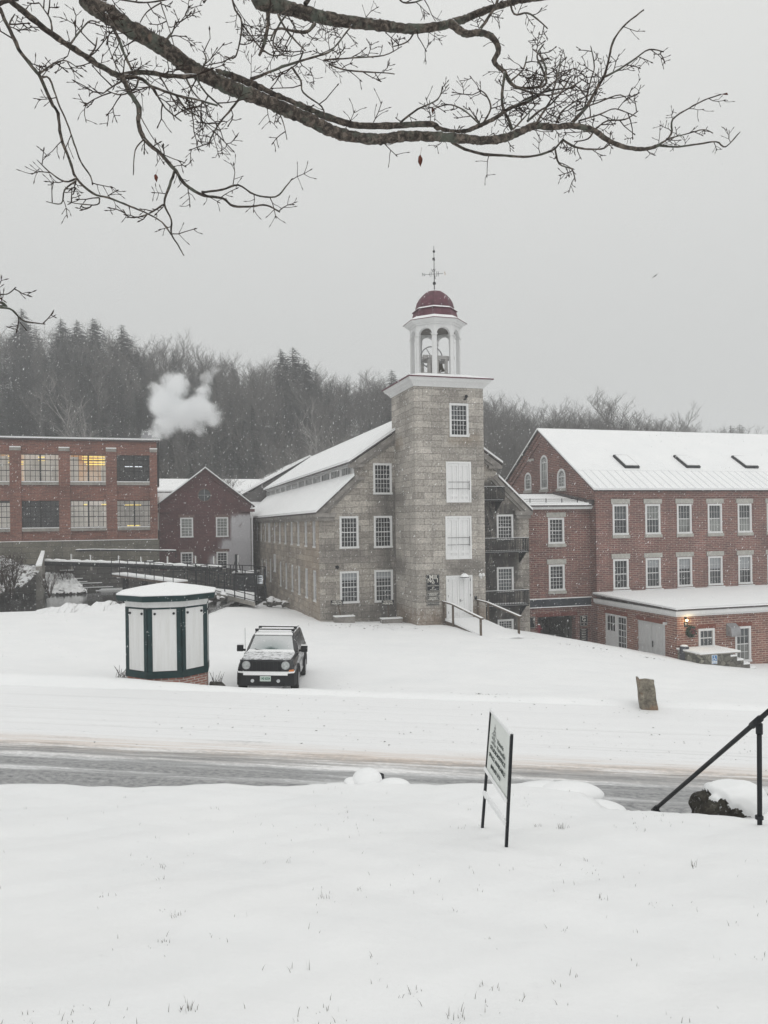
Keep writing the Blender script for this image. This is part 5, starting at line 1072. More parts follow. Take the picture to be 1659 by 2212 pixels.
sy.tube([V3(-.28 + .48 * math.cos(t) , -.30 + .48 * math.sin(t)) for t in [math.radians(a) for a in range(110, 371, 20)]], .016, 5); sy.tube([V3(-.22, .48), V3(-.14, .02), V3(.30, .02), V3(.52, -.52), V3(.72, -.46)], .018, 5); sy.tube([V3(-.2, .26), V3(.22, .26)], .013, 5); sy.lathe(V3(-.22, .78), [(.005, -.035), (.03, -.02), (.035, 0), (.03, .02), (.005, .035)], 8)
build('wheelchair_symbol', sy, SWH, hr)
tkk = thing('dock_gas_tank', 'dark narrow bin with a snowy lid against the annex corner', 'bin', FA.world(.12, -.42, -7.9), TH); build('bin_body', MB().lathe((0, 0, 0), [(.24, 0), (.25, .05), (.25, .95), (.2, 1.05), (.05, 1.08)], 12), simple('bin_dark', (.06, .062, .075), .5, .3, 4), tkk, True); build('snow_cover', MB().lathe((0, 0, 0), [(.22, 1.03), (.15, 1.09), (.05, 1.11)], 12), SNOW, tkk)
tkk.name = 'storage_bin'

# ------------------------------------------------------------------ kiosk
KC = P(365, 1478, 22.9); kz = -4.62
kio = thing('information_kiosk', 'eight sided green and white kiosk with snowy roof on a brick base by the road', 'kiosk', (KC.x, KC.y, kz), math.radians(15.6 - 5.0))
RK = 1.20; k8 = math.radians(22.5 - 90)
def kv(k, r): t = k8 + k * math.pi / 4; return Vector((r * math.cos(t), r * math.sin(t), 0))
zz = lambda y, Y=21.8: -(y - 1139) / 1661 * Y - kz
B0, B1, B2, B3, B4, B5, B6 = -.3, zz(1463), zz(1449), zz(1316), zz(1312), zz(1301), zz(1298)
build('brick_base', MB().lathe((0, 0, 0), [(RK + .02, B0), (RK + .02, B1 - .02)], 8, k8), BRICK_K, kio)
gm = MB()
for k in range(8):
    a, b = kv(k, RK), kv(k + 1, RK); t = (b - a).normalized(); L_ = (b - a).length; n = ((a + b) / 2).normalized()
    def pl8(u, z, d): return a + t * u + n * d + Vector((0, 0, z))
    for u0, u1 in ((0, .125), (L_ - .125, L_)): gm.prism([pl8(u0, B1, .0), pl8(u1, B1, .0), pl8(u1, B4, .0), pl8(u0, B4, .0)], n * .045)
    gm.prism([pl8(-.02, B1 - .02, .0), pl8(L_ + .02, B1 - .02, .0), pl8(L_ + .02, B2 - .02, .0), pl8(-.02, B2 - .02, .0)], n * .055)
    gm.prism([pl8(.12, B3 + .01, .0), pl8(L_ - .12, B3 + .01, .0), pl8(L_ - .12, B4, .0), pl8(.12, B4, .0)], n * .03)
build('frame', gm, GREEN, kio)
def kiosk_panel_mat():
    m, t, b = new_mat('kiosk_panel'); n = noise(t, 1.0, 6, .7, mapping=(7, 7, .5)); r = ramp(t, n.outputs[0], [(.33, (.66, .66, .645)), (.55, (.745, .75, .745))])
    t.links.new(r.outputs[0], b.inputs['Base Color']); b.inputs['Roughness'].default_value = .55; return m
KP = kiosk_panel_mat()
build('core', MB().lathe((0, 0, 0), [(RK - .03, B1 - .05), (RK - .03, B5)], 8, k8), GREEN, kio)
for k in range(8):
    a, b = kv(k, RK), kv(k + 1, RK); t = (b - a).normalized(); L_ = (b - a).length; n = ((a + b) / 2).normalized()
    q = lambda u, z, d: a + t * u + n * d + Vector((0, 0, z))
    p = MB().prism([q(.13, B2, -.01), q(L_ - .13, B2, -.01), q(L_ - .13, B3, -.01), q(.13, B3, -.01)], n * .045); po = build('panel', p, KP, kio)
    kb = MB()
    for u in (.20, L_ - .20): c = q(u, B3 - .12, .035); kb.tube([c, c + n * .03], .035, 10)
    build('knob', kb, BLACK, po)
build('frieze', MB().lathe((0, 0, 0), [(RK + .03, B4), (RK + .07, B5 + .02)], 8, k8), KP, kio)
BE = zz(1287, 21.4); build('eave_board', MB().lathe((0, 0, 0), [(RK + .08, B6 - .02), (RK + .27, B6 + .0), (RK + .30, BE - .02), (.2, BE + .05)], 8, k8), GREEN, kio)
lerp1 = lambda a, b, t: a + (b - a) * t
ap_z = zz(1259, 22.9); rs = MB().lathe((0, 0, 0), [(RK + .29, BE - .02), (RK + .31, BE + .005), (RK + .28, BE + .04), (.9, lerp1(BE + .04, ap_z + .05, .42)), (.35, ap_z - .015), (.02, ap_z + .03)], 8, k8)
ko = build('roof_snow', rs, SNOW, kio); bevel(ko, .015, 2)
gs = on_ground(468, 1478, 22.9); gb = build('granite_chunk', MB().box(-.2, .2, -.2, .2, -.15, .2), ROCK, None); gb.location = gs; gb.rotation_euler = (.1, .15, .5); bevel(gb, .04); tag(gb, 'small rough granite chunk beside the kiosk brick base', 'stone')
bs2 = on_ground(268, 1462, 23.4); br_ = MB(); rnd = random.Random(2)
for i in range(26): t = rnd.uniform(0, 6.28); l = rnd.uniform(.15, .5); br_.tube([(rnd.gauss(0, .12), rnd.gauss(0, .12), 0), (l * .6 * math.cos(t), l * .6 * math.sin(t), l * .8)], .006, 3)
bo2 = build('dry_weeds', br_, TWIG); bo2.location = bs2; tag(bo2, 'clump of dry weed stalks at the left foot of the kiosk', 'plant')
bo3 = bo2.copy(); COL.objects.link(bo3); bo3.location = on_ground(470, 1470, 23.3); bo3.scale = (.8, .8, 1.3); bo3['label'] = 'thin dry weed stalks between the kiosk and the parked car'

# ------------------------------------------------------------------ parked sport utility vehicle
CP = P(573, 1480, 23.0); cz = -5.05
car = thing('parked_car', 'boxy dark off road car facing the road with snow on its hood and roof', 'car', (CP.x, 23.0, cz), math.radians(1.0)); car.rotation_euler = (math.radians(-1.3), math.radians(1.6), math.radians(1.2))
def paint():
    m, t, b = new_mat('car_paint'); b.inputs['Base Color'].default_value = (.006, .008, .011, 1); b.inputs['Roughness'].default_value = .32; b.inputs['Coat Weight'].default_value = .5
    n = noise(t, 9, 4, .7); bump(t, b, n.outputs[0], .05, .005); return m
PAINT = paint(); PLAST = simple('black_plastic', (.010, .011, .013), .6, .3, 6); RUB = simple('tyre_rubber', (.02, .02, .02), .9, .3, 6)
def dusted(name, base, lo, hi, z=None):                                   # paint or glass with clinging snow dust
    m, t, b = new_mat(name); n = noise(t, 5.5, 7, .75, dist=.3); r = ramp(t, n.outputs[0], [(lo, 0), (hi, 1)]); c = mixc(t, r.outputs[0], base, (.78, .79, .80))
    t.links.new(c.outputs[0], b.inputs['Base Color']); b.inputs['Roughness'].default_value = .6; return m
DUSTP = dusted('dusted_paint', (.035, .038, .042), .44, .66)
def loft(sections, closed_ends=True):
    m = MB(); n = len(sections[0]); vs = [p for s in sections for p in s]; fs = []
    for i in range(len(sections) - 1):
        for j in range(n): k = (j + 1) % n; fs.append((i * n + j, i * n + k, (i + 1) * n + k, (i + 1) * n + j))
    if closed_ends: fs.append(tuple(range(n - 1, -1, -1))); fs.append(tuple((len(sections) - 1) * n + j for j in range(n)))
    return m.add(vs, fs)
def sec(y, hw, zb, zt, cr=.06, hwt=None):
    hwt = hwt or hw; return [(-hw + .03, y, zb), (hw - .03, y, zb), (hw, y, zb + .06), (hw, y, zt - .22), (hwt, y, zt - cr), (hwt - cr * 1.5, y, zt), (-hwt + cr * 1.5, y, zt), (-hwt, y, zt - cr), (-hw, y, zt - .22), (-hw, y, zb + .06)]
body = loft([sec(.03, .66, .36, 1.01, .05, .64), sec(.08, .76, .32, 1.035, .06, .73), sec(.18, .84, .30, 1.055, .07, .79), sec(.35, .87, .29, 1.07, .08, .80), sec(.6, .875, .28, 1.08, .08, .81), sec(1.2, .875, .28, 1.075, .05, .84), sec(1.3, .875, .28, 1.09, .04, .86), sec(4.1, .875, .30, 1.10, .04, .86), sec(4.33, .85, .34, 1.08, .05, .83), sec(4.38, .80, .42, 1.02, .05, .78)])
bo = build('body', body, PAINT, car); bevel(bo, .02, 2)
cab = loft([[(-.745, 1.22, 1.06), (.745, 1.22, 1.06), (.745, 1.24, 1.09), (-.745, 1.24, 1.09)], [(-.62, 1.86, 1.56), (.62, 1.86, 1.56), (.60, 1.90, 1.59), (-.60, 1.90, 1.59)]])
gh = MB(); A1 = [(-.76, 1.20, 1.06), (.76, 1.20, 1.06), (.62, 1.82, 1.545), (-.62, 1.82, 1.545)]; A2 = [(-.83, 4.25, 1.06), (.83, 4.25, 1.06), (.66, 4.05, 1.60), (-.66, 4.05, 1.60)]; A1b = [(-.63, 1.95, 1.60), (.63, 1.95, 1.60)]
gh.add([A1[0], A1[1], A1[2], A1[3], (-.83, 1.45, 1.06), (.83, 1.45, 1.06), (.655, 1.95, 1.60), (-.655, 1.95, 1.60), A2[0], A2[1], A2[2], A2[3]],
       [(0, 1, 2, 3), (3, 2, 6, 7), (0, 3, 7, 4), (1, 5, 6, 2), (7, 6, 10, 11), (4, 7, 11, 8), (5, 9, 10, 6), (8, 11, 10, 9)])
g_ = build('cabin', gh, PAINT, car); bevel(g_, .05, 3)
def ws_mat():
    m, t, b = new_mat('snow_dusted_windscreen')
    n = noise(t, 1.1, 3, .5); tc = t.nodes.new('ShaderNodeTexCoord'); d = nd(t, 'ShaderNodeVectorMath', operation='DISTANCE'); mp = t.nodes.new('ShaderNodeMapping'); mp.inputs['Scale'].default_value = (1.0, 1.0, 1.6)
    t.links.new(tc.outputs['Object'], mp.inputs[0]); t.links.new(mp.outputs[0], d.inputs[0]); d.inputs[1].default_value = (-.02, 1.3, 1.14 * 1.6)
    nn = noise(t, 14, 4, .7); a = nd(t, 'ShaderNodeMath', operation='MULTIPLY_ADD'); a.inputs[1].default_value = .22; t.links.new(nn.outputs[0], a.inputs[0]); t.links.new(d.outputs['Value'], a.inputs[2])
    r = ramp(t, a.outputs[0], [(.22, (.06, .10, .095)), (.36, (.36, .40, .40)), (.8, (.56, .575, .58))]); t.links.new(r.outputs[0], b.inputs['Base Color']); b.inputs['Roughness'].default_value = .45; return m
def offq(pts, d): 
    p = [Vector(q) for q in pts]; n = (p[1] - p[0]).cross(p[3] - p[0]).normalized(); c = sum(p, Vector()) / 4
    if n.dot(c - Vector((0, 2.6, .9))) < 0: n = -n
    return [q + n * d for q in p], n
def inset(pts, s): c = sum((Vector(q) for q in pts), Vector()) / len(pts); return [c + (Vector(q) - c) * s for q in pts]
q, n = offq(A1, .006); ws = build('windscreen', MB().prism(inset(q, .95), n * .012), ws_mat(), car)
for s in (-1, 1):
    for (y0_, y1_, y0t, y1t) in ((1.58, 2.42, 1.98, 2.44), (2.52, 3.32, 2.54, 3.30), (3.42, 4.10, 3.40, 3.96)):
        lerp = lambda y, z: s * (.83 - (z - 1.06) / .54 * .172)
        pts = [(lerp(y0_, 1.12), y0_, 1.12), (lerp(y1_, 1.12), y1_, 1.12), (lerp(y1t, 1.52), y1t, 1.52), (lerp(y0t, 1.52), y0t, 1.52)]
        q, n = offq(pts, .004); build('side_window', MB().prism(q, n * .01), G_MID, car)
    mi = MB(); mi.box(s * .86, s * 1.02 , 1.50, 1.58, 1.08, 1.27) if False else mi.box(s * .92, s * 1.12, 1.45, 1.56, 1.08, 1.28); mi.box(s * .84, s * .93, 1.47, 1.53, 1.09, 1.16); mo = build('wing_mirror', mi, PLAST, car); bevel(mo, .02)
    build('snow_cover', MB().box(s * .92, s * 1.12, 1.45, 1.56, 1.285, 1.305), SNOW, mo)
    for yw in (.88, 3.50):
        w_ = MB(); c = Vector((s * .80, yw, .345)); w_.tube([c - Vector((.11, 0, 0)), c + Vector((.11, 0, 0))], .345, 22); wo = build('wheel', w_, RUB, car, False)
        rm_ = MB(); rm_.tube([c + Vector((s * .10, 0, 0)), c + Vector((s * .125, 0, 0))], .21, 16); build('rim', rm_, STEEL, wo)
        ar = MB(); pts = [(s * .885, yw + .44 * math.cos(math.radians(a)), .345 + .44 * math.sin(math.radians(a))) for a in range(-5, 186, 12)]; ar.tube(pts, .045, 5); build('wheel_arch', ar, PLAST, car)
    hl = MB(); hl.tube([(s * .585, .045, .885), (s * .585, -.03, .885), (s * .585, -.045, .885)], [.115, .115, .09], 20); ho = build('headlight', hl, simple('headlamp_lens', (.44, .46, .46), .2, .35, 14), car, label=None)
    build('lamp_ring', MB().tube([(s * .585 + .118 * math.cos(t * math.pi / 10), -.02, .885 + .118 * math.sin(t * math.pi / 10)) for t in range(21)], .010, 5, False), STEEL, ho)
    build('fog_light', MB().tube([(s * .385, .03, .43), (s * .385, -.078, .43)], .052, 14), simple('fog_lens', (.55, .57, .58), .2, .2, 14), car)
    build('turn_signal', MB().prism([(s * .70, -.0, .75), (s * .83, .07, .76), (s * .84, .07, .69), (s * .69, 0, .69)], (0, -.03, 0)), simple('amber_lens', (.65, .22, .06), .3, .1, 4) if s > 0 else PLAST, car)
    build('bumper_corner_snow', MB().prism([(s * .66, -.07, .655), (s * .66, .02, .66), (s * .86, .12, .67), (s * .84, .02, .655)], (0, 0, .045)), SNOW, car)
    rr = MB().tube([(s * .60, 2.0, 1.645), (s * .60, 3.9, 1.645)], .014, 6)
    for y in (2.0, 3.0, 3.9): rr.box(s * .60 - .02, s * .60 + .02, y - .05, y + .05, 1.59, 1.65)
    build('roof_rail', rr, PLAST, car)
gr = MB(); gr.box(-.46, .46, .0, .03, .72, .99)
for i in range(8): x = -.44 + i * .126; gr.box(x - .032, x + .032, -.022, -.001, .71, .995)
build('grille', gr, PLAST, car); build('front_panel', MB().prism([(-.80, .16, .68), (-.70, .03, .68), (-.55, .004, .68), (.55, .004, .68), (.70, .03, .68), (.80, .16, .68)], (0, 0, .345)), PAINT, car)
bu = loft([[(-.86, .14, .28), (-.86, .14, .67), (-.70, -.04, .66), (-.70, -.04, .30)], [(-.5, -.10, .28), (-.5, -.02, .66), (-.5, -.10, .62), (-.5, -.12, .34)]]) if False else MB().prism([(-.885, .42, .28), (-.885, .20, .28), (-.84, .07, .28), (-.74, -.02, .28), (-.58, -.06, .28), (.58, -.06, .28), (.74, -.02, .28), (.84, .07, .28), (.885, .20, .28), (.885, .42, .28)], (0, 0, .38))
bmp_ = build('bumper', bu, PLAST, car); bevel(bmp_, .03, 3)
build('bumper_snow', MB().box(-.66, .66, -.10, -.0, .60, .70), SNOW, bmp_); build('skid_plate', MB().box(-.5, .5, -.02, .2, .18, .29), STEEL, bmp_)
pl_ = build('licence_plate', MB().box(-.16, .16, -.085, -.065, .42, .575), simple('plate_white', (.55, .62, .58), .5, .05, 4), car); text_mesh(pl_, '145 6324', .10, simple('plate_green', (.03, .15, .10), .5, .05, 4), face_front(0, -.088, .50), xs=.74, bold=.003)
hd = MB().prism([(-.60, .07, 1.035), (0, .05, 1.045), (.60, .07, 1.035), (.72, .16, 1.05), (.76, .9, 1.09), (.74, 1.20, 1.10), (-.74, 1.20, 1.10), (-.76, .9, 1.09), (-.72, .16, 1.05)], (0, 0, .03)); ho = build('hood_snow', hd, dusted('hood_snow_patchy', (.05, .055, .06), .35, .52), car); bevel(ho, .015)
rs = MB().prism([(-.60, 1.99, 1.604), (.60, 1.99, 1.604), (.62, 4.0, 1.61), (-.62, 4.0, 1.61)], (0, 0, .04)); ho = build('roof_snow', rs, SNOW, car); bevel(ho, .015)
build('cowl_snow', MB().prism([(-.74, 1.14, 1.09), (.74, 1.14, 1.09), (.70, 1.28, 1.14), (-.70, 1.28, 1.14)], (0, 0, .04)), SNOW, car)
build('windscreen_frame_snow', MB().prism([(-.61, 1.83, 1.56), (.61, 1.83, 1.56), (.60, 1.98, 1.61), (-.60, 1.98, 1.61)], (0, 0, .025)), SNOW, car)
wi = MB(); wi.tube([(-.05, 1.23, 1.14), (-.45, 1.25, 1.17), (-.52, 1.27, 1.2)], .012, 4); wi.tube([(.25, 1.23, 1.14), (.60, 1.25, 1.14)], .012, 4); build('wiper', wi, BLACK, car)
for y in (2.15, 2.95): xb_ = MB().tube([(-.64, y, 1.715), (.64, y, 1.715)], .02, 6); xb_.box(-.64, -.54, y - .05, y + .05, 1.66, 1.73); xb_.box(.54, .64, y - .05, y + .05, 1.66, 1.73); xo = build('cross_bar', xb_, PLAST, car); build('snow_cover', MB().box(-.5, .5, y - .02, y + .02, 1.737, 1.755), SNOW, xo)
build('antenna', MB().tube([(-.80, 1.15, 1.05), (-.84, 1.25, 1.85)], .006, 4), BLACK, car)
for s in (-1, 1): build('side_dusting', MB().prism([(s * .8765, .5, .70), (s * .8765, 4.2, .72), (s * .8765, 4.2, .98), (s * .865, .9, .95)], (s * .004, 0, 0)), DUSTP, car)

# ------------------------------------------------------------------ for-lease sign on the lawn
zsg = lambda x, y: ((1840 + x / 3.568) / 1.8228, (2760 + y / 3.568) / 1.8228)
YL, YR = 7.95, 7.06
SL0, SL1 = P(*zsg(338, 105), YL), P(*zsg(196, 1790), YL); SR0, SR1 = P(*zsg(624, 466), YR), P(*zsg(534, 2108), YR)
sgn = thing('lease_sign', 'white studio and office space sign in a black metal frame on the snowy lawn', 'sign', tuple((SL1 + SR1) / 2))
def wpost(a, b, w=.026):
    m = MB(); d = (SR1 - SL1); d.z = 0; d.normalize(); n = Vector((-d.y, d.x, 0)); q = [d * i * w / 2 + n * j * w / 2 for i, j in ((-1, -1), (1, -1), (1, 1), (-1, 1))]
    return m.prism([a + v for v in q], b - a)
for a, b in ((SL0, SL1), (SR0, SR1)): build('post', local(wpost(a, b - Vector((0, 0, .12))), sgn), BLACK, sgn)
def lerpv(a, b, t): return a + (b - a) * t
def pp_(t, side): return lerpv(SL0, SL1, t) if side == 0 else lerpv(SR0, SR1, t)
tl = lambda y: (y - 105) / (1790 - 105); trr = lambda y: (y - 466) / (2108 - 466)
TLc, BLc, TRc, BRc = pp_(tl(135), 0), pp_(tl(965), 0), pp_(trr(478), 1), pp_(trr(1425), 1)
dB = (TRc - TLc).normalized(); nB = dB.cross(TLc - BLc).normalized()
if nB.y > 0: nB = -nB
ins_ = .035; A = TLc + dB * ins_; Bp = TRc - dB * ins_; C_ = BRc - dB * ins_; D_ = BLc + dB * ins_
build('board', local(MB().prism([A + nB * .004, Bp + nB * .004, C_ + nB * .004, D_ + nB * .004], -nB * .008), sgn), simple('sign_panel', (.74, .77, .74), .5, .04, 3), sgn)
frm = MB()
for a, b in ((TLc, TRc), (BLc, BRc)): frm.tube([a, b], .012, 4)
build('frame_bar', local(frm, sgn), BLACK, sgn)
LBa, LBb = pp_(tl(1275), 0), pp_(trr(1712), 1); build('lower_bar', local(MB().tube([LBa, LBb], .014, 4), sgn), BLACK, sgn)
sb = MB(); up = Vector((0, 0, 1))
def snow_strip(a, b, h, w, seedv, hang=0.0):
    rnd = random.Random(seedv); n = 26; m = MB(); d = (b - a).normalized(); s_ = Vector((-d.y, d.x, 0)).normalized()
    ring_ = []
    for i in range(n + 1):
        c = lerpv(a, b, i / n); hh = h * (.75 + .5 * rnd.random()); hg = hang * (.3 + 1.0 * rnd.random()); ring_.append([c - s_ * w - up * hg, c - s_ * w * .9 + up * hh * .6, c + up * hh, c + s_ * w * .9 + up * hh * .6, c + s_ * w - up * hg])
    vs = [p for r in ring_ for p in r]; fs = [(i * 5 + j, i * 5 + (j + 1) % 5, (i + 1) * 5 + (j + 1) % 5, (i + 1) * 5 + j) for i in range(n) for j in range(5)]; fs += [(4, 3, 2, 1, 0), tuple(n * 5 + j for j in range(5))]; return m.add(vs, fs)
build('top_snow', local(snow_strip(TLc + up * .004, TRc + up * .004, .03, .018, 1, .012), sgn), SNOW, sgn); build('bottom_snow', local(snow_strip(BLc + nB * .012 - up * .0, BRc + nB * .012, .03, .014, 2, .004), sgn), SNOW, sgn); build('bar_snow', local(snow_strip(LBa - up * .015, LBb - up * .015, .035, .020, 4, .02), sgn), SNOW, sgn)
# lettering follows the tilted board
ex = (Bp - A); ey = (A - D_); Wb, Hb = ex.length, ey.length
Mb = Matrix.Identity(4); exn = ex.normalized(); eyn = (ey - exn * ey.dot(exn) * 0).normalized(); org = D_ - Vector(sgn.location) + nB * .0065
for i in range(3): Mb[i][0] = exn[i]; Mb[i][1] = eyn[i]; Mb[i][2] = nB[i]; Mb[i][3] = org[i]
INK = simple('sign_ink', (.05, .065, .06), .6, .1, 4); INK2 = simple('sign_logo_ink', (.16, .18, .17), .6, .1, 4)
for tx, u, v, s_, xs_, ink, bo_ in (('STUDIO/OFFICE', .50, .455, .056, 1.62, INK, .0), ('SPACE AVAILABLE', .50, .325, .056, 1.52, INK, .0), ('(603) 827-3722', .47, .18, .050, 1.35, INK, .0), ('Historic', .60, .665, .060, 1.35, INK2, .0), ('Harrisville', .65, .565, .060, 1.35, INK2, .0)):
    text_mesh(sgn, tx, s_, ink, Mb @ Matrix.Translation((u * Wb, v * Hb, 0)), xs=xs_, bold=bo_)
lg = MB(); cxl_ = .27 * Wb; 
def lgb(x0, x1, y0_, y1_): y0_, y1_ = .51 + (y0_ - .44) * .76, .51 + (y1_ - .44) * .76; lg.add([(cxl_ + x0, y0_ * Hb, 0), (cxl_ + x1, y0_ * Hb, 0), (cxl_ + x1, y1_ * Hb, 0), (cxl_ + x0, y1_ * Hb, 0)], [(0, 1, 2, 3)])
for (x0, x1, a, b) in [(-.028, -.020, .44, .76), (.02, .028, .44, .76), (-.028, .028, .755, .77), (-.012, .012, .48, .54), (-.012, .012, .58, .63), (-.012, .012, .67, .71), (-.035, .035, .77, .78), (-.02, -.014, .78, .83), (.014, .02, .78, .83), (-.004, .004, .78, .83), (-.024, .024, .83, .842), (-.016, .016, .842, .86), (-.003, .003, .86, .92),
                        (-.085, -.065, .47, .52), (-.085, -.065, .57, .62), (-.055, -.037, .47, .52), (-.055, -.037, .57, .62), (.037, .055, .47, .52), (.037, .055, .57, .62), (.065, .085, .47, .52), (-.055, -.037, .66, .69)]: lgb(x0 * 1.1, x1 * 1.1, a, b)
lg.add([(cxl_ - .11, .677 * Hb, 0), (cxl_ - .11, .666 * Hb, 0), (cxl_ - .03, .734 * Hb, 0), (cxl_ - .03, .745 * Hb, 0)], [(0, 1, 2, 3)]); lg.add([(cxl_ + .11, .677 * Hb, 0), (cxl_ + .11, .666 * Hb, 0), (cxl_ + .03, .734 * Hb, 0), (cxl_ + .03, .745 * Hb, 0)], [(0, 1, 2, 3)])
lg.v = [tuple((Mb @ Matrix.Translation((0, 0, .002))) @ Vector(p)) for p in lg.v]; build('mill_logo', lg, INK2, sgn)

# ------------------------------------------------------------------ pipe handrail, rocks, tub, stone post
zr7 = lambda x, y: ((2520 + x / 3.2917) / 1.8228, (2760 + y / 3.2917) / 1.8228)
PB = P(*zr7(1546, 1505), 7.75); PT = P(*zr7(1545, 300), 7.75); RE = P(*zr7(200, 1400), 9.6); RT = P(*zr7(1515, 265), 7.75); RU = RT + (RT - RE) * .9
hrz = thing('pipe_handrail', 'black pipe handrail sloping down over the steps at the right edge of the lawn', 'railing', tuple(PB))
build('rail', local(MB().tube([RE, RT, RU], .024, 12), hrz), BLACK, hrz, True)
build('post', local(MB().tube([PB - Vector((0, 0, .5)), Vector((PT.x, PT.y, RT.z - .10))], .024, 12), hrz), BLACK, hrz, True)
jm = MB(); dR = (RU - RE).normalized(); jm.tube([RT - dR * .10, RT + dR * .07], .034, 12); jm.tube([PT - Vector((0, 0, .10)), PT - Vector((0, 0, .0)), RT - Vector((0, 0, .015))], [.033, .034, .024], 12); build('rail_joint', local(jm, hrz), BLACK, hrz, True)
jm = MB(); jm.lathe(PB, [(.04, -.02), (.04, .012), (.033, .016)], 14); build('base_flange', local(jm, hrz), BLACK, hrz)
EB = P(*zr7(262, 1475), 9.55); jm = MB(); jm.tube([RE - dR * .06, RE + dR * .05], .032, 12); jm.tube([RE + Vector((0.01, 0, 0)), EB, EB - Vector((0, 0, 1.0))], [.03, .03, .026], 12); build('end_post', local(jm, hrz), BLACK, hrz, True)
RT2 = RU; build('post', local(MB().tube([Vector((RU.x, RU.y, RU.z)), Vector((RU.x, RU.y, ground_z(RU.x, RU.y) - .2))], .024, 12), hrz), BLACK, hrz, True)
def blob(name, r, sc, seedv, mat, amp=.25, sub=4, rough=.1):
    bm_ = bmesh.new(); bmesh.ops.create_icosphere(bm_, subdivisions=sub, radius=1.0); rnd = random.Random(seedv); ph = [rnd.uniform(0, 6) for _ in range(9)]
    for v in bm_.verts:
        c = v.co.copy(); k = 1 + amp * (math.sin(c.x * 2.3 + ph[0]) * math.cos(c.y * 2.1 + ph[1]) + .6 * math.sin(c.z * 3.1 + ph[2] + c.x * 2)) + rough * math.sin(c.x * 9 + ph[3]) * math.sin(c.y * 8 + ph[4]) * math.cos(c.z * 9 + ph[5])
        v.co = Vector((c.x * sc[0], c.y * sc[1], c.z * sc[2])) * (k * r)
    me = bpy.data.meshes.new(name); bm_.to_mesh(me); bm_.free(); me.materials.append(mat); me.polygons.foreach_set('use_smooth', [True] * len(me.polygons))
    o = bpy.data.objects.new(name, me); COL.objects.link(o); return o
bk = P(1562, 1745, 9.0); rock = blob('boulder', .36, (1.12, .7, .70), 6, ROCK, .10, 6, .05); rock.location = P(1570, 1745, 9.0) + Vector((0, 0, -.02))
for v in rock.data.vertices: v.co.x = max(v.co.x, -.31 + .05 * v.co.z + .02 * math.sin(v.co.z * 30 + v.co.y * 20)); v.co.z = min(v.co.z, .215 + .015 * math.sin(v.co.x * 9)); v.co.y = max(v.co.y, -.20)
rock.data.update(); rock.scale = (1.15, 1.1, 1.12); tag(rock, 'dark mossy boulder with a thick snow cap behind the handrail', 'boulder')
def snowcap(o, plane, thick=.045, ragged=.06):
    me = o.data; rnd = random.Random(len(me.vertices)); n = Vector(plane[:3]); dmin = plane[3]
    keep = {}; vs = []; fs = []
    def val(c): return n.dot(c) - dmin + ragged * (math.sin(c.x * 23 + 1) * math.cos(c.z * 19 + c.y * 17) + .6 * math.sin(c.x * 51 + c.y * 43))
    vv = [val(v.co) for v in me.vertices]
    for p in me.polygons:
        if min(vv[i] for i in p.vertices) < 0: continue
        f = []
        for i in p.vertices:
            if i not in keep:
                v = me.vertices[i]; k = min(1.0, vv[i] / .05); k = k * (2 - k); keep[i] = len(vs); vs.append(v.co + v.normal * (thick * k) + Vector((0, 0, thick * .6 * k)) + v.normal * .003)
            f.append(keep[i])
        fs.append(tuple(f))
    return build('snow_cap', MB().add(vs, fs), SNOW, o, True, uv=False)
snowcap(rock, (.36, .0, .70, .045), .045, .018)
mound = blob('snow_mound', .3, (1.5, .8, .45), 12, SNOW, .05); mound.location = P(1650, 1752, 8.9) - Vector((0, 0, .1)); tag(mound, 'low smooth snow covered stone right of the handrail post', 'boulder')
def snow_rock(px, py, Y, r, sc, seedv, label, edge=None):
    o = blob('snowy_boulder', r, sc, seedv, ROCK, .06, 4, .02); o.location = P(px, py, Y); tag(o, label, 'boulder', 'snow covered stones along the lawn edge'); snowcap(o, (.45, .0, .85, -r * .62), .03, .02); return o
snow_rock(793, 1690, 11.1, .205, (.92, .8, .78), 31, 'tallest rounded snow capped stone beside the striped tub'); snow_rock(764, 1696, 11.1, .11, (1.1, .8, .6), 32, 'small snow capped stone left of the tall one by the tub'); snow_rock(848, 1701, 11.0, .14, (1.5, .8, .55), 33, 'low snow capped stone right of the striped tub')
snow_rock(1226, 1722, 10.3, .28, (1.5, .9, .50), 34, 'broad snow covered stone at the lawn edge right of the lease sign'); snow_rock(1170, 1716, 10.5, .24, (1.7, .9, .42), 35, 'wide low snow covered stone just right of the lease sign'); snow_rock(1296, 1758, 9.6, .22, (1.4, .9, .45), 36, 'lowest snow covered stone stepping down towards the handrail')
tb_ = P(813, 1681, 11.35); tub = thing('striped_tub', 'small dark round tub with a pale rim band behind the snowy stones', 'tub', tuple(tb_)); tr2 = .115
build('tub_body', MB().lathe((0, 0, 0), [(tr2 * .8, -.35), (tr2, .05), (tr2 - .012, .05), (tr2 * .8, -.05)], 24), BLACK, tub, True); build('rim_band', MB().lathe((0, 0, 0), [(tr2 * .98 + .003, -.012), (tr2 + .004, .012), (tr2 + .0035, .013), (tr2 * .97, -.012)], 24), STEEL, tub); build('snow_fill', MB().lathe((0, 0, 0), [(tr2 * .85, -.045), (tr2 * .5, -.02), (.01, -.012)], 20), SNOW, tub)
pst = P(1402, 1529, 18.6); pst.z = road_z(pst.x) - .04
bmn = MB(); S4 = [(0, 0, -.3), (.40, 0, -.3), (.40, .26, -.3), (0, .26, -.3)]
secs = []
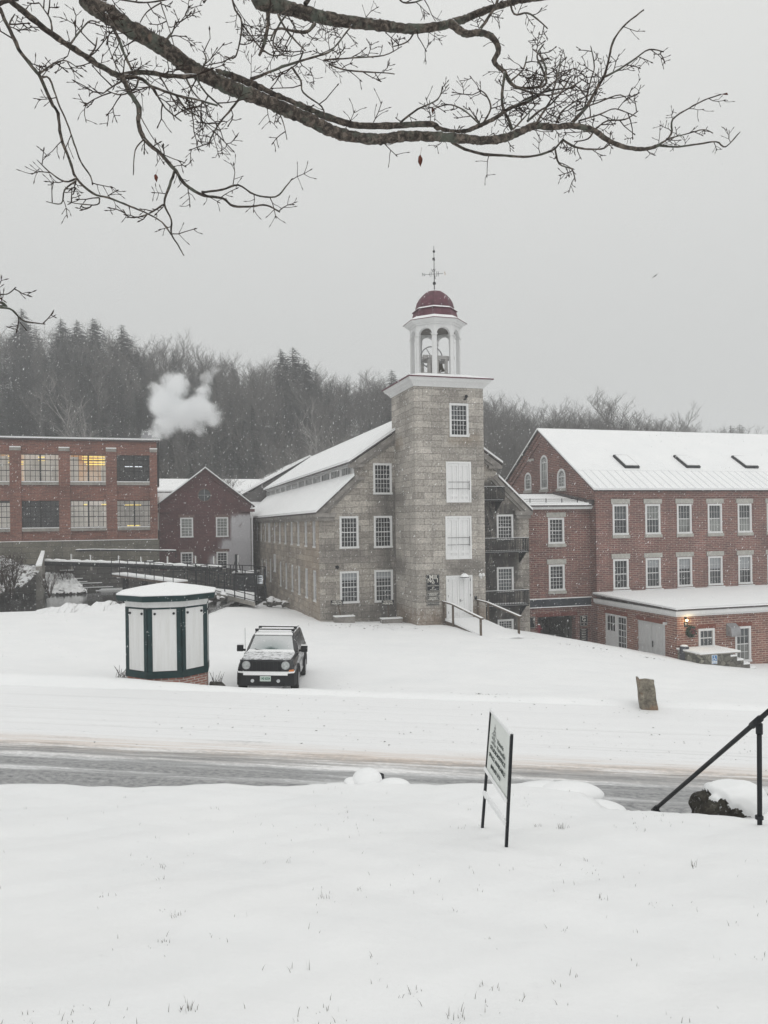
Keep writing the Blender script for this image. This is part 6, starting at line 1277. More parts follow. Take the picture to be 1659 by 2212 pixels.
for i in range(9):
    t = i / 8; rn = random.Random(i); w0 = -.20 - .035 * t + rn.uniform(-.008, .008); w1 = .20 - .065 * t + rn.uniform(-.008, .008); z = -.15 + t * .93
    secs.append([(w0, -.13, z), ((w0 + w1) / 2, -.15, z + (.0 if i < 8 else .02)), (w1, -.13, z - (.03 if i == 8 else 0)), (w1 - .01, .12, z - (.02 if i == 8 else 0)), (w0, .12, z + (.03 if i == 8 else 0))])
spm = loft(secs)
def post_mat():
    m, t, b = new_mat('leaning_post_stone'); n = noise(t, 5, 7, .75); r = ramp(t, n.outputs[0], [(.34, (.05, .043, .036)), (.5, (.19, .17, .135)), (.66, (.36, .33, .27))]); n2 = noise(t, 2.2, 5, .7); l = ramp(t, n2.outputs[0], [(.50, 0), (.62, .7)])
    c = mixc(t, l.outputs[0], r.outputs[0], (.19, .095, .045)); t.links.new(c.outputs[0], b.inputs['Base Color']); b.inputs['Roughness'].default_value = .9; bump(t, b, n.outputs[0], .7, .03); return m
so2 = build('stone_post', spm, post_mat()); so2.location = pst; so2.rotation_euler = (0, math.radians(-3), math.radians(-8)); tag(so2, 'short leaning granite post standing in the snow beyond the road', 'post')
build('snow_cover', MB().prism([(-.20, -.12, .79), (.12, -.12, .765), (.12, .10, .77), (-.20, .10, .80)], (0, 0, .025)), SNOW, so2)

# ------------------------------------------------------------------ canal side: walls, bank, pipe, footbridge, railings, gate
zc3 = lambda x, y: (x / 2.676 / 1.8228, (2130 + y / 2.676) / 1.8228)
zc4 = lambda x, y: ((500 + x / 2.5136) / 1.8228, (2130 + y / 2.5136) / 1.8228)
rwl = thing('canal_retaining_wall', 'dark wet stone retaining wall of the canal in front of the factory', 'wall', tuple(FF.world(-10, -.75, -8)), TH)
zwt = P(*zc3(900, 225), 59.5).z + 8
build('wall_face', MB().box(-8.5, 9.6, 0, .49, 0, zwt - .15).box(9.6, 16.5, 0, .7, 0, zwt - .95), DARKWALL, rwl)
ldg = MB(); rnd = random.Random(9)
for i in range(30): x = rnd.uniform(-8, 7); z = rnd.uniform(2.9, zwt - .6); ldg.box(x, x + rnd.uniform(.5, 2.6), -.10, -.001, z, z + .07)
build('snow_ledges', ldg, SNOW, rwl)
pr0, pr1 = P(*zc3(470, 215), 58.6), P(*zc4(938, 265), 57.2); pmid = P(*zc3(1250, 235), 58.2)
pen = thing('penstock_pipe', 'long snow topped water pipe on short posts along the canal wall', 'pipe', tuple(pmid))
build('pipe', local(MB().tube([pr0 - Vector((0, 0, .12)), pmid - Vector((0, 0, .12)), pr1 - Vector((0, 0, .12))], .2, 10), pen), BLACKW, pen)
build('snow_cover', local(snow_strip(pr0 + up * .02, pmid + up * .02, .17, .17, 5), pen), SNOW, pen); build('snow_cover', local(snow_strip(pmid + up * .02, pr1 + up * .02, .17, .17, 6), pen), SNOW, pen)
for (f_, x, yt_, yb_, Y) in ((zc3, 757, 140, 235, 58.5), (zc3, 960, 150, 240, 58.4), (zc3, 1255, 158, 240, 58.2), (zc3, 1491, 170, 240, 58), (zc4, 405, 155, 235, 57.8), (zc4, 682, 150, 240, 57.6), (zc4, 865, 155, 265, 57.4)):
    a, b = P(*f_(x, yt_), Y), P(*f_(x, yb_), Y); build('post', local(MB().box(a.x - .06, a.x + .06, a.y - .06, a.y + .06, b.z - .5, a.z), pen), CONC, pen)
    build('post_snow', local(MB().box(a.x - .065, a.x - .0, a.y - .075, a.y - .061, b.z, a.z + .03), pen), SNOW, pen)
ab_ = P(*zc3(450, 120), 57); wg = thing('concrete_abutment', 'concrete wing wall with a snowy sloping top at the leafy bank', 'wall', tuple(ab_))
c1_, c2_, c3_, c4_ = P(*zc3(436, 118), 59), P(*zc3(472, 118), 59), P(*zc3(440, 265), 54.5), P(*zc3(375, 270), 54.5)
build('wall_face', local(MB().prism([c4_, c3_, c2_, c1_], (0, 0, -4.5)), wg), CONC, wg); build('snow_cover', local(MB().prism([c4_ + up * .004, c3_ + up * .004, c2_ + up * .004, c1_ + up * .004], (0, 0, .12)), wg), SNOW, wg)
def leafy_mat():
    m, t, b = new_mat('leafy_bank'); n = noise(t, 2.6, 7, .8, dist=.6); n2 = noise(t, .5, 3, .6); a = nd(t, 'ShaderNodeMath', operation='MULTIPLY_ADD'); a.inputs[1].default_value = .5; t.links.new(n2.outputs[0], a.inputs[0]); t.links.new(n.outputs[0], a.inputs[2])
    r = ramp(t, a.outputs[0], [(.66, (.055, .05, .045)), (.72, (.14, .125, .11)), (.77, (.86, .87, .88))]); t.links.new(r.outputs[0], b.inputs['Base Color']); b.inputs['Roughness'].default_value = .9; bump(t, b, n.outputs[0], 1, .2); return m
LEAFY = leafy_mat()
def bank(name, pts, lbl):                                            # bank sheet from corner points, rough
    n = 28; vs = []; rnd = random.Random(len(name))
    for j in range(n + 1):
        for i in range(n + 1):
            u, v = i / n, j / n; a = lerpv(lerpv(pts[0], pts[1], u), lerpv(pts[3], pts[2], u), v); vs.append(a + Vector((rnd.gauss(0, .05), rnd.gauss(0, .05), rnd.gauss(0, .07))))
    fs = [(j * (n + 1) + i, j * (n + 1) + i + 1, (j + 1) * (n + 1) + i + 1, (j + 1) * (n + 1) + i) for j in range(n) for i in range(n)]
    o = build(name, MB().add(vs, fs), LEAFY, None, True, kind='structure', uv=False); return o
bank('canal_bank', [P(-60, 1300, 47.5), P(*zc3(250, 470), 50.5), P(*zc3(440, 300), 55), P(-60, 1180, 60)], '')
bank('canal_bank', [P(-60, 1300, 47.5) + Vector((0, 0, 0)), P(-60, 1180, 60), P(-240, 1170, 58), P(-260, 1290, 46)], '')
sbk = bank('snow_bank', [P(*zc3(500, 556), 57.4), P(*zc3(925, 536), 58.6), P(*zc3(760, 350), 60.2), P(*zc3(470, 330), 59.6)], ''); sbk.data.materials.clear(); sbk.data.materials.append(SNOW)
# bare shrubs on the bank
def shrub(name, loc, h, n, lbl, seedv, grp):
    rnd = random.Random(seedv); m = MB()
    for i in range(n):
        t = rnd.uniform(0, 6.28); sp2 = rnd.uniform(.05, .5); p = Vector((0, 0, 0)); pts = [p.copy()]; d = Vector((math.cos(t) * sp2, math.sin(t) * sp2, 1)).normalized()
        for k in range(5): d = (d + Vector((rnd.gauss(0, .12), rnd.gauss(0, .12), .02))).normalized(); p = p + d * h / 5; pts.append(p.copy())
        m.tube(pts, [.022, .019, .016, .012, .009, .005], 3)
        for k in (2, 3, 4):
            for _ in range(2): e2 = (d + Vector((rnd.gauss(0, .6), rnd.gauss(0, .6), .2))).normalized() * h * .25; m.tube([pts[k], pts[k] + e2], [.009, .004], 3)
    o = build(name, m, TWIG, None, uv=False); o.location = loc; return tag(o, lbl, 'shrub', grp)
for i, (x, y, Y, h, lb) in enumerate([(150, 480, 49, 2.2, 'bare twiggy shrub on the leafy bank just left of the concrete wing wall'), (60, 540, 48, 2.4, 'bare shrub with upright stems near the left edge above the pond'), (20, 470, 50, 2.0, 'leftmost bare shrub low on the leafy canal bank'), (640, 535, 59.5, 2.6, 'bare shrub on the snow bank with its reflection in the pond, left one'), (725, 530, 59.5, 2.4, 'bare shrub on the snow bank beside the dark retaining wall'), (120, 600, 46.5, 1.6, 'small bare shrub at the yard edge near the concrete block'), (520, 600, 47.5, 1.5, 'brushy dry shrub at the pond edge behind the snow ridge')]): shrub('bare_shrub', P(*zc3(x, y), Y), h, 14, lb, 40 + i, 'bare shrubs around the pond')
# footbridge deck with railing
fb0, fb1 = P(*zc3(1250, 348), 56), P(*zc4(530, 405), 50.5); fbr = thing('footbridge', 'narrow snow covered footbridge with thin black railings over the canal', 'bridge', tuple((fb0 + fb1) / 2))
dd = (fb1 - fb0); nrm = Vector((-dd.y, dd.x, 0)).normalized() * .55
if nrm.y < 0: nrm = -nrm
build('deck', local(MB().prism([fb0 - nrm, fb1 - nrm, fb1 + nrm, fb0 + nrm], (0, 0, -.16)), fbr), WOOD, fbr); build('snow_cover', local(MB().prism([fb0 - nrm + up * .004, fb1 - nrm + up * .004, fb1 + nrm + up * .004, fb0 + nrm + up * .004], (0, 0, .10)), fbr), SNOW, fbr)
fr_ = MB(); n = 7
for i in range(n + 1): c = lerpv(fb0, fb1, i / n) - nrm; build('rail_post', local(MB().box(c.x - .02, c.x + .02, c.y - .02, c.y + .02, c.z - .1, c.z + 1.15), fbr), BLACK, fbr)
for h_ in (1.15, .62): fr_.tube([fb0 - nrm + up * h_, fb1 - nrm + up * h_], .02, 5)
build('handrail', local(fr_, fbr), BLACK, fbr)
for t in (.12, .45, .85): c = lerpv(fb0, fb1, t); build('pier', local(MB().box(c.x - .12, c.x + .12, c.y - .3, c.y + .3, -8, c.z - .17), fbr), BLACKW, fbr)
def railing(name, a, b, hts, nposts, lbl, base=-.1, top=None, dark=BLACK, rad=.032):
    r_ = thing(name, lbl, 'railing', tuple((a + b) / 2)); top = top or max(hts)
    for i in range(nposts): c = lerpv(a, b, i / (nposts - 1)); build('post', local(MB().box(c.x - rad, c.x + rad, c.y - rad, c.y + rad, c.z + base, c.z + top), r_), dark, r_)
    m = MB()
    for h_ in hts: m.tube([a + up * h_, b + up * h_], rad * .9, 5)
    build('rails', local(m, r_), dark, r_); return r_
ra, rb = P(*zc4(740, 455), 54), P(*zc4(1270, 597), 50.3)
railing('pipe_railing', P(*zc4(600, 420), 55), rb, (.02, .36, .72, 1.08, 1.42), 8, 'front black four rail fence stepping down towards the gate')
railing('pipe_railing', P(*zc4(460, 400), 58), P(*zc4(1265, 440), 55), (.1, .75, 1.4), 8, 'rear black pipe railing in front of the gabled brick house')
railing('pipe_railing', P(*zc4(735, 440), 56.5), P(*zc4(1265, 520), 53.0), (.0, .5, 1.0, 1.5), 7, 'middle black pipe railing between the rear rail and the gate fence')
wk = MB().prism([P(*zc4(600, 445), 55.2), rb - up * .05, P(*zc4(1270, 520), 53), P(*zc4(735, 470), 56.6)], (0, 0, -.3)); wo = thing('snowy_walkway', 'snow covered walkway slab inside the black railings by the gate', 'walkway', tuple(rb)); build('slab', local(wk, wo), CONC, wo); build('snow_cover', local(MB().prism([Vector(p) + up * .004 for p in (P(*zc4(600, 445), 55.2), rb - up * .05, P(*zc4(1270, 520), 53), P(*zc4(735, 470), 56.6))], (0, 0, .06)), wo), SNOW, wo)
g0, g1 = P(*zc4(1268, 590), 50.3), P(*zc4(1374, 590), 51.0); gt = thing('metal_gate', 'tall narrow black metal gate with vertical bars and a small white notice', 'gate', tuple(g0)); ght = P(*zc4(1268, 252), 50.3).z - g0.z
gm_ = MB(); 
for t in (0, .12, .92, 1.0): c = lerpv(g0, g1, t); gm_.box(c.x - .04, c.x + .04, c.y - .04, c.y + .04, c.z - .05, c.z + ght - (.12 if t in (.12, .92) else 0))
for h_ in (ght, ght - .14, .85, .08): gm_.tube([g0 + up * h_, g1 + up * h_], .035, 5)
build('frame', local(gm_, gt), BLACK, gt); gb_ = MB()
for i in range(1, 9): c = lerpv(g0, g1, .12 + .8 * i / 9); gb_.box(c.x - .012, c.x + .012, c.y - .012, c.y + .012, c.z + .08, c.z + ght - .15)
build('bars', local(gb_, gt), BLACK, gt); nc = lerpv(g0, g1, .5) + up * (ght * .62); nb_ = build('notice', local(MB().box(nc.x - .17, nc.x + .17, nc.y - .06, nc.y - .03, nc.z - .28, nc.z + .28), gt), SWH, gt)
build('lettering', local(MB().box(nc.x - .12, nc.x + .12, nc.y - .066, nc.y - .061, nc.z + .12, nc.z + .2).box(nc.x - .12, nc.x + .10, nc.y - .066, nc.y - .061, nc.z - .02, nc.z + .02).box(nc.x - .12, nc.x + .11, nc.y - .066, nc.y - .061, nc.z - .12, nc.z - .08), gt), SIGNBLK, nb_)
bxa, bxb = P(*zc4(1050, 320), 58), P(*zc4(1268, 455), 58); dbx = thing('dark_gate_house', 'dark sluice cabinet with a snowy top beside the railings', 'cabinet', (bxa.x, 58, bxb.z - .8)); w_ = bxb.x - bxa.x; h = bxa.z - bxb.z + .8
build('cabinet_body', MB().box(0, w_, 0, 1.6, 0, h), simple('dark_cladding', (.03, .032, .036), .7, .3, 3), dbx); build('snow_cover', MB().box(-.08, w_ + .08, -.08, 1.7, h + .003, h + .12), SNOW, dbx)
gp0 = P(*zc4(1085, 310), 57.7); gpm = MB().box(-.10, .10, -.1, .1, 0, 1.35); gpo = build('gate_winch_post', gpm, BLACK, None); gpo.location = gp0; tag(gpo, 'thick black winch post with braces above the dark cabinet', 'post')
bz_ = MB(); bz_.tube([(-.35, 0, 0), (-.05, 0, 1.0)], .03, 4); bz_.tube([(.35, 0, 0), (.05, 0, 1.0)], .03, 4); build('brace', bz_, BLACK, gpo); build('snow_cover', MB().box(.102, .14, -.11, .11, .1, 1.3), SNOW, gpo)
wl2 = P(*zc4(228, 215), 56); vw = MB().tube([(0, 0, -1.7), (0, 0, .05)], .04, 6); vwo = build('valve_spindle', vw, BLACK, None); vwo.location = wl2; tag(vwo, 'small black valve handwheel on a spindle above the footbridge', 'valve'); hwm = MB().tube([(.42 * math.cos(t * math.pi / 8), .42 * math.sin(t * math.pi / 8), .06) for t in range(17)], .03, 5, False); hwm.tube([(-.42, 0, .06), (.42, 0, .06)], .02, 4); build('handwheel', hwm, BLACK, vwo); build('snow_cover', MB().box(-.2, .2, -.1, .1, .1, .17), SNOW, vwo)
lp0, lp1 = P(*zc3(-40, 125), 61.8), P(*zc4(485, 100), 61.0); lpm = P(*zc3(1000, 95), 61.4); sp3 = thing('wall_pipe', 'thin snow lined pipe running across the factory stone base', 'pipe', tuple(lpm)); build('pipe', local(MB().tube([lp0, lpm, lp1, lp1 - up * .5], .06, 6), sp3), BLACKW, sp3); build('snow_cover', local(snow_strip(lp0 + up * .05, lpm + up * .05, .06, .06, 15), sp3), SNOW, sp3); build('snow_cover', local(snow_strip(lpm + up * .05, lp1 + up * .05, .06, .06, 16), sp3), SNOW, sp3)
# rubble and snow ridge along the yard edge
def stones(px, py, Y, n, spread, lbl, seedv, size=.35):
    rnd = random.Random(seedv)
    for i in range(n):
        o = blob('rubble_stone', size * rnd.uniform(.5, 1.2), (1, .8, .6), seedv + i, RUBSNOW, .15, 3, .08); p = P(px + rnd.uniform(-spread, spread), py + rnd.uniform(-spread * .25, spread * .25), Y + rnd.uniform(-.6, .6)); o.location = p; o.rotation_euler = (rnd.random(), rnd.random(), rnd.random() * 6); tag(o, lbl, 'stone', lbl + 's')
stones(594, 1300, 54.0, 18, 24, 'snowy rubble stone heaped against the granite mill side wall', 300, .30)
stones(470, 1290, 51.5, 6, 14, 'snow crusted stone at the foot of the walkway railing', 340, .4)
rg = MB(); rnd = random.Random(77); vs = []; n = 90
edge_px = [(60, 1318), (150, 1312), (190, 1306), (250, 1300), (300, 1290), (340, 1286), (420, 1288), (455, 1288)]
ex_ = [a for a, b in edge_px]; ey_ = [b for a, b in edge_px]
for j, (off, hh) in enumerate(((1.5, -.5), (.9, .10), (.5, .42), (0, .50), (-.5, .36), (-1.0, .12), (-1.6, -.3))):
    for i in range(n + 1):
        px = 60 + 395 * i / n; py = np.interp(px, ex_, ey_) + 12; Y = np.interp(px, [60, 300, 455], [43.8, 46.8, 51.0]); p = P(px, py, Y); g = float(ground_z(p.x, 45))
        env = min(1, i / 12, (n - i) / 8); vs.append((p.x + rnd.gauss(0, .05), Y + off, g + hh * env * (.85 + .22 * math.sin(i * .37) + .12 * math.sin(i * .9 + j) + rnd.gauss(0, .05)) - .05))
fs = [(j * (n + 1) + i, j * (n + 1) + i + 1, (j + 1) * (n + 1) + i + 1, (j + 1) * (n + 1) + i) for j in range(6) for i in range(n)]
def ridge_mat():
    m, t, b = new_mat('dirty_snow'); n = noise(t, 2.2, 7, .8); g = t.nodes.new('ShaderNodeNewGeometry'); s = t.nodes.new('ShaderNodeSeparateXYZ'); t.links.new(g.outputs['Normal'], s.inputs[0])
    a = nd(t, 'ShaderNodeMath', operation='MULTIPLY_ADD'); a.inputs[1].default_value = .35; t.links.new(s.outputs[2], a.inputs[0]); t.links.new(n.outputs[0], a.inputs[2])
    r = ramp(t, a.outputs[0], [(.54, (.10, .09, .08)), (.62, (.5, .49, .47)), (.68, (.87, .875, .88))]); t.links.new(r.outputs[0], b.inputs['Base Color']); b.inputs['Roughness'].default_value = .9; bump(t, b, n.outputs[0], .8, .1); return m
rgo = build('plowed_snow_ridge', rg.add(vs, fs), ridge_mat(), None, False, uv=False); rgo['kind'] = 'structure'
cbk = P(12, 1322, 46.0); cbo = build('concrete_block', MB().box(-1.3, 1.0, -.4, .4, -.5, .32), CONC, None); cbo.location = (cbk.x, cbk.y, float(ground_z(cbk.x, cbk.y)) + .15); cbo.rotation_euler = (0, 0, .1); tag(cbo, 'long low concrete block at the left end of the yard', 'block'); build('snow_cover', MB().box(-1.33, 1.03, -.43, .43, .324, .42), SNOW, cbo)
# small bushes poking through the snow near the mill wall are left to the debris below

# ------------------------------------------------------------------ overhanging tree
tr_root = thing('overhanging_tree', 'bare maple whose lichen covered limbs hang across the top of the view', 'tree', (-5.2, 2.4, float(ground_z(-5.2, 2.4)) - .2))
tm = MB(); tb0 = Vector((-5.2, 2.4, float(ground_z(-5.2, 2.4)) - .4)); tm.tube([tb0, tb0 + Vector((.05, .0, .8)), Vector((-5.1, 2.45, .6)), Vector((-5.0, 2.5, 2.2)), Vector((-4.8, 2.7, 4.0)), Vector((-4.4, 3.0, 5.6)), Vector((-4.0, 3.2, 7.5))], [.50, .38, .33, .30, .25, .18, .10], 14); build('trunk', local(tm, tr_root), BARK, tr_root, True)
def smooth_path(pts, n=4):
    out = []; p = [Vector(q) for q in pts]
    for i in range(len(p) - 1):
        a = p[max(i - 1, 0)]; b = p[i]; c = p[i + 1]; d = p[min(i + 2, len(p) - 1)]
        for k in range(n): t = k / n; out.append(.5 * ((2 * b) + (c - a) * t + (2 * a - 5 * b + 4 * c - d) * t * t + (-a + 3 * b - 3 * c + d) * t ** 3))
    out.append(p[-1]); return out
rt = random.Random(11)
def limb_path(px, Y0, Y1, pre=None):
    n = len(px); pts = [P(x, y, Y0 + (Y1 - Y0) * i / (n - 1)) for i, (x, y) in enumerate(px)]
    return ([Vector(q) for q in pre] if pre else []) + pts
def wpx(w, Y): return w / F_ * Y / 2
def twig(m, p, d, L, r, depth, dens=1.0):
    n = 3; pts = [p.copy()]; dirs = []; q = p.copy(); dd_ = d.normalized()
    for i in range(n):
        dd_ = (dd_ + Vector((rt.gauss(0, .20), rt.gauss(0, .13), rt.gauss(0, .20) + .05))).normalized(); q = q + dd_ * L / n; pts.append(q.copy()); dirs.append(dd_.copy())
    m.tube(pts, [r, r * .85, r * .75, r * .68], 4, True)
    # bud at the tip
    m.tube([pts[-1], pts[-1] + dirs[-1] * .010, pts[-1] + dirs[-1] * .022], [r * .8, r * 1.15 + .0004, .0004], 4)
    if depth > 0:
        for i in range(1, n + 1):
            for s in ((-1, 1) if rt.random() < .55 else (rt.choice((-1, 1)),)):
                if rt.random() > dens * .85: continue
                ax = dirs[i - 1]; per = Vector((-ax.z, rt.gauss(0, .5), ax.x)) * s; nd_ = (ax * rt.uniform(.5, 1.0) + per * rt.uniform(.6, 1.1)).normalized(); twig(m, pts[i], nd_, L * rt.uniform(.30, .6), max(r * .70, .0019), depth - 1, dens)
def grow(m, path, every, L0, L1, r, depth, bias=None, start=0.0, dens=1.0):
    tot = 0; nxt = start
    lens = [(path[i + 1] - path[i]).length for i in range(len(path) - 1)]; T = sum(lens)
    for i in range(len(path) - 1):
        a, b = path[i], path[i + 1]
        while nxt < tot + lens[i]:
            t = (nxt - tot) / max(lens[i], 1e-6); p = lerpv(a, b, t); ax = (b - a).normalized(); s = rt.choice((-1, 1)); per = Vector((-ax.z, rt.gauss(0, .6), ax.x)) * s
            if bias is not None and rt.random() < .6: per = Vector(bias) + Vector((rt.gauss(0, .3), rt.gauss(0, .4), rt.gauss(0, .3)))
            d = (ax * rt.uniform(.3, .9) + per.normalized()).normalized(); twig(m, p, d, rt.uniform(L0, L1), r, depth, dens); nxt += every * rt.uniform(.5, 1.5)
        tot += lens[i]
def limb(name, px, Y, w0, w1, pre=None, pre_r=None, tw=None, lbl=None, mid=None):
    p = limb_path(px, Y[0], Y[1], pre); n = len(px); k0 = len(p) - n
    rad = [wpx(w0 + (w1 - w0) * (i / (n - 1)) ** .9, Y[0] + (Y[1] - Y[0]) * i / (n - 1)) for i in range(n)]
    if pre: rad = list(np.linspace(pre_r, rad[0], k0 + 1))[:-1] + rad
    thick = w0 > 16; ns_ = 12 if thick else 4
    sp_ = smooth_path(p, ns_); ri = np.interp(np.linspace(0, len(rad) - 1, len(sp_)), range(len(rad)), rad)
    rn = random.Random(int(px[0][0]) + n); ri = [r * (1 + rn.uniform(-.05, .05) + .07 * math.sin(i * .9) * math.sin(i * .37)) for i, r in enumerate(ri)] if thick else [r * (1 + rn.uniform(-.14, .14)) for r in ri]
    sp2 = [q + Vector((rn.gauss(0, .04 if thick else .12), 0, rn.gauss(0, .04 if thick else .12))) * r for q, r in zip(sp_, ri)]
    m = MB().tube(sp2, ri, 16 if thick else 6)
    if thick: m.v = [tuple(Vector(q) + Vector((rn.gauss(0, 1), rn.gauss(0, 1), rn.gauss(0, 1))) * float(ri[min(i // 16, len(ri) - 1)]) * .045) for i, q in enumerate(m.v)]
    o = build(name, local(m, tr_root), BARK, tr_root, True, label=lbl, uv=False)
    if tw:
        tmb = MB()
        for a in tw: grow(tmb, sp_[ns_ * k0:], *a[:5], **(a[5] if len(a) > 5 else {}))
        if tmb.v: tmb.v = [tuple(Vector(v) - Vector(tr_root.location)) for v in tmb.v]; build('twigs', tmb, TWIG, o, uv=False, kind='stuff')
    return sp_
# (every, L0, L1, r, depth)
tw_s = [(.07, .04, .11, .0036, 1, {'dens': .8})]; tw_m = [(.12, .09, .19, .0042, 2, {'dens': .60})]; tw_d = [(.115, .09, .20, .0042, 2, {'dens': .60})]
limb('limb', [(490, -60), (560, 2), (610, 14), (660, 28), (720, 42), (780, 50), (840, 57), (890, 62), (950, 56), (1000, 42), (1050, 22), (1110, 4), (1180, -6), (1250, -14)], (5.0, 5.6), 34, 9, [(-4.7, 2.8, 4.6), (-3.2, 3.9, 4.5)], .16, [(.45, .08, .18, .003, 1)], 'thick lichen covered upper limb')
limb('limb', [(150, -70), (190, 0), (240, 35), (300, 72), (350, 100), (400, 138), (450, 166), (500, 190), (560, 212), (625, 240), (670, 260), (710, 280), (750, 293), (822, 300), (875, 294), (945, 295), (999, 299), (1047, 303), (1090, 298), (1122, 285), (1155, 272), (1198, 274), (1235, 271), (1283, 282), (1310, 301), (1348, 317), (1391, 322), (1423, 314)], (4.4, 5.4), 40, 7, [(-4.8, 2.7, 3.6), (-3.2, 3.4, 3.9)], .13, [(.34, .06, .18, .0034, 1, {'start': 1.4})], 'long main limb sagging across the middle of the view')
BR = lambda *a, **k: limb('branch', *a, **k)
BR([(470, 160), (500, 166), (550, 186), (600, 210), (650, 230), (700, 250), (768, 270), (849, 271), (929, 268), (951, 279), (994, 285), (1036, 271), (1074, 252), (1101, 234), (1139, 220), (1170, 202)], (4.72, 5.25), 20, 6, tw=[(.5, .08, .2, .0034, 1, {'start': 1.0})])
BR([(1120, 225), (1150, 208), (1190, 195), (1240, 190)], (5.2, 5.3), 6, 3, tw=tw_d)
BR([(1139, 262), (1165, 240), (1190, 225), (1215, 195), (1232, 165)], (5.2, 5.3), 6, 3, tw=tw_d)
BR([(1155, 272), (1175, 240), (1190, 215), (1200, 180), (1212, 130)], (5.1, 5.0), 5, 2.5, tw=tw_d)
BR([(1165, 188), (1180, 160), (1170, 125), (1150, 105)], (5.1, 5.1), 5, 2.5, tw=tw_d)
BR([(1235, 266), (1267, 231), (1294, 183), (1305, 166), (1316, 124), (1326, 86), (1353, 51), (1391, 21)], (5.3, 5.1), 8, 3, tw=[(.33, .05, .14, .0030, 1)])
BR([(1305, 166), (1337, 150), (1369, 129), (1402, 107), (1434, 112)], (5.2, 5.2), 5, 2.5, tw=tw_s)
BR([(1262, 235), (1275, 177), (1284, 145), (1276, 99)], (5.3, 5.3), 4, 2, tw=tw_s)
BR([(1250, 262), (1300, 245), (1330, 235), (1375, 252)], (5.3, 5.4), 4, 2, tw=tw_m)
BR([(1245, 240), (1290, 222), (1340, 205), (1362, 225)], (5.3, 5.4), 4, 2, tw=tw_m)
BR([(1423, 314), (1450, 290), (1453, 258), (1488, 234), (1520, 217), (1557, 204)], (5.4, 5.6), 5, 2.5, tw=[(.16, .05, .14, .0030, 1)])
BR([(1423, 314), (1466, 317), (1509, 311), (1547, 306), (1568, 317), (1598, 285)], (5.4, 5.6), 5, 2.5, tw=[(.17, .05, .15, .0030, 1)])
BR([(1440, 300), (1480, 290), (1520, 280), (1540, 288)], (5.4, 5.5), 3, 2, tw=tw_s)
BR([(960, 290), (972, 303), (1004, 322), (1047, 333), (1090, 336), (1144, 338), (1192, 325), (1215, 302)], (5.0, 5.3), 8, 4, tw=[(.3, .05, .16, .0030, 1)])
BR([(1198, 317), (1208, 354), (1235, 365), (1243, 392)], (5.3, 5.3), 4, 2.5, tw=tw_s)
BR([(1214, 301), (1241, 317), (1273, 322), (1305, 320), (1321, 304)], (5.3, 5.3), 5, 3, tw=tw_s)
BR([(865, 265), (902, 236), (945, 215), (956, 185)], (4.9, 5.0), 5, 2.5, tw=tw_s)
BR([(1036, 268), (999, 236), (967, 226), (935, 236)], (5.0, 5.0), 4, 2, tw=tw_s)
BR([(972, 48), (1004, 72), (1036, 70), (1063, 80), (1077, 107), (1068, 134), (1090, 156), (1101, 177), (1122, 190), (1165, 188)], (5.3, 5.2), 17, 5, tw=[(.3, .06, .2, .0034, 1, {'start': .3})])
BR([(1036, 66), (1050, 45), (1068, 18), (1080, -15)], (5.35, 5.4), 8, 5, tw=tw_s)
BR([(1090, 156), (1085, 215), (1090, 242), (1100, 262), (1108, 288)], (5.2, 5.2), 7, 6, tw=tw_s)
BR([(1100, -10), (1110, 30), (1140, 28), (1165, 45), (1183, 62)], (5.2, 5.2), 5, 2.5, tw=tw_s)
BR([(1165, 190), (1180, 178), (1172, 150), (1160, 120), (1175, 95)], (5.2, 5.2), 6, 3, tw=tw_m)
BR([(1125, 192), (1170, 205), (1210, 200), (1255, 175)], (5.2, 5.2), 4, 2.5, tw=tw_d)
limb('limb', [(-20, -30), (20, 0), (65, 35), (100, 65), (150, 100), (190, 125), (230, 150), (265, 166)], (3.9, 4.2), 13, 12, [(-4.9, 2.6, 3.0), (-3.2, 3.3, 2.85)], .07, [(.45, .08, .2, .0034, 1)], 'thinner slanting limb at the upper left')
BR([(262, 165), (310, 155), (360, 163), (425, 164)], (4.2, 4.5), 13, 9, tw=[(.25, .08, .2, .0025, 2)])
BR([(265, 163), (300, 168), (330, 187), (380, 205), (425, 215), (470, 228)], (4.2, 4.3), 8, 4, tw=tw_d)
BR([(425, 170), (440, 195), (460, 215), (480, 232)], (4.5, 4.5), 5, 3, tw=tw_d)
BR([(520, 210), (500, 235), (475, 265), (455, 300), (452, 318)], (4.7, 4.7), 5, 2.5, tw=tw_m)
BR([(600, 238), (612, 265), (620, 302)], (4.7, 4.7), 3, 2, tw=tw_s)
BR([(265, 167), (280, 200), (300, 232), (300, 265), (312, 300), (350, 335), (380, 370), (400, 398), (440, 422), (480, 428), (505, 445), (545, 446), (575, 443), (605, 458)], (4.2, 4.4), 12, 3, tw=[(.34, .05, .13, .0030, 1)])
BR([(435, 415), (480, 410), (515, 400), (550, 420), (595, 425), (620, 400), (632, 385)], (4.3, 4.4), 5, 2.5, tw=[(.12, .05, .13, .0028, 1)])
BR([(377, 370), (367, 400), (355, 440), (370, 475), (370, 505), (385, 530), (397, 552)], (4.3, 4.3), 6, 2.5, tw=[(.16, .05, .12, .0028, 1)])
BR([(355, 440), (320, 462), (282, 470), (265, 452)], (4.3, 4.2), 4, 2, tw=tw_s)
BR([(312, 300), (292, 325), (288, 378)], (4.2, 4.2), 3.5, 2); BR([(312, 302), (345, 330), (400, 352)], (4.2, 4.2), 3, 2, tw=tw_s)
BR([(228, 30), (250, 70), (262, 100), (272, 125), (287, 155)], (4.4, 4.25), 8, 5, tw=tw_s)
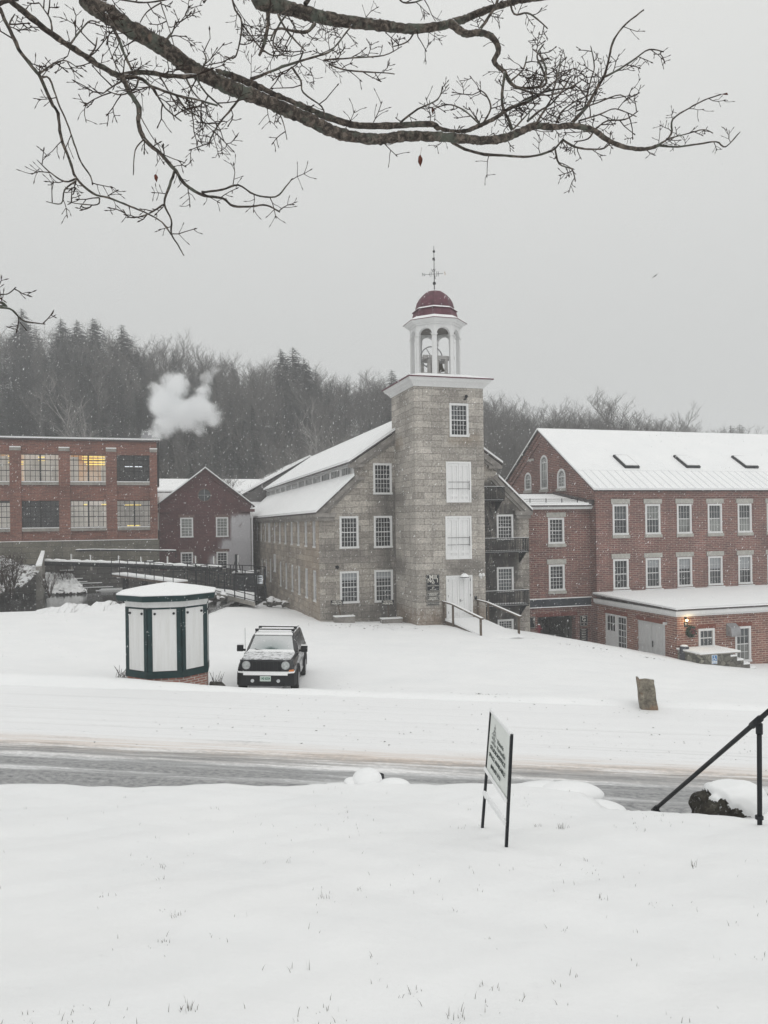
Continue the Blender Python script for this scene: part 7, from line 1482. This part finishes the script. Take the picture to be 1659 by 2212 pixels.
BR([(150, 98), (175, 65), (195, 45), (215, 50)], (4.0, 4.0), 4, 2.5, tw=tw_s)
BR([(300, 245), (325, 290), (345, 320), (352, 345)], (4.2, 4.2), 2.5, 1.5)
limb('limb', [(-25, -30), (-5, 10), (15, 52), (40, 105), (70, 145), (88, 168), (110, 220), (125, 245), (132, 295), (150, 345), (165, 385), (200, 417), (235, 427), (280, 445), (320, 462), (350, 480), (370, 507)], (3.7, 4.1), 10, 3, [(-4.95, 2.5, 2.7), (-3.2, 3.1, 2.6)], .05, [(.26, .05, .14, .0030, 1)], 'leftmost thin hanging limb')
BR([(88, 168), (107, 170), (125, 220), (145, 265), (160, 310), (175, 350), (195, 380), (200, 400)], (3.8, 3.9), 4.5, 3, tw=[(.17, .05, .14, .0028, 1)])
BR([(165, 385), (140, 392), (105, 370), (80, 345)], (3.9, 3.9), 5, 2, tw=[(.08, .05, .14, .0028, 1)])
BR([(165, 390), (140, 410), (132, 440), (100, 435)], (3.9, 3.9), 4, 2, tw=[(.09, .05, .12, .0028, 1)])
BR([(215, 427), (210, 442), (170, 440), (145, 435)], (3.95, 3.9), 3.5, 2, tw=tw_s)
BR([(85, 160), (120, 135), (145, 132), (170, 148)], (3.8, 3.8), 4, 2, tw=tw_s)
BR([(542, 172), (590, 152), (630, 137), (690, 120), (715, 110), (740, 80)], (4.7, 4.9), 7, 2.5, tw=[(.2, .08, .2, .0024, 2)])
BR([(700, 130), (760, 125), (828, 120), (868, 100)], (4.8, 4.9), 4, 2, tw=tw_s); BR([(710, 138), (750, 152), (829, 157), (852, 160)], (4.8, 4.9), 4, 2, tw=tw_s)
BR([(630, 145), (650, 175), (655, 200), (695, 230), (702, 258)], (4.8, 4.8), 5, 2.5, tw=tw_m)
BR([(497, -20), (508, 20), (522, 50), (510, 120), (485, 122)], (4.9, 4.9), 5, 3, tw=tw_m)
BR([(342, -15), (350, 15), (360, 45), (378, 105)], (4.6, 4.6), 3, 2, tw=tw_s); BR([(350, 5), (318, 25), (302, 50)], (4.6, 4.6), 3, 2); BR([(240, -5), (300, 5), (345, 2), (380, -8)], (4.6, 4.6), 4, 3, tw=tw_s)
BR([(580, 25), (578, 60), (570, 95), (560, 120)], (5.0, 5.0), 11, 5, tw=tw_m)
BR([(680, 50), (665, 68), (640, 68), (600, 62), (585, 85)], (5.1, 5.0), 9, 4, tw=tw_d)
BR([(600, 30), (615, 60), (640, 90), (660, 110)], (5.0, 5.0), 5, 3, tw=tw_d)
BR([(522, 50), (560, 100), (590, 120), (620, 115)], (4.9, 5.0), 4, 2.5, tw=tw_d)
BR([(760, 55), (740, 80), (725, 100), (690, 118)], (5.2, 5.0), 4, 2, tw=tw_s)
BR([(855, -20), (870, 5), (905, 2), (940, -15)], (5.4, 5.4), 4, 2.5, tw=tw_m); BR([(660, 10), (672, -10), (690, -30)], (5.1, 5.1), 10, 6)
BR([(-60, 640), (-10, 662), (22, 667), (40, 684), (55, 694), (98, 700)], (3.3, 3.4), 6, 3, [(-4.95, 2.4, 1.6), (-3.2, 2.9, 1.2)], .03, tw=[(.10, .03, .09, .0028, 1)])
BR([(-40, 640), (0, 636), (18, 634), (35, 620)], (3.3, 3.3), 4, 2, tw=[(.06, .03, .08, .0028, 1)])
for pth, Yb in (([(300, 167), (292, 190), (262, 205), (232, 196)], 4.2), ([(330, 187), (345, 215), (362, 238), (392, 262)], 4.25), ([(380, 205), (402, 235), (432, 252)], 4.3), ([(268, 172), (245, 186), (222, 202)], 4.2), ([(402, 168), (418, 200), (442, 226), (450, 252)], 4.4),
                ([(345, 165), (360, 190), (380, 225)], 4.3), ([(112, 74), (110, 45), (96, 22), (84, 5)], 4.0), ([(30, 85), (20, 55), (32, 30)], 3.8), ([(190, 125), (205, 105), (210, 80)], 4.1), ([(430, 160), (445, 130), (438, 110)], 4.5),
                ([(350, 100), (372, 70), (380, 45)], 4.5), ([(1040, 272), (1060, 235), (1050, 205), (1032, 192)], 5.1), ([(1090, 298), (1125, 262), (1150, 235), (1168, 215)], 5.1), ([(1198, 274), (1215, 240), (1250, 215), (1290, 200)], 5.3), ([(900, 62), (880, 90), (850, 100)], 5.3), ([(1101, 177), (1130, 150), (1138, 120)], 5.2),
                ([(1170, 202), (1205, 170), (1235, 150)], 5.2), ([(1283, 282), (1310, 262), (1350, 258), (1378, 240)], 5.4), ([(620, 30), (600, 60), (590, 95), (612, 120)], 5.0), ([(655, 110), (640, 140), (600, 160)], 4.9), ([(440, 5), (455, -10), (480, -25)], 4.9), ([(1283, 282), (1270, 300), (1240, 306)], 5.4)):
    BR(pth, (Yb, Yb + .1), 4.5, 2.5, tw=tw_d)
leafm = simple('dead_leaf', (.14, .045, .03), .8, .4, 20)
for i, (px, py, Y, s_) in enumerate(((908, 346, 5.0, .032), (1575, 206, 5.6, .028), (337, 384, 4.3, .018), (935, 238, 5.0, .018))):
    c = P(px, py, Y) - Vector(tr_root.location); m = MB().add([c + Vector((0, 0, s_ * 1.2)), c + Vector((s_ * .5, .01, s_ * .4)), c + Vector((s_ * .35, -.01, -s_ * .6)), c + Vector((0, .012, -s_ * 1.2)), c + Vector((-s_ * .5, 0, -s_ * .3)), c + Vector((-s_ * .4, -.012, s_ * .5))], [(0, 1, 2, 3), (0, 3, 4, 5)]); m.tube([c + Vector((0, 0, s_ * 1.1)), c + Vector((.01, 0, s_ * 2.6))], .001, 3)
    if i == 1: m.v = [tuple(Vector((c.x + (Vector(q) - c).z * -1.0 - .035, Vector(q).y, c.z + (Vector(q) - c).x * .5 + .01))) for q in m.v]
    build('dead_leaf', m, leafm, tr_root)

# ------------------------------------------------------------------ woods on the hill
def bare_tree(seedv, h=15.0):
    rnd = random.Random(seedv); m = MB()
    def br(p, d, L, r, lev):
        n = 4 if lev < 2 else 2; pts = [p.copy()]; q = p.copy(); dd_ = d.normalized(); ds = []
        for i in range(n): dd_ = (dd_ + Vector((rnd.gauss(0, .10 + .05 * lev), rnd.gauss(0, .10 + .05 * lev), .05 + .05 * (lev > 0)))).normalized(); q = q + dd_ * L / n; pts.append(q.copy()); ds.append(dd_.copy())
        m.tube(pts, list(np.linspace(r, r * (.35 if lev < 3 else .5), n + 1)), 4 if lev == 0 else 3, False)
        if lev >= 4: return
        nb = (9, 6, 4, 4)[lev]
        for i in range(nb):
            t = (.38 + .62 * i / nb) if lev == 0 else (.25 + .75 * i / nb); f_ = t * n; k = min(int(f_), n - 1); b = lerpv(pts[k], pts[k + 1], f_ - k); a = rnd.uniform(0, 6.28); ax = ds[k]
            per = Vector((math.cos(a), math.sin(a), .25)); nd_ = (ax * rnd.uniform(.5, 1.1) + per * rnd.uniform(.5, .95)).normalized(); br(b, nd_, L * rnd.uniform(.42, .62) * (1.0 if lev else .75), max(r * .45, .016), lev + 1)
    br(Vector((0, 0, -.5)), Vector((rnd.gauss(0, .04), rnd.gauss(0, .04), 1)), h * .78, .20, 0); return m
def conifer(seedv, h=16.0):
    rnd = random.Random(seedv); m = MB(); m.tube([(0, 0, -.5), (0, 0, h * .5), (0, 0, h)], [.22, .13, .02], 5, False); f = MB()
    z = h * .14
    while z < h * .985:
        t = z / h; R_ = (h * .27) * (1 - t) ** .70 * rnd.uniform(.75, 1.15) + .12; nb = max(5, int(11 * (1 - t) + 5)); a0 = rnd.random() * 6
        for i in range(nb):
            a = a0 + i * 6.283 / nb + rnd.gauss(0, .2); r_ = R_ * rnd.uniform(.6, 1.15); d = Vector((math.cos(a), math.sin(a), 0)); s_ = Vector((-d.y, d.x, 0)); base = Vector((0, 0, z)); k = 5
            for j in range(k):
                u = (j + .6) / k; c = base + d * r_ * u + Vector((0, 0, .10 * r_ - .35 * r_ * u * u)); w_ = r_ * .34 * (1.1 - u * .75)
                for _ in range(2):
                    o1 = Vector((rnd.gauss(0, .1), rnd.gauss(0, .1), rnd.gauss(0, .1))) * r_ * .5; tip = c + d * w_ * rnd.uniform(.6, 1.4) + s_ * rnd.uniform(-1, 1) * w_ + Vector((0, 0, rnd.uniform(-.35, .12) * w_)) + o1
                    f.add([c + o1 - s_ * w_ * .35, c + o1 + s_ * w_ * .35 + Vector((0, 0, -.05)), tip], [(0, 1, 2)])
        z += h * .022 * (1.5 - t * .6)
    return m, f
NEED = simple('needles', (.062, .070, .063), .8, .55, 1.6); BRK2 = simple('forest_bark', (.135, .127, .118), .9, .4, .7)
BT = [bare_tree(100 + i) for i in range(4)]; CTS = [conifer(200 + i) for i in range(4)]
def mesh_np(mb):
    v = np.array([tuple(p) for p in mb.v], dtype=np.float64); tri = []
    for f in mb.f:
        for k in range(1, len(f) - 1): tri.append((f[0], f[k], f[k + 1]))
    return v, np.array(tri, dtype=np.int32)
BTn = [mesh_np(m) for m in BT]; CTn = [mesh_np(MB().add(a.v, a.f).add(b.v, b.f)) for a, b in CTS]
def merge(name, items, mat):
    V_, F__ = [], []; o = 0
    for (v, f), (x, y, z, s, a, lean) in items:
        c, s2 = math.cos(a), math.sin(a); w_ = np.empty_like(v); w_[:, 0] = (v[:, 0] * c - v[:, 1] * s2) * s + x + v[:, 2] * lean; w_[:, 1] = (v[:, 0] * s2 + v[:, 1] * c) * s + y; w_[:, 2] = v[:, 2] * s + z; V_.append(w_); F__.append(f + o); o += len(v)
    v = np.vstack(V_); f = np.vstack(F__); me = bpy.data.meshes.new(name); me.vertices.add(len(v)); me.vertices.foreach_set('co', v.ravel()); me.loops.add(f.size); me.loops.foreach_set('vertex_index', f.ravel().astype(np.int32)); me.polygons.add(len(f)); me.polygons.foreach_set('loop_start', np.arange(0, f.size, 3, dtype=np.int32)); me.polygons.foreach_set('loop_total', np.full(len(f), 3, dtype=np.int32)); me.update(calc_edges=True); me.materials.append(mat); ob = bpy.data.objects.new(name, me); COL.objects.link(ob); ob['kind'] = 'stuff'; return ob
rw = random.Random(21); it_b, it_c = [], []
Yv = 90.0
while Yv < 186:
    hw_ = Yv * .56 + 24; X = -hw_
    while X < hw_:
        x = X + rw.gauss(0, 1.3); y = Yv + rw.gauss(0, 1.5); px = CX + F_ * x / y; z = float(hill_z(x, y))
        pc = np.interp(px, [0, 250, 450, 620, 760, 900, 1100, 1659], [.88, .72, .55, .42, .28, .16, .07, .03]) * (1.0 if y < 160 else (.6 if px > 480 else .62)) + (.20 if (px < 1000 and y < 130) else 0)
        if rw.random() < pc: it_c.append((CTn[rw.randrange(4)], (x, y, z, rw.uniform(.50, .86), rw.random() * 6.28, 0)))
        else: it_b.append((BTn[rw.randrange(4)], (x, y, z, rw.uniform(.70, 1.0), rw.random() * 6.28, rw.gauss(0, .03))))
        X += rw.uniform(2.6, 5.0)
    Yv += 4.6
wb_ = merge('bare_woods', it_b, BRK2); wc_ = merge('evergreen_woods', it_c, NEED)
# trees that stand out singly
CM = [(mesh_from('trunk', a.v, a.f, BRK2, uv=False), mesh_from('crown', b.v, b.f, NEED, uv=False)) for a, b in CTS]; BM_ = [mesh_from('crown', m.v, m.f, BRK2, uv=False) for m in BT]
def put(name, parts, x, y, s, a, lbl, cat, group, z=None):
    r = thing(name, lbl, cat, (x, y, float(hill_z(x, y)) if z is None else z), a, group); r.scale = (s * 1.7, s * 1.7, s) if name == 'conifer' else (s, s, s)
    for nm, me in parts: o = bpy.data.objects.new(nm, me); COL.objects.link(o); o.parent = r
    return r
for i, (px, py, Y, lbl) in enumerate(((45, 655, 165, 'tall dark conifer on the skyline at the left edge'), (130, 676, 165, 'conifer peak on the skyline left of the twin firs'), (165, 680, 168, 'shorter skyline conifer just beside its taller neighbour at left'), (200, 676, 164, 'pointed skyline conifer above the left factory windows'), (262, 690, 160, 'narrow pointed conifer on the skyline, rightmost of the left group'), (605, 742, 160, 'conifer with its top just left of the tallest fir in the middle'), (632, 738, 158, 'tallest broad fir on the skyline between factory and mill'), (655, 762, 156, 'smaller fir leaning to the right of the tallest middle fir'), (845, 788, 150, 'lone fir rising just left of the belfry'), (1578, 908, 200, 'left of the two small firs on the far right skyline'), (1598, 905, 200, 'right of the two small firs on the far right skyline'))):
    p = P(px, py + 10, Y); g = float(hill_z(p.x, Y)) - .5; s = (p.z - g) / 16.0; put('conifer', [('trunk', CM[i % 4][0]), ('crown', CM[i % 4][1])], p.x, Y, max(s, .5), i * 1.3, lbl, 'tree', 'firs standing out on the skyline', z=g)
for i, (px, py, pb, Y, lbl) in enumerate(((663, 930, 1010, 88, 'slender pale leafless tree rising behind the mill roof ridge'), (185, 885, 990, 88, 'pale leafless tree just above the left factory roof'), (1300, 862, 950, 150, 'spreading leafless tree on the skyline above the brick mill ridge'), (1330, 868, 950, 155, 'leafless tree on the skyline a little right of the spreading one'), (1450, 886, 950, 170, 'airy leafless tree on the far skyline above the roof lights'))):
    p = P(px, py, Y); g = P(px, pb, Y).z if Y < 100 else float(hill_z(p.x, Y)) ; g = float(hill_z(p.x, Y)) - .3; s = (p.z - g) / 14.5; mt = BM_[i % 4].copy(); mt.materials.clear(); mt.materials.append(simple('pale_bark', (.26, .25, .24), .9, .3, 2) if i < 2 else BRK2)
    put('bare_tree', [('crown', mt)], p.x, Y, max(s, .5), i * 2.0, lbl, 'tree', 'leafless trees on the hill', z=g)

# ------------------------------------------------------------------ grass blades, grit, bird, snowfall, haze
def scatter_grass():
    rnd = random.Random(5); m = MB(); cl_ = []
    for i in range(380):
        px = rnd.uniform(-40, 1700); py = rnd.uniform(1705, 2230) if rnd.random() < .85 else rnd.uniform(1700, 1800)
        if i % 7 == 0: cpx, cpy = px, py
        elif rnd.random() < .75: px, py = cpx + rnd.gauss(0, 45), cpy + rnd.gauss(0, 14)
        x, z = ray(px, py); Yl = -1.65 / (z + .186); X = x * Yl
        if Yl > np.interp(X, lipX, lipY) - .05 or Yl < 0: continue
        c = Vector((X, Yl, float(ground_z(X, Yl)))); cnt = 1 if rnd.random() < .8 else rnd.randint(2, 5); cl_.append((c, cnt, 1))
    for (px, py, n, s_) in ((1215, 1790, 26, 1.7), (1498, 1866, 12, 1.5), (1160, 1782, 10, 1.2), (345, 1905, 6, 1.2), (780, 1920, 6, 1.3), (700, 1945, 8, 1.2), (1300, 1940, 4, 1.4), (985, 2195, 12, 1.6), (400, 2180, 18, 1.2), (640, 2090, 6, 1.3), (1215, 2000, 6, 1.3), (380, 1985, 12, 1.1)):
        x, z = ray(px, py); Yl = -1.65 / (z + .186); c = Vector((x * Yl, Yl, float(ground_z(x * Yl, Yl)))); cl_.append((c, n, s_))
    for c, cnt, s_ in cl_:
        for k in range(cnt):
            b = c + Vector((rnd.gauss(0, .02 * s_ * (cnt > 1)), rnd.gauss(0, .02 * s_ * (cnt > 1)), -.01)); L = rnd.uniform(.014, .048) * s_; t = rnd.uniform(0, 6.28); ln = Vector((math.cos(t), math.sin(t), 0)) * L * rnd.uniform(.1, .7); w_ = Vector((.0016, 0, 0)) if rnd.random() < .7 else Vector((0, .002, 0))
            mid = b + ln * .4 + Vector((0, 0, L * .6)); tip = b + ln + Vector((0, 0, L)); m.add([b - w_, b + w_, mid + w_ * .7, mid - w_ * .7, tip], [(0, 1, 2, 3), (3, 2, 4)])
    o = build('lawn_grass', m, simple('dry_grass', (.10, .095, .075), .8, .4, 30), uv=False); o['kind'] = 'stuff'
scatter_grass()
def scatter_grit():
    rnd = random.Random(6); m = MB()
    def chip(p, s): 
        q = [p + Vector((rnd.gauss(0, s), rnd.gauss(0, s), abs(rnd.gauss(0, s * .5)))) for _ in range(4)]; m.add(q, [(0, 1, 2), (0, 2, 3), (0, 3, 1), (1, 3, 2)])
    for i in range(420):
        w_ = rnd.choice((rnd.gauss(16.2, .7), rnd.gauss(19.4, .5), rnd.uniform(14.5, 19))); l = rnd.uniform(-9, 9); X = .9895 * l + .144 * w_; Y = -.144 * l + .9895 * w_; chip(Vector((X, Y, road_z(X) + (.01 if w_ < 19.3 else .08))), rnd.uniform(.006, .018))
    for (px, py, Y, n, sx_, s_) in ((840, 1362, 40.5, 60, 1.6, .03), (1020, 1500, 20.4, 30, .35, .02), (1050, 1506, 20.2, 20, .2, .025), (1230, 1415, 37, 25, .8, .03), (1380, 1440, 35, 22, .9, .03), (750, 1357, 41, 30, 1.0, .03), (1330, 1445, 33, 14, 1.0, .02)):
        for i in range(n): p = P(px, py, Y); X = p.x + rnd.gauss(0, sx_); y = Y + rnd.gauss(0, sx_ * .5); chip(Vector((X, y, float(ground_z(X, y)) + .01)), s_ * rnd.uniform(.5, 1.3))
    o = build('road_grit', m, simple('grit', (.09, .08, .07), .9, .4, 20), uv=False); o['kind'] = 'stuff'
scatter_grit()
bd0 = P(1415, 596, 70); bmb = MB(); bmb.add([(-.35, 0, -.22), (-.05, .05, .02), (0, .1, -.03)], [(0, 1, 2)]); bmb.add([(.32, 0, .26), (.0, .05, .04), (.05, .1, -.03)], [(0, 1, 2)]); bmb.tube([(-.12, 0, -.05), (0, 0, 0), (.14, 0, .06)], [.02, .05, .015], 6); bdo = build('flying_bird', bmb, BLACK, uv=False); bdo.location = bd0; tag(bdo, 'tiny dark bird flying high right of the belfry', 'bird')
def snowfall(n=27000):
    rnd = random.Random(9); m = MB(); V_, F__ = [], []
    fall = Vector((-.42, .1, -1)).normalized(); s1 = fall.cross(Vector((0, 1, 0))).normalized(); s2 = fall.cross(s1)
    for i in range(n):
        Y = (9 ** 3 + rnd.random() * (48 ** 3 - 9 ** 3)) ** (1 / 3.0) if rnd.random() < .55 else rnd.uniform(10, 34)
        px = rnd.uniform(-60, 1720); py = rnd.uniform(350, 1420); c = P(px, py, Y)
        if c.z < -1.65 - .186 * Y + .3 and Y < 11: continue
        r = rnd.uniform(.0026, .0058); l = r * rnd.uniform(2.2, 3.8); a = s1 * r; b = s2 * r; d = (fall + Vector((rnd.gauss(0, .18), rnd.gauss(0, .1), rnd.gauss(0, .1)))) * l; k = len(V_)
        V_ += [c - d, c + a, c + b, c - a, c - b, c + d]; F__ += [(k, k + 1, k + 2), (k, k + 2, k + 3), (k, k + 3, k + 4), (k, k + 4, k + 1), (k + 5, k + 2, k + 1), (k + 5, k + 3, k + 2), (k + 5, k + 4, k + 3), (k + 5, k + 1, k + 4)]
    m.v = V_; m.f = F__; o = build('falling_snow', m, SNOW, uv=False); o['kind'] = 'stuff'
snowfall()
hz = build('haze', MB().box(-1000, 1000, -90, 1000, -45, 75), None, None, uv=False); hz['kind'] = 'stuff'
hm = bpy.data.materials.new('haze_air'); hm.use_nodes = True; t_ = hm.node_tree; t_.nodes.clear(); o_ = t_.nodes.new('ShaderNodeOutputMaterial'); v_ = t_.nodes.new('ShaderNodeVolumePrincipled'); v_.inputs['Color'].default_value = (.93, .94, .95, 1); v_.inputs['Density'].default_value = .0017; v_.inputs['Anisotropy'].default_value = .2
t_.links.new(v_.outputs[0], o_.inputs['Volume']); hz.data.materials.append(hm)
